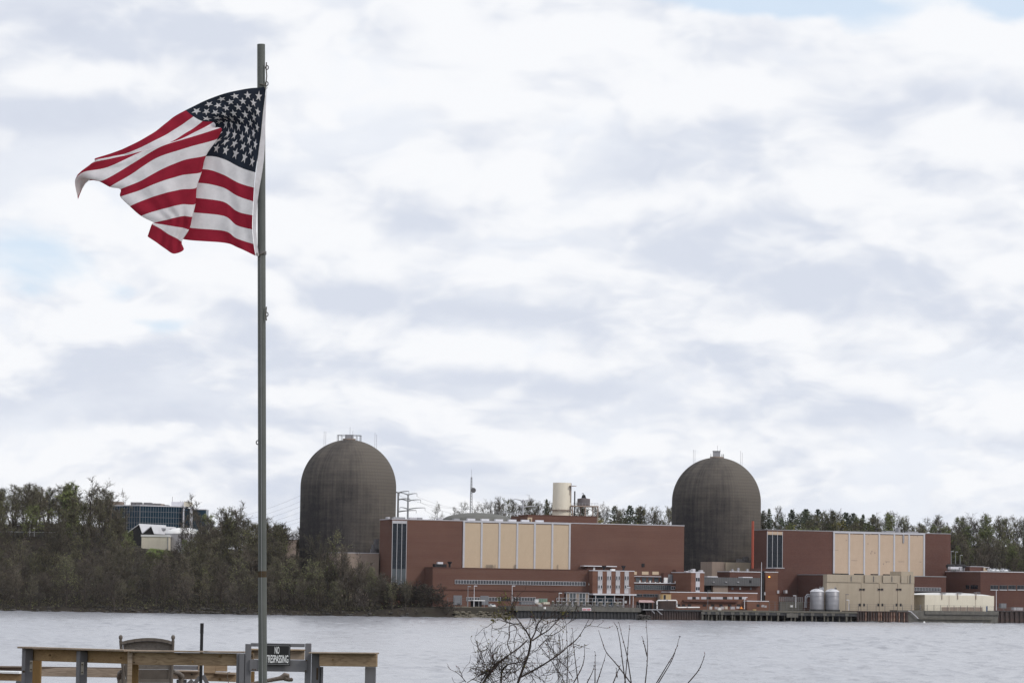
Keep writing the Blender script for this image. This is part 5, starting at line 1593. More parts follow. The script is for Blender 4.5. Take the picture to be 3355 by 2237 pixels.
# radio mast
def lattice(t_, base, ztop, w0, w1, m_, nseg):
    legs = []
    for k in range(3):
        a_ = 2 * pi * k / 3 + .3
        b = MB(); b.tube([(base.x + w0 * cos(a_), base.y + w0 * sin(a_), base.z), (base.x + w1 * cos(a_), base.y + w1 * sin(a_), ztop)], .16, 4); b.build('leg', m_, t_)
    b = MB()
    for s_ in range(nseg):
        for k in range(3):
            a1, a2 = 2 * pi * k / 3 + .3, 2 * pi * (k + 1) / 3 + .3
            f1, f2 = s_ / nseg, (s_ + 1) / nseg
            wa, wb = w0 + (w1 - w0) * f1, w0 + (w1 - w0) * f2
            b.tube([(base.x + wa * cos(a1), base.y + wa * sin(a1), base.z + (ztop - base.z) * f1), (base.x + wb * cos(a2), base.y + wb * sin(a2), base.z + (ztop - base.z) * f2)], .1, 3)
    b.build('bracing', m_, t_)
yb_ = 1700
top = at(*Q(Z3, 138, 30), yb_)
mast = thing('radio_mast', 'slim pale lattice radio mast with one round dish', 'mast', (top.x, yb_, H(top.x, yb_)))
lattice(mast, Vector((top.x, yb_, H(top.x, yb_) - .5)), top.z - 2, 1.3, .35, M['pole_far'], 26)
b = MB(); b.tube([(top.x, yb_, top.z - 3), (top.x, yb_, top.z + 2)], .1, 4); b.build('whip', M['pole_far'], mast)
dq = at(*Q(Z3, 157, 202), yb_)
b = MB(); b.tube([(dq.x, yb_ - 1.6, dq.z), (dq.x, yb_ - 1.2, dq.z), (dq.x, yb_ - .6, dq.z)], [1.35, 1.3, .3], 16); b.build('dish', M['steel_dark'], mast)
b = MB(); b.tube([(top.x, yb_, dq.z), (dq.x, yb_ - .6, dq.z)], .12, 4); b.build('dish_arm', M['steel_dark'], mast)
# thin black stack + roof tank platform
vy = 1412
q = uvz(*Q(Z3, 1175, 460), vy); qt = uvz(*Q(Z3, 1176, 210), vy)
t_ = pthing('vent_stack', 'thin dark vent stack beside the cream stack', 'pipe', q[0], vy, PENT_Z)
b = MB(); c = W(q[0], vy, 0); b.tube([(c.x, c.y, zt), (c.x, c.y, qt[1])], .3, 8); b.build('pipe', M['dark'], t_)
b = MB(); b.tube([(c.x, c.y, qt[1] - 6), (c.x, c.y, qt[1] - 5.6)], .42, 8); b.build('flange', M['dark'], t_)
e = rect(vy, Z3, 1140, 362, 1392, 462)
t_ = pthing('steel_platform', 'open steel platform carrying a grey tank on the hall roof', 'platform', (e[0] + e[1]) / 2, vy, PENT_Z)
for uu in (e[0], (e[0] + e[1]) / 2, e[1]):
    for vv in (vy - 2, vy + 4):
        pbox(t_, 'post', M['taupe'], uu - .22, uu + .22, vv - .2, vv + .2, zt + .36, e[3] - .3)
pbox(t_, 'deck', M['taupe'], e[0] - .3, e[1] + .3, vy - 2.4, vy + 4.4, e[3] - .297, e[3] + .25)
b = MB()
b.tube([W(e[0], vy - 2, e[2] + 1), W((e[0] + e[1]) / 2, vy - 2, e[3])], .12, 4); b.tube([W((e[0] + e[1]) / 2, vy - 2, e[3]), W(e[1], vy - 2, e[2] + 1)], .12, 4)
b.build('brace', M['steel_dark'], t_)
b = MB(W)
for k in range(9):
    uu = e[0] + (e[1] - e[0]) * k / 8
    b.box(uu - .05, uu + .05, vy - 2.4, vy - 2.3, e[3] + .25, e[3] + 1.5)
b.box(e[0], e[1], vy - 2.4, vy - 2.3, e[3] + 1.45, e[3] + 1.55); b.box(e[0], e[1], vy - 2.4, vy - 2.3, e[3] + .85, e[3] + .93)
b.build('railing', M['steel'], t_)
e2 = rect(vy, Z3, 1216, 287, 1335, 362)
t2 = pthing('roof_tank', 'squat grey tank with a hooked vent on the steel platform', 'tank', (e2[0] + e2[1]) / 2, vy + 1, e[3] + .26)
c = W((e2[0] + e2[1]) / 2, vy + 1, 0); r = (e2[1] - e2[0]) / 2
M['mauve'] = mat('mauve_grey', (0.17, 0.15, 0.155), 0.8, 0.3, (0.13, 0.115, 0.12), 0.4, 0.8)
b = MB(); b.lathe(c.x, c.y, [(0, e[3] + .26), (r, e[3] + .26), (r, e2[3]), (0, e2[3] + .5)], 24); b.build('shell', M['mauve'], t2)
hz = uvz(*Q(Z3, 1262, 230), vy)[1]
b = MB(); b.tube([(c.x, c.y, e2[3]), (c.x, c.y, hz - .6), (c.x - .3, c.y, hz), (c.x - .9, c.y, hz - .3)], .16, 6); b.build('vent_hook', M['dark'], t2)
b = MB(); b.lathe(c.x, c.y, [(1.2, e2[3] + .2), (.7, e2[3] + 1.8), (0, e2[3] + 2)], 10, False); b.build('hatch', M['dark'], t2)

# transmission poles and wires
def hpole(label, z, x, ytop, y, arms, m_):
    tp = at(*Q(z, x, ytop), y)
    zb = H(tp.x, y) - .5
    t_ = thing('transmission_pole', label, 'power pole', (tp.x, y, zb), 0, 'steel transmission poles')
    b = MB(); b.tube([(tp.x, y, zb), (tp.x, y, tp.z)], [.75, .42], 8); b.build('pole', m_, t_)
    ends = []
    for (ya, xa, yaa) in arms:
        r0 = at(*Q(z, x, ya), y); r1 = at(*Q(z, xa, yaa), y)
        pts = [r0 + (r1 - r0) * k / 4 + Vector((0, 0, .25 * sin(pi * k / 4))) for k in range(5)]
        b = MB(); b.tube(pts, [.34, .3, .25, .2, .14], 6); b.build('crossarm', m_, t_)
        b = MB(); b.tube([r1, r1 - Vector((0, 0, 1.5))], .1, 5); b.build('insulator', M['steel_dark'], t_)
        ends.append(r1 - Vector((0, 0, 1.5)))
    return ends
E1 = hpole('brown-grey transmission pole touching the first dome in the view', Z2, 1218, 512, 1640, [(516, 1302, 503), (570, 1310, 563), (665, 1360, 655), (516, 1150, 505)], M['steel_dark'])
E2 = hpole('grey transmission pole with long arms standing clear of the first dome', Z2, 1296, 525, 1660, [(532, 1366, 521), (532, 1228, 515), (580, 1395, 570), (580, 1215, 565), (645, 1430, 634), (645, 1230, 630)], M['pole_far'])
E3 = hpole('pale transmission pole with three pairs of arms behind the tan panels', Z3, 658, 295, 1640, [(312, 755, 298), (312, 565, 290), (372, 800, 362), (372, 565, 352), (455, 710, 460), (455, 492, 436)], M['mullion'])
def wire(label, a, b_, sag, grp):
    pts = [a + (b_ - a) * k / 16 - Vector((0, 0, sag * 4 * (k / 16) * (1 - k / 16))) for k in range(17)]
    b = MB(); b.tube(pts, .045, 3, False)
    o = b.build('power_line', M['steel_dark']); setp(o, label, 'power line', grp)
for k in range(4):
    wire('thin power line strung to the pale pole, %s of four' % ORD[k], E2[[0, 2, 4, 1][k]], E3[[1, 3, 5, 1][k]] + Vector((0, 2 * k, 0)), 5, 'power lines between the poles')
lw = [((180, 632), (450, 517)), ((180, 668), (450, 565)), ((180, 700), (450, 608)), ((180, 728), (450, 655)), ((180, 755), (450, 705)), ((60, 800), (450, 740))]
for k, (pa, pb_) in enumerate(lw):
    wire('thin power line sloping up to the first dome, %s from the top' % ORD[k], at(*Q(Z2, pa[0] - 250, pa[1] + 80), 1660), at(*Q(Z2, pb_[0] + 120, pb_[1] - 40), 1640), 1.5, 'power lines west of the first dome')

# ------------------------------------------------------------------ lamp posts
def lamp(label, z, x, ytop, ybot, v, head=1, m_='white_trim'):
    u_, zt_ = uvz(*Q(z, x, ytop), v); zb_ = uvz(*Q(z, x, ybot), v)[1]
    t_ = pthing('lamp_post', label, 'lamp post', u_, v, zb_, 'lamp posts of the plant')
    c = W(u_, v, 0)
    b = MB(); b.tube([(c.x, c.y, zb_), (c.x, c.y, zt_)], [.17, .1], 6); b.build('pole', M[m_], t_)
    if head:
        pbox(t_, 'lamp_head', M[m_], u_ - (.1 if head > 0 else 1.3), u_ + (1.3 if head > 0 else .1), v - .25, v + .25, zt_ - .12, zt_ + .2)
    return t_
lamp('grey lamp post in the yard with two heads, beside the loading door', ZA, 252, 378, 690, 1328, 1, 'pole_far')
lamp('white lamp post in the yard at the end of the white awning', ZA, 348, 370, 690, 1327)
lamp('white lamp post before the middle of the long annex', ZA, 933, 370, 690, 1318)
lamp('short white lamp post before the pale framed shelter', ZA, 1655, 480, 660, 1318)
lamp('white lamp post with a cross arm before the four-bay block', ZB, 770, 488, 745, 1318, -1)
lamp('dark lamp post on the pier before the low workshop', ZC, 185, 540, 830, 1314, 1, 'steel_dark')
lamp('short pale lamp post on the pier before the brick shed', ZC, 750, 640, 820, 1316)
lamp('very tall pale mast before the brick block', ZC, 1012, 98, 700, 1330, 0)
lamp('pale lamp post by the concrete wall near the silver tanks', ZC, 1540, 615, 800, 1330, -1)
lamp('dark lamp post before the tan concrete building', ZD, 258, 455, 640, 1334, 1, 'steel_dark')
lamp('short lamp post next to the dark lamp post by the tanks', ZD, 292, 520, 640, 1334, -1)
lamp('white lamp post before the brick service building', ZD, 2026, 400, 640, 1346, 0)
lamp('pale lamp post on the terrace, closest to the turbine hall', Z5, 1608, 640, 770, 1440, 1, 'pole_far')
lamp('pale lamp post on the terrace, between two others', Z5, 1652, 645, 770, 1440, 1, 'pole_far')
lamp('pale lamp post on the terrace with a drooping head', Z5, 1700, 680, 775, 1440, 1, 'pole_far')
for x in (1905, 1700, 1360, 1200):
    q = uvz(*Q(ZD, x, 432), VS2 + 5)

# ------------------------------------------------------------------ buildings on the left bank
# glass office
YG = 1640
def GP(x, y, yy=YG):
    return at(*Q(ZE, x, y), yy)
def gbox(parent, name, m_, x0, x1, zl, zh, y0, y1):
    b = MB(); b.box(x0, x1, y0, y1, zl, zh); return b.build(name, m_, parent)
ga, gb, gc = GP(300, 400).x, GP(765, 400).x, GP(1390, 440).x
gz1 = GP(900, 272).z; gz0 = GP(900, 640).z - 8
gl = thing('glass_office_building', 'long blue glass office building among the trees on the hill', 'office building', ((ga + gc) / 2, YG, gz0))
# main glass face steps back to the side: two facets
def facet(xa, ya, xb, yb, ncol, nrow, zlo, zhi, m_g, wide):
    d = Vector((xb - xa, yb - ya, 0)); L_ = d.length; d.normalize(); nrm = Vector((d.y, -d.x, 0))
    cw = L_ / ncol; rh = (zhi - zlo) / nrow
    for r in range(nrow):
        key = ('gp', round(cw, 3), round(rh, 3), round(atan2(d.y, d.x), 3), m_g.name)
        me = BOXC.get(key)
        if me is None:
            b = MB()
            g_ = .1
            p = [Vector((0, 0, 0)) + d * g_, d * (cw - g_)]
            for off in (0.0, .25):
                pass
            i0 = [p[0] + nrm * .0, p[1] + nrm * .0]
            v_ = [i0[0] + Vector((0, 0, g_)), i0[1] + Vector((0, 0, g_)), i0[1] + Vector((0, 0, rh - g_)), i0[0] + Vector((0, 0, rh - g_))]
            w_ = [q_ - nrm * .25 for q_ in v_]
            ii = [b.vert(*q_) for q_ in v_ + w_]
            for q_ in ((0, 1, 2, 3), (7, 6, 5, 4), (0, 4, 5, 1), (1, 5, 6, 2), (2, 6, 7, 3), (3, 7, 4, 0)):
                b.face([ii[k_] for k_ in q_])
            me = BOXC[key] = b.mesh('glass_panel', m_g)
        for c_ in range(ncol):
            piece(gl, 'glass_panel', me, top_inv(gl) @ Vector((xa + d.x * cw * c_ + nrm.x * .3, ya + d.y * cw * c_ + nrm.y * .3, zlo + rh * r)))
    b = MB()
    for c_ in range(ncol + 1):
        if c_ % (1 if wide else 2) == 0:
            p0 = Vector((xa, ya, zlo)) + d * (cw * c_) + nrm * .33
            b.beam(p0, p0 + Vector((0, 0, zhi - zlo)), .07 if not wide else .12, .16, d)
    for r in range(nrow + 1):
        p0 = Vector((xa, ya, zlo + rh * r)) + nrm * .36
        b.beam(p0, p0 + d * L_, .12, .12)
    b.build('mullion_grid', M['steel'], gl)
gbm = Vector((gb, YG - 5, 0))
facet(ga, YG + 6, gb, YG - 5, 11, 5, gz0 + 6, gz1, M['glass_blue'], True)
facet(gb, YG - 5, gc, YG + 9, 34, 5, gz0 + 6, gz1, M['glass_blue'], False)
b = MB()
for (z0_, z1_) in ((gz0, gz1 - .02),):
    pts = [(ga, YG + 6.3), (gb, YG - 4.7), (gc, YG + 9.3), (gc, YG + 30), (ga, YG + 30)]
    lo = [b.vert(x, y, z0_) for x, y in pts]; hi = [b.vert(x, y, z1_) for x, y in pts]
    b.face(hi)
    for k in range(5): b.face((lo[k], lo[(k + 1) % 5], hi[(k + 1) % 5], hi[k]))
b.build('core_wall', M['dark'], gl)
b = MB()
pts = [(ga - .3, YG + 5.5), (gb, YG - 5.6), (gc + .4, YG + 8.5), (gc + .4, YG + 30.2), (ga - .3, YG + 30.2)]
lo = [b.vert(x, y, gz1) for x, y in pts]; hi = [b.vert(x, y, gz1 + .45) for x, y in pts]
b.face(hi); b.face(lo[::-1])
for k in range(5): b.face((lo[k], lo[(k + 1) % 5], hi[(k + 1) % 5], hi[k]))
b.build('roof', M['white_trim'], gl)
for (x0, x1) in ((1388, 1408), (1498, 1530)):
    gbox(gl, 'pier', M['white_trim'], GP(x0, 400).x, GP(x1, 400).x, gz0, gz1 + .5, YG + 6, YG + 12)
gbox(gl, 'link_glass', M['glass_blue'], GP(1412, 400).x, GP(1495, 400).x, gz0, gz1 - .6, YG + 8.5, YG + 20)
gbox(gl, 'wing_glass', M['glass_blue'], GP(1535, 400).x, GP(1735, 400).x, gz0, gz1 - 1.2, YG + 10, YG + 24)
gbox(gl, 'wing_roof', M['white_trim'], GP(1533, 400).x, GP(1740, 400).x, gz1 - 1.197, gz1 - .8, YG + 9.7, YG + 24.3)
gbox(gl, 'roof_house', M['white_trim'], GP(1185, 240).x, GP(1475, 240).x, gz1 + .46, GP(1300, 192).z, YG + 14, YG + 26)
gbox(gl, 'roof_house_side', M['cream'], GP(1380, 240).x, GP(1477, 240).x, gz1 + .46, GP(1300, 190).z, YG + 13.8, YG + 26.2)
for (x0, x1, yt) in ((545, 620, 195), (625, 705, 195), (705, 745, 225), (745, 860, 200), (862, 935, 212), (940, 1010, 215), (1012, 1055, 222), (1060, 1130, 238)):
    gbox(gl, 'roof_plant', M['taupe'] if (x0 // 10) % 2 else M['steel_dark'], GP(x0, 240).x, GP(x1, 240).x, gz1 + .46, GP(x0, yt).z, YG + 16, YG + 24)
for (x, y0) in ((1200, 110), (1328, 170), (1360, 178)):
    q = GP(x, y0)
    b = MB(); b.tube([(q.x, YG + 15, gz1 + .4), (q.x, YG + 15, q.z)], .12, 4); b.build('antenna', M['steel_dark'], gl)
# pale building behind trees to its side
q0, q1 = at(*Q(ZE, 100, 165), 1700), at(*Q(ZE, 275, 240), 1700)
t_ = thing('pale_house', 'pale flat building half hidden behind a tall bare tree', 'building', ((q0.x + q1.x) / 2, 1700, q1.z - 8))
gbox(t_, 'wall', M['light_roof'], q0.x, q1.x, q1.z - 10, q0.z - .4, 1700, 1712)
gbox(t_, 'roof', M['white_trim'], q0.x - .3, q1.x + .3, q0.z - .397, q0.z, 1699.7, 1712.3)
q2 = at(*Q(ZE, 460, 220), 1700)
gbox(t_, 'side_wing', M['taupe'], q1.x + .01, q2.x, q1.z - 10, q0.z - 1, 1702, 1712)

# sawtooth sheds
YS = 1560
def SP(x, y, yy=YS): return at(*Q(ZE, x, y), yy)
def saw(label, xl, xp, xr, yb, yp, xend, depth):
    a_, p_, c_ = SP(xl, yb), SP(xp, yp), SP(xr, yb)
    t_ = thing('gabled_shed', label, 'shed', (p_.x, YS, a_.z - 6), 0, 'gabled sheds below the glass office')
    zb_ = c_.z
    en = SP(xend, yb)
    # ridge runs away to the right behind
    dd = Vector((en.x - c_.x, depth, 0))
    b = MB()
    pts = [Vector((a_.x, YS, zb_)), Vector((p_.x, YS, p_.z)), Vector((c_.x, YS, zb_))]
    lo = [Vector((a_.x, YS, zb_ - 6)), Vector((c_.x, YS, zb_ - 6))]
    i = [b.vert(*q_) for q_ in (lo[0], lo[1], pts[2], pts[1], pts[0])]
    b.face(i)
    j = [b.vert(*(q_ + dd)) for q_ in (lo[0], lo[1], pts[2], pts[1], pts[0])]
    b.face(j[::-1]); b.face((i[0], j[0], j[1], i[1])); b.face((i[1], j[1], j[2], i[2])); b.face((i[4], j[4], j[0], i[0]))
    b.build('wall', M['dark'], t_)
    b = MB()
    up = Vector((0, 0, .06)); up2 = Vector((0, 0, .4))
    for (s0, s1) in ((pts[0], pts[1]), (pts[1], pts[2])):
        e_ = (s1 - s0).normalized() * .4
        q4 = [s0 - (e_ if s0 is pts[0] else e_ * 0), s1 + (e_ if s1 is pts[2] else e_ * 0)]
        fr = Vector((0, -.6, 0))
        v8 = [q4[0] + fr + up, q4[1] + fr + up, q4[1] + dd + up, q4[0] + dd + up]
        v8 += [x + (up2 - up) for x in v8]
        ii = [b.vert(*x) for x in v8]
        for q_ in ((3, 2, 1, 0), (4, 5, 6, 7), (0, 1, 5, 4), (1, 2, 6, 5), (2, 3, 7, 6), (3, 0, 4, 7)):
            b.face([ii[k_] for k_ in q_])
    b.build('roof', M['light_roof'], t_)
    for k in (.45, .8):
        mid_ = pts[1] * .55 + pts[2] * .45 + dd * k + Vector((0, 0, .55))
        b = MB(); b.box(mid_.x - 1.0, mid_.x + 1.0, mid_.y - 2, mid_.y + 2, mid_.z - .4, mid_.z + .5); b.build('roof_hatch', M['steel'], t_)
saw('dark gabled shed with a pale roof, farther from the white tank', 565, 733, 775, 680, 553, 1100, 26)
saw('dark gabled shed with a pale roof, next to the white tank', 795, 920, 960, 690, 585, 1255, 24)
# cream box building and domed tank
YC = 1535
q0, q1 = at(*Q(ZE, 772, 705), YC), at(*Q(ZE, 1183, 945), YC)
t_ = thing('cream_warehouse', 'plain cream warehouse above a patch of grass on the hill', 'building', ((q0.x + q1.x) / 2, YC, q1.z))
gbox(t_, 'wall', M['cream'], q0.x, q1.x, q1.z - 3, q0.z - 1.0, YC, YC + 14)
gbox(t_, 'roof', M['white'], q0.x - .3, q1.x + .3, q0.z - .997, q0.z - .1, YC - .3, YC + 14.3)
gbox(t_, 'gutter', M['steel'], q1.x - .5, q1.x - .2, q1.z - 3, q0.z - 1.0, YC - .35, YC - .05)
q0, q1 = at(*Q(ZE, 1108, 690), YC + 8), at(*Q(ZE, 1680, 690), YC + 8)
qa = at(*Q(ZE, 1390, 600), YC + 8)
R_ = (q1.x - q0.x) / 2; cx_ = (q0.x + q1.x) / 2
t_ = thing('domed_tank', 'wide grey water tank with a shallow pale domed top among bare trees', 'tank', (cx_, YC + 8 + R_, 25))
cy_ = YC + 8 + R_
b = MB(); b.lathe(cx_, cy_, [(R_, 24), (R_, q0.z)], 64); b.build('shell', M['pale_panel'], t_)
b = MB(); b.lathe(cx_, cy_, [(R_ + .25, q0.z - .02), (R_ + .25, q0.z + .15)] + [(R_ * cos(pi / 2 * k / 8), q0.z + .15 + (qa.z - q0.z) * sin(pi / 2 * k / 8)) for k in range(1, 8)] + [(0, qa.z)], 64); b.build('domed_top', M['white'], t_)
for k in range(24):
    a_ = pi + pi * (k + .5) / 24
    b = MB(); b.tube([(cx_ + (R_ + .05) * cos(a_), cy_ + (R_ + .05) * sin(a_), 24), (cx_ + (R_ + .05) * cos(a_), cy_ + (R_ + .05) * sin(a_), q0.z - .05)], .12, 4); b.build('stave', M['steel'], t_)
# grass patch under the warehouse
g = MB()
pa = [at(*Q(ZE, x, y), yy) for (x, y, yy) in ((840, 985, 1505), (1000, 1010, 1503), (1220, 1000, 1505), (1215, 955, 1528), (1040, 935, 1530), (900, 915, 1530))]
top_i = [g.vert(q_.x, q_.y, q_.z) for q_ in pa]; bot_i = [g.vert(q_.x, q_.y, q_.z - 6) for q_ in pa]
g.face(top_i)
for k in range(6): g.face((bot_i[k], bot_i[(k + 1) % 6], top_i[(k + 1) % 6], top_i[k]))
o = g.build('grass_slope', M['grass']); setp(o, 'bright green grass slope below the cream warehouse', kind='structure')
# flat pale building left of dome
q0, q1 = at(*Q(Z2, 60, 860), 1590), at(*Q(Z2, 442, 905), 1590)
t_ = thing('flat_building', 'low flat building with a white roof beside the first dome', 'building', ((q0.x + q1.x) / 2, 1590, q1.z - 4))
gbox(t_, 'wall', M['taupe'], q0.x, q1.x, q1.z - 12, q1.z + 1.2, 1590, 1604)
gbox(t_, 'roof', M['light_roof'], q0.x - .3, q1.x + .3, q1.z + 1.203, q0.z + .2, 1589.6, 1604.3)
for x in (190, 300, 370, 410):
    q = at(*Q(Z2, x, 855), 1592)
    gbox(t_, 'roof_unit', M['white_trim'], q.x - 1.6, q.x + 1.6, q0.z + .203, q0.z + .9, 1592, 1595)
for x in (190, 260):
    q = at(*Q(Z2, x, 905), 1590)
    gbox(t_, 'window', M['dark'], q.x - 1.5, q.x + 1.5, q.z - 1, q.z + .3, 1589.9, 1590.1)
# taupe block at the foot of first dome
V_ = 1390
e = rect(V_, Z2, 738, 993, 1062, 1150)
t_ = pthing('service_block', 'plain pinkish-tan block between the first dome and the turbine hall', 'building', (e[0] + e[1]) / 2, V_, Y0)
HB = uvz(1241, 1850, V_)[0]
pbox(t_, 'wall', M['taupe'], e[0], HB, V_, V_ + 14, Y0, e[3])
pbox(t_, 'coping', M['pale_panel'], e[0] - .1, HB + .01, V_ - .15, V_ + 14.1, e[3] + .003, e[3] + .3)
for (x0, x1, y0) in ((1000, 1060, 960), (1028, 1050, 882), (1045, 1058, 880), (1010, 1025, 925)):
    r_ = rect(V_ + 6, Z2, x0, y0, x1, 990)
    pbox(t_, 'roof_gear', M['steel_dark'], r_[0], r_[1], V_ + 5, V_ + 7, e[3] + .31, r_[3])
# road wall with lamps on the hill at far left
q0, q1 = at(*Q(Z1, -40, 520), 1500), at(*Q(Z1, 560, 522), 1500)
t_ = thing('retaining_wall', 'low pale road wall crossing the wooded hill', 'wall', ((q0.x + q1.x) / 2, 1500, q0.z - 2)); t_['kind'] = 'thing'
gbox(t_, 'wall', M['concrete'], q0.x, q1.x, q1.z - 2.5, q1.z, 1500, 1500.5)
gbox(t_, 'coping', M['white_trim'], q0.x, q1.x, q1.z + .003, q1.z + .22, 1499.8, 1500.7)
for (x, y0, lab) in ((175, 495, 'small pale lamp post by the road wall, nearest the frame edge'), (240, 490, 'small pale lamp post by the road wall, tallest of three'), (210, 440, 'small pale lamp post behind the road wall')):
    q = at(*Q(Z1, x, y0), 1499)
    t_ = thing('lamp_post', lab, 'lamp post', (q.x, 1499, q1.z - 2), 0, 'lamp posts by the road wall')
    b = MB(); b.tube([(q.x, 1499, q1.z - 2), (q.x, 1499, q.z)], .12, 5); b.build('pole', M['white_trim'], t_)
    gbox(t_, 'lamp_head', M['white'], q.x - .5, q.x + .5, q.z + .003, q.z + .35, 1498.7, 1499.3)
# ------------------------------------------------------------------ trees
def rdir(rs, d, ang):
    """unit vector at an angle from d, random azimuth"""
    a = d.orthogonal().normalized(); b_ = d.cross(a)
    ph = rs.uniform(0, 2 * pi)
    return (d * cos(ang) + (a * cos(ph) + b_ * sin(ph)) * sin(ang)).normalized()
def strip(mb, p, q, w0, w1, rs):
    d = (q - p)
    if d.length < 1e-5: return
    s_ = rdir(rs, d.normalized(), pi / 2)
    i = [mb.vert(*(p - s_ * w0 / 2)), mb.vert(*(p + s_ * w0 / 2)), mb.vert(*(q + s_ * w1 / 2)), mb.vert(*(q - s_ * w1 / 2))]
    mb.face(i)
def leaf(mb, p, sz, rs):
    d = Vector((rs.gauss(0, 1), rs.gauss(0, 1), rs.gauss(0, 1))).normalized()
    a = d.orthogonal().normalized(); b_ = d.cross(a)
    mb.face([mb.vert(*(p + a * sz * .55)), mb.vert(*(p + b_ * sz * .4)), mb.vert(*(p - a * sz * .5)), mb.vert(*(p - b_ * sz * .42))])
def grow(seed, height=16.0, n0=13, n1=6, n2=9, spread=.34, low=.25, leafn=0, leafsz=.3, forks=1, twigw=.075, ang=.75, mats=None):
    rs = random.Random(seed)
    tb, cb = MB(), MB()
    def poly(p, d, L, seg, wob, up):
        pts = [p]
        for k in range(seg):
            d = (d + Vector((rs.gauss(0, wob), rs.gauss(0, wob), rs.gauss(0, wob) + up))).normalized()
            p = p + d * (L / seg)
            pts.append(p)
        return pts
    def along(pts, f):
        x = f * (len(pts) - 1); k = min(int(x), len(pts) - 2)
        return pts[k].lerp(pts[k + 1], x - k), (pts[k + 1] - pts[k]).normalized()
    stems = []
    for f_ in range(forks):
        d = rdir(rs, Vector((0, 0, 1)), rs.uniform(.02, .08) if forks == 1 else rs.uniform(.1, .35))
        pts = poly(Vector((rs.uniform(-.2, .2), rs.uniform(-.2, .2), -.6)) * (1 if forks > 1 else .3) + Vector((0, 0, -.4)), d, height * (.93 if f_ == 0 else rs.uniform(.7, .9)), 8, .07, .04)
        r0 = height * (.017 if forks == 1 else .012)
        tb.tube(pts, [r0 * (1 - .88 * k / 8) for k in range(9)], 6)
        stems.append((pts, r0))
    for pts, r0 in stems:
        m0 = max(4, n0 // forks)
        for k in range(m0):
            f_ = low + (1 - low) * (k + rs.random()) / m0
            f_ = min(f_, .99)
            p, d = along(pts, f_)
            L = height * spread * (1.15 - .7 * f_) * rs.uniform(.75, 1.25)
            bd = rdir(rs, d, rs.uniform(ang * .7, ang * 1.25))
            if bd.z < 0: bd.z *= -.4
            br = poly(p, bd.normalized(), L, 5, .14, .1)
            rb = r0 * (1 - .85 * f_) * .5 + .02
            tb.tube(br, [rb * (1 - .75 * j / 5) for j in range(6)], 4, False)
            for j in range(n1):
                g_ = .25 + .75 * (j + rs.random()) / n1
                p2, d2 = along(br, min(g_, .99))
                L2 = L * rs.uniform(.28, .5)
                b2 = poly(p2, rdir(rs, d2, rs.uniform(.5, .95)), L2, 3, .18, .08)
                tb.tube(b2, [.05, .04, .03, .02], 3, False)
                for q_ in range(n2):
                    p3, d3 = along(b2, min(.15 + .85 * (q_ + rs.random()) / n2, .99))
                    L3 = rs.uniform(.5, 1.5) * height / 16
                    d4 = rdir(rs, d3, rs.uniform(.35, .95)); d4.z += .15; d4.normalize()
                    e_ = p3 + d4 * L3
                    cb.cur = 0
                    strip(cb, p3, e_, twigw, twigw * .5, rs)
                    p5 = p3.lerp(e_, rs.uniform(.3, .7))
                    strip(cb, p5, p5 + rdir(rs, d4, .6) * L3 * .55, twigw * .8, twigw * .4, rs)
                    cb.cur = 1
                    nl = leafn if isinstance(leafn, int) else (1 if rs.random() < leafn else 0)
                    for _ in range(nl):
                        leaf(cb, p3.lerp(e_, rs.uniform(.2, 1.1)) + Vector((rs.gauss(0, .15), rs.gauss(0, .15), rs.gauss(0, .15))), leafsz * rs.uniform(.6, 1.4), rs)
    cb.cur = 0
    return tb, cb
def conifer(seed, height=16.0, r=3.2, pine=False):
    rs = random.Random(seed)
    tb, cb = MB(), MB()
    tb.tube([Vector((0, 0, -1)), Vector((0, 0, height * .5)), Vector((0, 0, height))], [.28, .17, .03], 6)
    z = height * .14
    while z < height * .985:
        f_ = z / height
        n = rs.randint(4, 6)
        a0 = rs.uniform(0, 6.28)
        for k in range(n):
            if pine and rs.random() < .25: continue
            L = r * ((1 - f_) ** .8 + .06) * rs.uniform(.65, 1.2)
            if pine: L = r * (.35 + .9 * sin(pi * min(1, f_ * 1.05)) ** .8) * rs.uniform(.5, 1.1) * (1.02 - f_ * .5)
            a_ = a0 + 2 * pi * k / n + rs.uniform(-.3, .3)
            d = Vector((cos(a_), sin(a_), .35 if pine else -.12))
            p = Vector((0, 0, z)); e_ = p + d * L
            cb.cur = 0
            strip(cb, p, e_, .09, .03, rs)
            cb.cur = 1
            m_ = int(7 + L * 6)
            for j in range(m_):
                q = p.lerp(e_, (j + 1) / m_)
                w_ = .22 + .55 * (1 - j / m_) * min(1, L / 2)
                leaf(cb, q + Vector((rs.gauss(0, w_ * .5), rs.gauss(0, w_ * .5), rs.gauss(0, .12) - (0 if pine else .1))), rs.uniform(.35, .75), rs)
        z += height * rs.uniform(.028, .05)
    cb.cur = 0
    return tb, cb
PROTO = {}
def proto(key, tbcb, bark, mats):
    tb, cb = tbcb
    PROTO[key] = (tb.mesh('trunk', M[bark]), cb.mesh('crown', [M[m_] for m_ in mats]))
for k in range(4):
    proto(('bare', k), grow(20 + k, n0=15, n1=6, n2=8, leafn=.25, forks=1 + (k == 2), spread=.32 + .03 * k, low=.2), 'bark', ('twig', 'bud_brown'))
for k in range(2):
    proto(('grey', k), grow(30 + k, n0=13, n1=6, n2=6, leafn=.05, spread=.33, twigw=.065), 'bark', ('twig_grey', 'bud_brown'))
for k in range(3):
    proto(('bud', k), grow(40 + k, n0=15, n1=6, n2=7, leafn=1, leafsz=.3, spread=.34, low=.16), 'bark', ('twig', 'bud_olive'))
for k in range(2):
    proto(('green', k), grow(50 + k, n0=13, n1=6, n2=7, leafn=3, leafsz=.33, spread=.33, low=.16), 'bark', ('twig', 'leaf_green'))
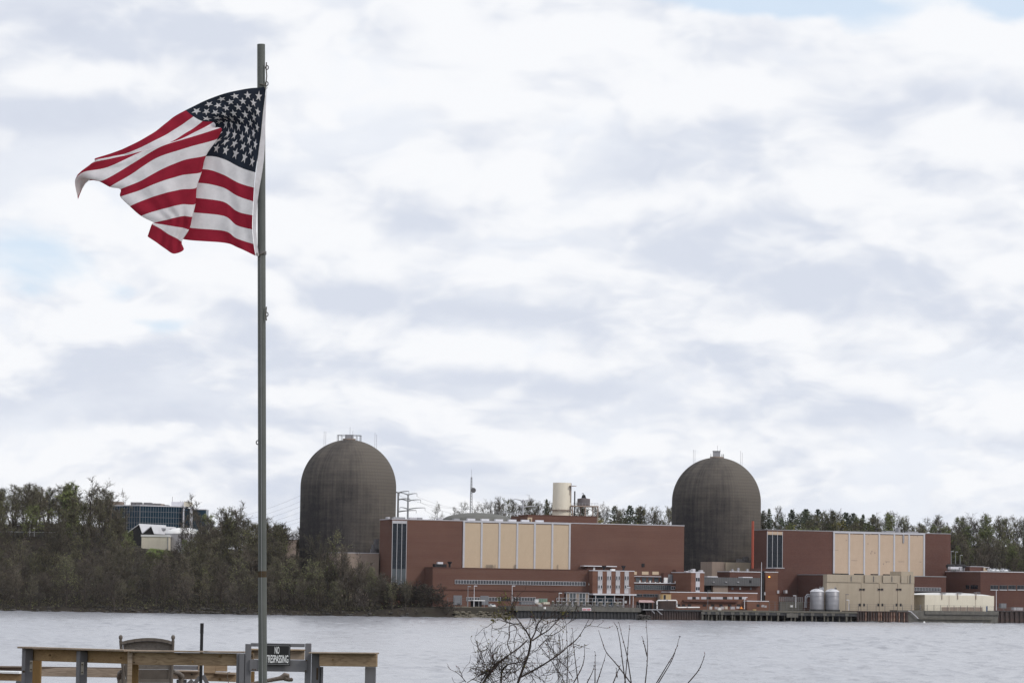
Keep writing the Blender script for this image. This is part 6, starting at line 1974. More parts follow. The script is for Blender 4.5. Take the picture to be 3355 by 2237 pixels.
proto(('yellow', 0), grow(60, n0=12, n1=6, n2=7, leafn=3, leafsz=.3, spread=.34, low=.12, forks=2), 'bark', ('twig', 'leaf_yellow'))
proto(('tall', 0), grow(71, n0=9, n1=5, n2=5, leafn=.03, spread=.27, low=.38, twigw=.07, ang=.6), 'bark', ('twig', 'bud_brown'))
proto(('tall', 1), grow(74, n0=8, n1=5, n2=4, leafn=.03, spread=.29, low=.4, twigw=.07, forks=2, ang=.55), 'bark', ('twig', 'bud_brown'))
for k in range(2):
    proto(('conifer', k), conifer(80 + k), 'bark', ('twig', 'needle'))
for k in range(2):
    proto(('pine', k), conifer(90 + k, r=4.2, pine=True), 'bark', ('twig', 'needle'))
for k in range(3):
    proto(('shrub', k), grow(100 + k, height=16, n0=16, n1=6, n2=8, leafn=.35, leafsz=.5, spread=.55, low=.05, forks=4, twigw=.16, ang=.9), 'bark', ('brush', 'bud_brown'))
proto(('blossom', 0), grow(110, height=16, n0=14, n1=6, n2=6, leafn=2, leafsz=.55, spread=.36, low=.1, forks=3, twigw=.12), 'bark', ('twig_grey', 'blossom'))
NPR = {}
for k in PROTO: NPR[k[0]] = NPR.get(k[0], 0) + 1
def tree(kind, x, y, hgt, label, group, rs, zb=None, wide=1.0, name=None, cat='tree'):
    key = (kind, rs.randrange(NPR[kind]))
    zb = H(x, y) if zb is None else zb
    nm = name or {'conifer': 'conifer_tree', 'pine': 'pine_tree', 'shrub': 'riverbank_shrub', 'blossom': 'blossom_shrub'}.get(kind, 'bare_tree' if kind in ('bare', 'grey', 'tall') else 'budding_tree')
    t_ = thing(nm, label, cat, (x, y, zb), rs.uniform(0, 6.28), group)
    s_ = hgt / 16.0
    t_.scale = (s_ * wide, s_ * wide, s_)
    for me, n_ in zip(PROTO[key], ('trunk', 'crown')):
        o = bpy.data.objects.new(n_, me)
        COL.objects.link(o)
        o.parent = t_
    return t_
def px_of(x, y, z):
    q = Vector((x, y, z)) - CAM
    return CX + FPX * q.dot(RR) / q.dot(F0), CY - FPX * q.dot(UU) / q.dot(F0)
def z_at(sx, sy, y):
    return at(sx, sy, y).z
CAP = [(-200, 1590), (0, 1590), (60, 1585), (130, 1583), (170, 1592), (200, 1588), (240, 1582), (290, 1580), (340, 1590), (380, 1622), (400, 1662), (425, 1712), (440, 1745), (452, 1800), (560, 1800), (570, 1765), (592, 1752), (604, 1746), (664, 1744), (676, 1650),
       (720, 1640), (780, 1635), (840, 1645), (890, 1665), (905, 1712), (940, 1720), (985, 1690), (1010, 1705), (1050, 1742), (1110, 1745), (1150, 1790), (1190, 1800), (1215, 1850), (1250, 1880), (1300, 1890),
       (1340, 1905), (1385, 1908), (1430, 1930), (1460, 1958), (1500, 2000)]
rs = random.Random(42)
SEG = [(130, 'near the frame edge'), (235, 'below the small road lamps'), (330, 'below the bright green trees'), (440, 'below the glass office corner'), (560, 'below the cream warehouse'), (700, 'below the domed tank'),
       (820, 'short of the flagpole'), (920, 'just past the flagpole'), (1060, 'before the first dome'), (1240, 'before the pinkish-tan block'), (9999, 'before the hall end windows')]
def seg(sx): return next(n for lim, n in SEG if sx < lim)
def bank_label(kind, zone, h_, sx):
    kn = {'bare': 'bare brown tree', 'bud': 'olive budding tree', 'green': 'fresh green tree', 'shrub': 'brown shrub'}[kind]
    size = ('tall ' if h_ > 16 else 'mid-height ' if h_ > 11.5 else 'low ') if kind != 'shrub' else ('large ' if h_ > 4.2 else 'small ')
    return size + kn + ' ' + ('on the crest', 'halfway down the bank', 'near the waterline')[zone] + ', ' + seg(sx)
def left_tree(x, y, kind=None, hmin=11, hmax=21, force=None):
    s_ = y - shore_y(x)
    z0 = H(x, y)
    sx, sy = px_of(x, y, z0 + 8)
    if sx > 1490: return
    cap = interp(CAP, sx)
    # the crown is a few metres wide: respect the lowest cap beside it
    capn = max(interp(CAP, sx - 20), interp(CAP, sx + 20), cap) if 365 < sx < 690 else cap
    av = z_at(sx, capn, y) - z0
    if av < 1.6: return
    h_ = min(rs.uniform(hmin, hmax), av * rs.uniform(.86, 1.02))
    zone = 0 if s_ > 85 else (1 if s_ > 35 else 2)
    if kind is None:
        r_ = rs.random()
        gz = .6 if (zone == 0 and sx < 420) else .5 if zone == 0 else .5 if zone == 1 else .3
        if h_ < 6.5: kind = 'shrub'
        elif r_ < gz: kind = 'bud'
        elif r_ < gz + .05 and zone == 0: kind = 'green'
        else: kind = 'bare'
    lab = bank_label(kind, zone, h_, sx)
    tree(kind, x, y, h_, lab, 'trees of the wooded bank' if kind != 'shrub' else 'shrubs of the wooded bank', rs, wide=rs.uniform(1.0, 1.3) if kind != 'shrub' else rs.uniform(1.0, 1.5), cat='shrub' if kind == 'shrub' else 'tree')
step = 11.5
xx = -258.0
while xx < -34:
    s_ = 3.0
    while s_ < 175:
        x = xx + rs.uniform(-4.5, 4.5); s2 = s_ + rs.uniform(-4, 4)
        y = shore_y(x) + max(2, s2)
        if x > -75 and s2 > 78 - (x + 75) * 1.6: s_ += step; continue     # plant yard
        if (Vector((x, y)) - Vector((-75.5, 1500))).length < 27: s_ += step; continue
        if -176 < x < -150 and s2 > 134: s_ += step; continue          # sheds and tank
        left_tree(x, y)
        s_ += step * (.8 if s2 < 40 else 1.15)
    xx += step * .82
# extra skyline rows
for k in range(46):
    x = rs.uniform(-262, -178); left_tree(x, shore_y(x) + rs.uniform(95, 215), rs.choice(['bud', 'bud', 'bud', 'bare', 'green']), 16, 22)
for k in range(34):
    x = rs.uniform(-146, -104); left_tree(x, shore_y(x) + rs.uniform(70, 130), rs.choice(['bud', 'bare', 'bud']), 14, 22)
for (sx, sy, y, kind, lab) in ((308, 1563, 1512, 'tall', 'tallest bare tree, crooked, beside the glass office building'), (362, 1574, 1515, 'tall', 'crooked bare tree just touching the roof line of the glass office building'),
                                (402, 1606, 1520, 'tall', 'thin bare tree in front of the glass office roof'), (672, 1618, 1520, 'tall', 'bare spindly tree rising over the wing of the glass office'), (660, 1640, 1515, 'tall', 'thin bare tree over the domed water tank'),
                                (590, 1735, 1500, 'bare', 'bare tree standing in front of the domed water tank'), (630, 1688, 1505, 'bare', 'dense brown tree before the wing of the glass office'), (262, 1590, 1508, 'green', 'broad bright green tree next to the tallest bare tree'),
                                (232, 1600, 1500, 'green', 'bright green tree on the wooded bank, second from the tallest bare tree'), (735, 1640, 1500, 'tall', 'bare tree with open crown, closest to the flagpole on the hill')):
    q = at(sx, sy, y); zb = H(q.x, y)
    tree(kind, q.x, y, q.z - zb, lab, 'trees of the wooded bank', rs, wide=1.1 if kind != 'green' else 1.35)
for kk, (sx, sy, y) in enumerate(((1052, 1762, 1402), (1078, 1770, 1404), (1100, 1752, 1406), (1120, 1778, 1403), (1142, 1800, 1402), (1168, 1792, 1404), (1190, 1832, 1400), (1212, 1858, 1398), (1232, 1876, 1398), (1150, 1835, 1399), (1130, 1810, 1398), (1256, 1886, 1398))):
    q = at(sx, sy, y); zb = H(q.x, y)
    tree('bud' if kk in (2, 7) else 'tall' if kk % 2 else 'bare', q.x, y, q.z - zb, 'slender tree before the pinkish-tan block, %s' % ['farthest from the hall', 'second nearest the dome side', 'tallest of them', 'left of its middle', 'at its middle', 'right of its middle', 'near the hall corner', 'right at the hall corner', 'low, before the hall end', 'short, in front of taller ones', 'short, toward the dome', 'lowest, before the hall windows'][kk], 'trees before the pinkish-tan block', rs, wide=.8)
# blossoming shrub at the water
q = at(1192, 1925, 1400); tree('blossom', q.x, 1400, q.z - H(q.x, 1400), 'pale blossoming shrub at the water below the first dome', None, rs, wide=1.2)
q = at(1188, 1970, 1394); tree('blossom', q.x, 1394, q.z - H(q.x, 1394), 'pale blossoming low shrub right at the waterline', None, rs, wide=1.5)
for (sx, sy, y) in ((1385, 1912, 1392), (1350, 1925, 1394), (1420, 1935, 1393), (1300, 1920, 1396), (1260, 1915, 1400), (1450, 1965, 1392)):
    q = at(sx, sy, y); tree('shrub', q.x, y, q.z - H(q.x, y), 'dark dense shrub on the bank end beside the long annex', 'shrubs at the bank end', rs, wide=1.3, cat='shrub')

for kk, (sx, sy, y) in enumerate(((1275, 1905, 1394), (1320, 1900, 1396), (1345, 1912, 1393), (1372, 1905, 1395), (1395, 1918, 1394), (1412, 1925, 1395), (1436, 1945, 1393), (1462, 1966, 1392), (1330, 1950, 1390), (1390, 1955, 1390))):
    q = at(sx, sy, y); zb = H(q.x, y)
    tree('shrub', q.x, y, q.z - zb, 'dense olive-brown bush at the bank end, %s' % ('before the hall windows' if sx < 1335 else 'before the annex corner' if sx < 1400 else 'nearest the rubble slope'), 'bushes at the bank end', rs, wide=1.7, cat='shrub')

# ridge behind the plant
RCAP = [(1380, 1655), (1440, 1652), (1500, 1648), (1600, 1642), (1650, 1634), (1700, 1636), (1750, 1642), (1800, 1640), (1830, 1640), (1900, 1648), (1960, 1650), (2010, 1662), (2060, 1660), (2100, 1664), (2160, 1658), (2220, 1664), (2300, 1664),
        (2490, 1672), (2540, 1664), (2600, 1662), (2640, 1670), (2730, 1680), (2770, 1672), (2800, 1690), (2860, 1690), (2930, 1676), (2980, 1702), (3060, 1696), (3130, 1692), (3190, 1684), (3255, 1682), (3295, 1706), (3340, 1694), (3500, 1690)]
def ridge_tree(sx, y, kind, hmin=13, hmax=19, lift=0.0, label=None):
    x = ray(sx, 1700).x / ray(sx, 1700).y * y
    z0 = H(x, y)
    av = z_at(sx, interp(RCAP, sx) + lift, y) - z0
    if av < 4: return
    h_ = min(rs.uniform(hmin, hmax), av * (1.0 if label else rs.uniform(.86, 1.03)))
    side = ('the radio mast' if sx < 1640 else 'the cream stack' if sx < 1900 else 'the first hall roof' if sx < 2250 else 'the hall window strip' if sx < 2700 else 'the stained tan panels' if sx < 3030 else 'the hall end' if sx < 3115 else 'the black tank' if sx < 3230 else 'the terrace cars')
    kn = {'bare': 'bare brown tree', 'grey': 'bare grey tree', 'bud': 'tree with olive buds', 'green': 'fresh green tree', 'yellow': 'yellow-green tree', 'conifer': 'dark pointed conifer', 'pine': 'dark spreading pine', 'tall': 'slender bare tree'}[kind]
    tree(kind, x, y, h_, label or '%s%s %s behind %s' % ('tall ' if h_ > 20 else 'low ' if h_ < 15 else '', kn, 'on the ridge top' if y > 1752 else 'on the ridge slope', side), 'trees on the ridge', rs, wide=rs.uniform(.9, 1.15))
for row, (y0, n_) in enumerate(((1800, 66), (1765, 72))):
    for k in range(n_):
        sx = 1385 + (3440 - 1385) * (k + rs.random()) / n_
        if 2255 < sx < 2440: continue
        far_gap = 1500 < sx < 1640
        kind = rs.choice(['grey', 'grey', 'bare', 'bare', 'bud', 'bud'] if sx < 2250 else ['bare', 'bud', 'bud', 'grey', 'grey', 'bare', 'green'])
        if sx < 1640: kind = 'grey'
        if sx < 1640 and rs.random() < .45: continue
        ridge_tree(sx, y0 + rs.uniform(-14, 14), kind, 19, 28)
for k in range(30):
    sx = rs.uniform(1930, 2250); ridge_tree(sx, rs.uniform(1690, 1740), rs.choice(['yellow', 'yellow', 'green', 'yellow', 'bud']), 14, 24, rs.uniform(18, 40))
for k in range(64):
    sx = rs.uniform(2480, 3130); ridge_tree(sx, rs.uniform(1690, 1745), rs.choice(['bud', 'bare', 'bud', 'green', 'bud', 'grey', 'yellow']), 16, 25, rs.uniform(6, 26))
for k in range(60):
    sx = rs.uniform(3095, 3420); ridge_tree(sx, rs.uniform(1655, 1745), rs.choice(['bud', 'bare', 'bud', 'bare', 'green', 'bud', 'grey']), 12, 21, 20)
for (sx, kind) in ((1790, 'conifer'), (2012, 'pine'), (2098, 'pine'), (2065, 'pine'), (2500, 'conifer'), (2520, 'conifer'), (2595, 'pine'), (2560, 'pine'), (2640, 'pine'), (2680, 'pine'), (2728, 'conifer'), (2772, 'pine'), (2795, 'pine'), (2828, 'conifer'), (2862, 'pine'), (1735, 'grey'), (2935, 'tall'), (3255, 'tall'), (3195, 'grey'), (3330, 'tall'), (3080, 'bud')):
    ridge_tree(sx, rs.uniform(1745, 1790), kind, 24, 26, -6 if kind != 'tall' else -3,
               '%s breaking the skyline ' % {'conifer': 'dark pointed conifer', 'pine': 'dark spreading pine', 'grey': 'bare grey tree', 'tall': 'slender bare tree', 'bud': 'budding tree'}[kind] + ('beside the cream stack' if sx < 1900 else ('short of the second dome, ' + ('farther' if sx < 2040 else 'middle one' if sx < 2080 else 'closest')) if sx < 2300 else 'above the hall window strip' if sx < 2620 else 'above the dark brick of the hall' if sx < 2740 else 'above the tan panels' if sx < 3040 else 'above the terrace'))
for (sx, lift) in ((2605, 30), (2625, 34), (2690, 48), (2665, 52)):
    ridge_tree(sx, 1715, 'green', 20, 22, lift, 'bright green rounded tree beside the second dome, before dark pines')

# undergrowth on the bank: one mass of brush nobody could count
ub = MB()
for k in range(9000):
    x = rs.uniform(-262, -34); s_ = rs.uniform(0.6, 165) if rs.random() < .75 else rs.uniform(.6, 30)
    if x > -66 and s_ > 60 - (x + 66) * 1.5: continue
    y = shore_y(x) + s_
    if -176 < x < -150 and s_ > 134: continue
    z = H(x, y)
    hh = rs.uniform(.8, 2.6)
    sx, sy = px_of(x, y, z)
    if sx < 1500 and z_at(sx, interp(CAP, sx), y) - z < hh: hh = max(.3, z_at(sx, interp(CAP, sx), y) - z)
    ub.cur = 0
    for j in range(4):
        p = Vector((x + rs.uniform(-.5, .5), y + rs.uniform(-.5, .5), z - .1))
        e_ = p + Vector((rs.gauss(0, .5), rs.gauss(0, .5), 1)) * hh * rs.uniform(.5, 1)
        strip(ub, p, e_, .12, .04, rs)
        strip(ub, p.lerp(e_, .5), p.lerp(e_, .5) + Vector((rs.gauss(0, .6), rs.gauss(0, .6), rs.uniform(.1, .8))), .08, .03, rs)
    for j in range(3):
        ub.cur = 1 if rs.random() < .8 else 2
        leaf(ub, Vector((x + rs.gauss(0, .7), y + rs.gauss(0, .7), z + hh * rs.uniform(.2, .9))), rs.uniform(.25, .6), rs)
ub.cur = 0
o = ub.build('undergrowth', [M['brush'], M['bud_brown'], M['bud_olive']]); setp(o, 'tangled brown undergrowth covering the wooded bank', kind='stuff')

# fallen pale trunks
for k, (x0, y0, x1, y1) in enumerate(((340, 885, 405, 842), (575, 905, 680, 928), (5, 858, 95, 835), (620, 832, 668, 815), (1235, 985, 1285, 955), (1430, 955, 1500, 962), (60, 745, 160, 770), (1650, 850, 1680, 808), (1080, 800, 1135, 818), (320, 868, 352, 840))):
    sx0, sy0 = Q(Z1, x0, y0); sx1, sy1 = Q(Z1, x1, y1)
    yb = shore_y((sx0 - CX) / FPX * 1400)
    s_ = 2
    while s_ < 150:                                    # walk up the bank to where the slope meets this sight line
        q = at(sx0, sy0, yb + s_)
        if H(q.x, q.y) >= q.z - 1.2: break
        s_ += 1
    a_ = at(sx0, sy0, yb + s_ - 2); b_ = at(sx1, sy1, yb + s_ - 2)
    lab = 'pale fallen trunk on the bank, ' + ['the longest leaning one below the bright green trees', 'lying nearly flat above the rocks', 'at the edge beside the brush, low and thin', 'short and leaning', 'short, leaning up the slope', 'lying flat near the flagpole', 'highest on the slope', 'steep, beside the flagpole', 'near the middle of the bank', 'crossing a longer one'][k]
    t_ = thing('fallen_trunk', lab, 'fallen tree', a_, 0, 'fallen trunks on the bank')
    b = MB(); b.tube([a_, a_.lerp(b_, .5) + Vector((0, 0, .15)), b_], [.2, .16, .09], 6); b.build('log', M['bark_pale'], t_)
    b = MB(); p = a_.lerp(b_, .6); b.tube([p, p + Vector((.4, 0, .9))], [.08, .04], 4); b.build('branch', M['bark_pale'], t_)

# boulders on the shore
def rock_mesh(seed, m_):
    rs2 = random.Random(seed)
    b = MB()
    rings = [(0, -.5), (.8, -.35), (1, .1), (.75, .5), (0, .7)]
    prof = []
    idx = []
    n = 7
    for (r, z) in rings:
        if r == 0: idx.append([b.vert(rs2.uniform(-.1, .1), rs2.uniform(-.1, .1), z)])
        else: idx.append([b.vert(r * cos(2 * pi * k / n) * rs2.uniform(.7, 1.15), r * sin(2 * pi * k / n) * rs2.uniform(.7, 1.15), z + rs2.uniform(-.22, .22)) for k in range(n)])
    for a_, c_ in zip(idx, idx[1:]):
        for k in range(n):
            k2 = (k + 1) % n
            if len(a_) == 1: b.face((a_[0], c_[k2], c_[k]))
            elif len(c_) == 1: b.face((a_[k], a_[k2], c_[0]))
            else: b.face((a_[k], a_[k2], c_[k2], c_[k]))
    return b.mesh('boulder', M[m_])
RK = [rock_mesh(k, 'rock') for k in range(5)]; RT = [rock_mesh(9 + k, 'rock_tan') for k in range(5)]
def boulder(me, x, y, z, s_, label, group):
    o = bpy.data.objects.new('boulder', me); COL.objects.link(o)
    o.location = (x, y, z); o.scale = (s_ * rs.uniform(.8, 1.5), s_ * rs.uniform(.7, 1.2), s_ * rs.uniform(.5, .9)); o.rotation_euler = (0, 0, rs.uniform(0, 6.28))
    setp(o, label, 'rock', group)
for k in range(150):
    x = rs.uniform(-235, -40) if k < 90 else rs.gauss(-128, 20); s_ = abs(rs.gauss(0, 2.6)) + .3
    y = shore_y(x) + s_; boulder(rs.choice(RK), x, y, H(x, y) + .1, rs.uniform(.45, 1.25), 'dark grey boulder ' + ('half in the water' if s_ < 1.2 else 'just above the water') + ', ' + seg(px_of(x, y, 0)[0]), 'boulders along the bank')
for k in range(140):
    sx = rs.uniform(1500, 1702); s_ = rs.uniform(.3, 13)
    x = (sx - CX) / FPX * (1395 + s_); y = shore_y(x) + s_ - 5
    boulder(rs.choice(RT), x, y, max(.1, .1 + s_ * .33), rs.uniform(.5, 1.3), 'tan rock %s the rubble slope, %s' % ('at the foot of' if s_ < 4 else 'halfway up' if s_ < 9 else 'on top of', 'nearer the shrubs' if sx < 1560 else 'in the middle' if sx < 1640 else 'nearer the intake dock'), 'rubble beside the intake dock')
g = MB(); xs_r = [at(1490, 2020, 1395).x + k * 1.4 for k in range(22)]
rows_ = [(-6, -1), (-4, .3), (1, 1.6), (5, 3.2), (9, 4.5), (14, 4.7)]
gi = [[g.vert(x, shore_y(x) + s_, z_ + rs.uniform(-.3, .3)) for x in xs_r] for (s_, z_) in rows_]
for j in range(len(rows_) - 1):
    for i in range(len(xs_r) - 1):
        g.face((gi[j][i], gi[j][i + 1], gi[j + 1][i + 1], gi[j + 1][i]))
o = g.build('rubble_slope', M['rock_tan']); setp(o, 'tan rubble slope beside the intake dock', kind='structure')
for k in range(34):
    sx, sy = Q(ZB, rs.uniform(935, 1130), 900); y = rs.uniform(1398, 1408)
    x = (sx - CX) / FPX * y; boulder(rs.choice(RK), x, y, rs.uniform(.1, 2.0), rs.uniform(.6, 1.3), 'grey rock heaped in the gap between intake dock and dark wharf', 'rocks between the docks')
for k in range(26):
    sx = Q(ZD, rs.uniform(400, 700), 740)[0]; v = VRS - 1
    u_ = uvz(sx, 2030, v)[0]; c = W(u_, v - rs.uniform(0, 3), 0)
    boulder(rs.choice(RK), c.x, c.y, .15, rs.uniform(.5, 1.0), 'grey rock at the foot of the rust-brown bulkhead', 'rocks below the bulkhead')
# small white buoys
for (sx, sy, lab) in ((1320, 2018.5, 'small white float close under the wooded bank'), (3028, 2040, 'small pale float off the concrete dock')):
    d = ray(sx, sy); q = CAM + d * (-CAM.z / d.z)
    b = MB(); b.lathe(q.x, q.y, [(0, -.2), (.45, -.1), (.5, .3), (.25, .75), (0, .8)], 12)
    o = b.build('float', M['white']); setp(o, lab, 'buoy')
# ------------------------------------------------------------------ foreground: deck, rails, gate, chair
def fb(parent, name, m_, z, x0, y0, x1, y1, d, th, bevel=.004, label=None):
    xm, ym = (x0 + x1) / 2, (y0 + y1) / 2
    a_, b_ = at(*Q(z, x0, ym), d).x, at(*Q(z, x1, ym), d).x
    zt_, zb_ = at(*Q(z, xm, y0), d).z, at(*Q(z, xm, y1), d).z
    mb = MB(); mb.box(a_, b_, d, d + th, zb_, zt_)
    return mb.build(name, m_, parent, label, bevel)
def rail(parent, name, m_, z, x0, y0, x1, y1, d0, d1, hpx, th, bevel=.004):
    """board whose visible face is centred on the pixel line; hpx its height in crop pixels"""
    a_, b_ = at(*Q(z, x0, y0), d0), at(*Q(z, x1, y1), d1)
    h_ = hpx / z[2] / FPX * (d0 + d1) / 2
    mb = MB(); mb.beam(a_, b_, th, h_)
    return mb.build(name, m_, parent, None, bevel)
def post(parent, name, m_, z, xc, ytop, d, wd, rot, zlow, bevel=.004):
    c = at(*Q(z, xc, ytop), d)
    T = lambda x, y, z_: Vector((c.x + x * cos(rot) - y * sin(rot), c.y + x * sin(rot) + y * cos(rot), z_))
    mb = MB(T); mb.box(-wd / 2, wd / 2, -wd / 2, wd / 2, zlow, c.z)
    return mb.build(name, m_, parent, None, bevel)
DECKZ = 9.62
dkk = thing('wooden_deck', 'wooden deck platform under the rocking chair', 'deck', (-3.2, 33.5, DECKZ))
for k in range(15):
    mb = MB(); x0 = -6.6 + k * .0; y0 = 30.9 + k * .36
    mb.box(-6.6, 0.2, y0, y0 + .345, DECKZ - .04, DECKZ); mb.build('plank', M['wood_old'], dkk, None)
for x in (-6.3, -3.2, 0.0):
    for y in (31.2, 35.8):
        mb = MB(); mb.box(x - .07, x + .07, y - .07, y + .07, HN(x, y) - .4, DECKZ - .043); mb.build('support', M['wood_old'], dkk)

nr = thing('deck_railing', 'deck railing with wooden top boards and grey posts, before the rocking chair', 'railing', (-3.6, 31.5, DECKZ))
dl, dc, dr = 32.1, 31.0, 30.8
post(nr, 'post', M['grey_paint'], R1, 304, 340, dl - .02, .083, radians(33), DECKZ - .5)
post(nr, 'post', M['grey_paint'], R1, 904, 374, 31.5, .083, radians(33), DECKZ - .5)
rail(nr, 'side_board', M['wood_y'], R1, 330, 415, 1425, 448, dl + .06, dc + .1, 132, .04)
rail(nr, 'top_board', M['wood_pale'], R1, 250, 334, 1424, 371, dl, dc, 20, .14)
post(nr, 'corner_post', M['wood_pale'], R1, 1432, 384, dc - .03, .045, radians(8), DECKZ - .5)
post(nr, 'inner_post', M['wood_post'], R1, 1480, 395, dc + .1, .085, 0.05, DECKZ - .5)
post(nr, 'inner_post', M['wood_post'], R1, 412, 395, dl + .15, .085, 0.05, DECKZ - .5)
rail(nr, 'front_board', M['wood'], R1, 1456, 456, 2184 + 610, 470, dc, dr, 136, .04)
rail(nr, 'top_board', M['wood_pale'], R1, 1424, 372, 2184 + 510, 387, dc - .02, dr, 17, .14)
for (x, y0, y1, d) in ((344, 478, 600, dl - .09), (907, 497, 632, 31.41)):
    pl = fb(nr, 'hinge_plate', M['bracket'], R1, x - 16, y0, x + 14, y1, d - .05, .004, None)
    for yy_ in (y0 + 25, y1 - 25):
        q = at(*Q(R1, x - 2, yy_), d - .055)
        mb = MB(); mb.tube([q, q - Vector((0, .012, 0))], .007, 8); mb.build('screw', M['rusty'], pl)
for (x, y, d_) in ((1745, 455, dc - .0), (2120, 492, dr + .05), (545, 420, dl - .25), (1330, 450, dc + .11), (1010, 470, dc + .3), (2420, 430, dr + .05)):
    kq = at(*Q(R1, x, y), d_ - .03)
    mb = MB(); mb.tube([kq + Vector((0, .03, 0)), kq - Vector((0, .004, 0))], .011, 9); mb.build('knot', M['wood_post'], nr)
for (x, y, d_) in ((1475, 415, dc), (1475, 500, dc), (2770, 430, dr), (2770, 515, dr)):
    kq = at(*Q(R1, x, y), d_ - .025)
    mb = MB(); mb.tube([kq + Vector((0, .02, 0)), kq - Vector((0, .004, 0))], .006, 8); mb.build('screw', M['rusty'], nr)
q = at(*Q(R1, 262, 600), dl - .1)
mb = MB(); mb.tube([q, q - Vector((0, .02, 0))], .012, 8); mb.build('bolt', M['rusty'], nr)

# gate
gd = 30.7
gt_ = thing('wooden_gate', 'grey painted wooden gate with a top bar and one cross board', 'gate', (at(*Q(R2, 870, 500), gd).x, gd, DECKZ))
fb(gt_, 'stile', M['grey_paint'], R2, 510, 296, 574, 900, gd, .04)
fb(gt_, 'stile', M['grey_paint'], R2, 1170, 290, 1237, 900, gd, .04)
fb(gt_, 'top_bar', M['grey_paint'], R2, 575, 290, 1169, 328, gd + .002, .036)
fb(gt_, 'cross_board', M['grey_paint'], R2, 562, 470, 1194, 600, gd - .022, .02)
for (x, y) in ((600, 575), (1190, 478), (1182, 590), (625, 578)):
    q = at(*Q(R2, x, y), gd - .03)
    mb = MB(); mb.tube([q, q - Vector((0, .006, 0))], .007, 8); mb.build('screw', M['rusty'], gt_)
gp1 = thing('gate_post', 'wide grey gate post where the long railing ends', 'post', (at(*Q(R2, 475, 500), gd).x, gd, DECKZ), 0, 'posts either side of the gate')
fb(gp1, 'post', M['grey_paint'], R2, 415, 402, 536, 900, gd + .01, .1)
fb(gp1, 'face_board', M['grey_paint'], R2, 445, 400, 500, 900, gd - .012, .02)
gp2 = thing('gate_post', 'grey gate post with rusty latch marks beside the short railing', 'post', (at(*Q(R2, 1290, 500), gd).x, gd, DECKZ), 0, 'posts either side of the gate')
fb(gp2, 'post', M['grey_paint'], R2, 1242, 403, 1335, 900, gd + .01, .09)
fb(gp2, 'side_board', M['grey_paint'], R2, 1336, 548, 1369, 900, gd + .06, .05)
fb(gp2, 'latch_plate', M['rusty'], R2, 1298, 560, 1318, 690, gd + .004, .005, None)
# boards seen through the gate
bb_ = thing('back_railing', 'short pale wooden rail seen through the gate', 'railing', (at(*Q(R2, 860, 420), 31.6).x, 31.6, DECKZ))
fb(bb_, 'board', M['wood_pale'], R2, 580, 372, 1168, 466, 31.6, .04)
fb(bb_, 'top_board', M['wood'], R2, 560, 354, 1172, 371, 31.55, .14)
fb(bb_, 'post', M['wood_post'], R2, 575, 600, 610, 900, 31.66, .085)
fb(bb_, 'block', M['wood_post'], R2, 582, 378, 606, 466, 31.57, .03)
# short railing
sr = thing('short_railing', 'short wooden railing with a grey end post standing over the water', 'railing', (at(*Q(R2, 1650, 450), 30.6).x, 30.6, DECKZ))
rail(sr, 'front_board', M['wood'], R2, 1337, 470, 1968, 478, 30.62, 30.5, 138, .04)
rail(sr, 'top_board', M['wood_pale'], R2, 1238, 393, 1968, 400, 30.66, 30.5, 17, .14)
fb(sr, 'end_post', M['grey_paint'], R2, 1832, 549, 1949, 900, 30.6, .09)
fb(sr, 'inner_post', M['grey_paint'], R2, 1345, 548, 1369, 900, 30.7, .05)
for (x, y) in ((1480, 468), (1890, 462)):
    q = at(*Q(R2, x, y), 30.57)
    mb = MB(); mb.tube([q, q - Vector((0, .012, 0))], .008, 8); mb.build('knot', M['wood_post'], sr)

# sign
sg = thing('no_trespassing_sign', 'black NO TRESPASSING sign with white letters hung on the gate', 'sign', (at(*Q(R2, 865, 520), gd - .05).x, gd - .05, at(*Q(R2, 865, 532), gd - .05).z))
fb(sg, 'panel', M['sign_black'], R2, 716, 300, 1012, 532, gd - .06, .003, None)
for (x0, y0, x1, y1) in ((727, 312, 1001, 316), (727, 516, 1001, 520), (727, 317, 730, 515), (998, 317, 1001, 515)):
    fb(sg, 'border_line', M['pole_far'], R2, x0, y0, x1, y1, gd - .0615, .001, None)
def letters(parent, text, z, x0, y0, x1, y1, d, m_):
    cu = bpy.data.curves.new('lettering', 'FONT'); cu.body = text; cu.extrude = .02; cu.offset = 0.014
    tmp = bpy.data.objects.new('lettering', cu); COL.objects.link(tmp)
    dg = bpy.context.evaluated_depsgraph_get()
    me = bpy.data.meshes.new_from_object(tmp.evaluated_get(dg))
    bpy.data.objects.remove(tmp)
    xs = [v.co.x for v in me.vertices]; ys = [v.co.y for v in me.vertices]
    xm, ym = (x0 + x1) / 2, (y0 + y1) / 2
    X0, X1 = at(*Q(z, x0, ym), d).x, at(*Q(z, x1, ym), d).x
    Z1_, Z0_ = at(*Q(z, xm, y0), d).z, at(*Q(z, xm, y1), d).z
    inv = top_inv(parent)
    for v in me.vertices:
        fx = (v.co.x - min(xs)) / (max(xs) - min(xs)); fy = (v.co.y - min(ys)) / (max(ys) - min(ys))
        v.co = inv @ Vector((X0 + (X1 - X0) * fx, d - v.co.z * .02, Z0_ + (Z1_ - Z0_) * fy))
    me.materials.clear(); me.materials.append(M[m_])
    o = bpy.data.objects.new('lettering', me); COL.objects.link(o); o.parent = parent
letters(sg, 'NO', R2, 840, 326, 892, 404, gd - .0615, 'sign_white')
letters(sg, 'TRESPASSING', R2, 742, 418, 990, 504, gd - .0615, 'sign_white')

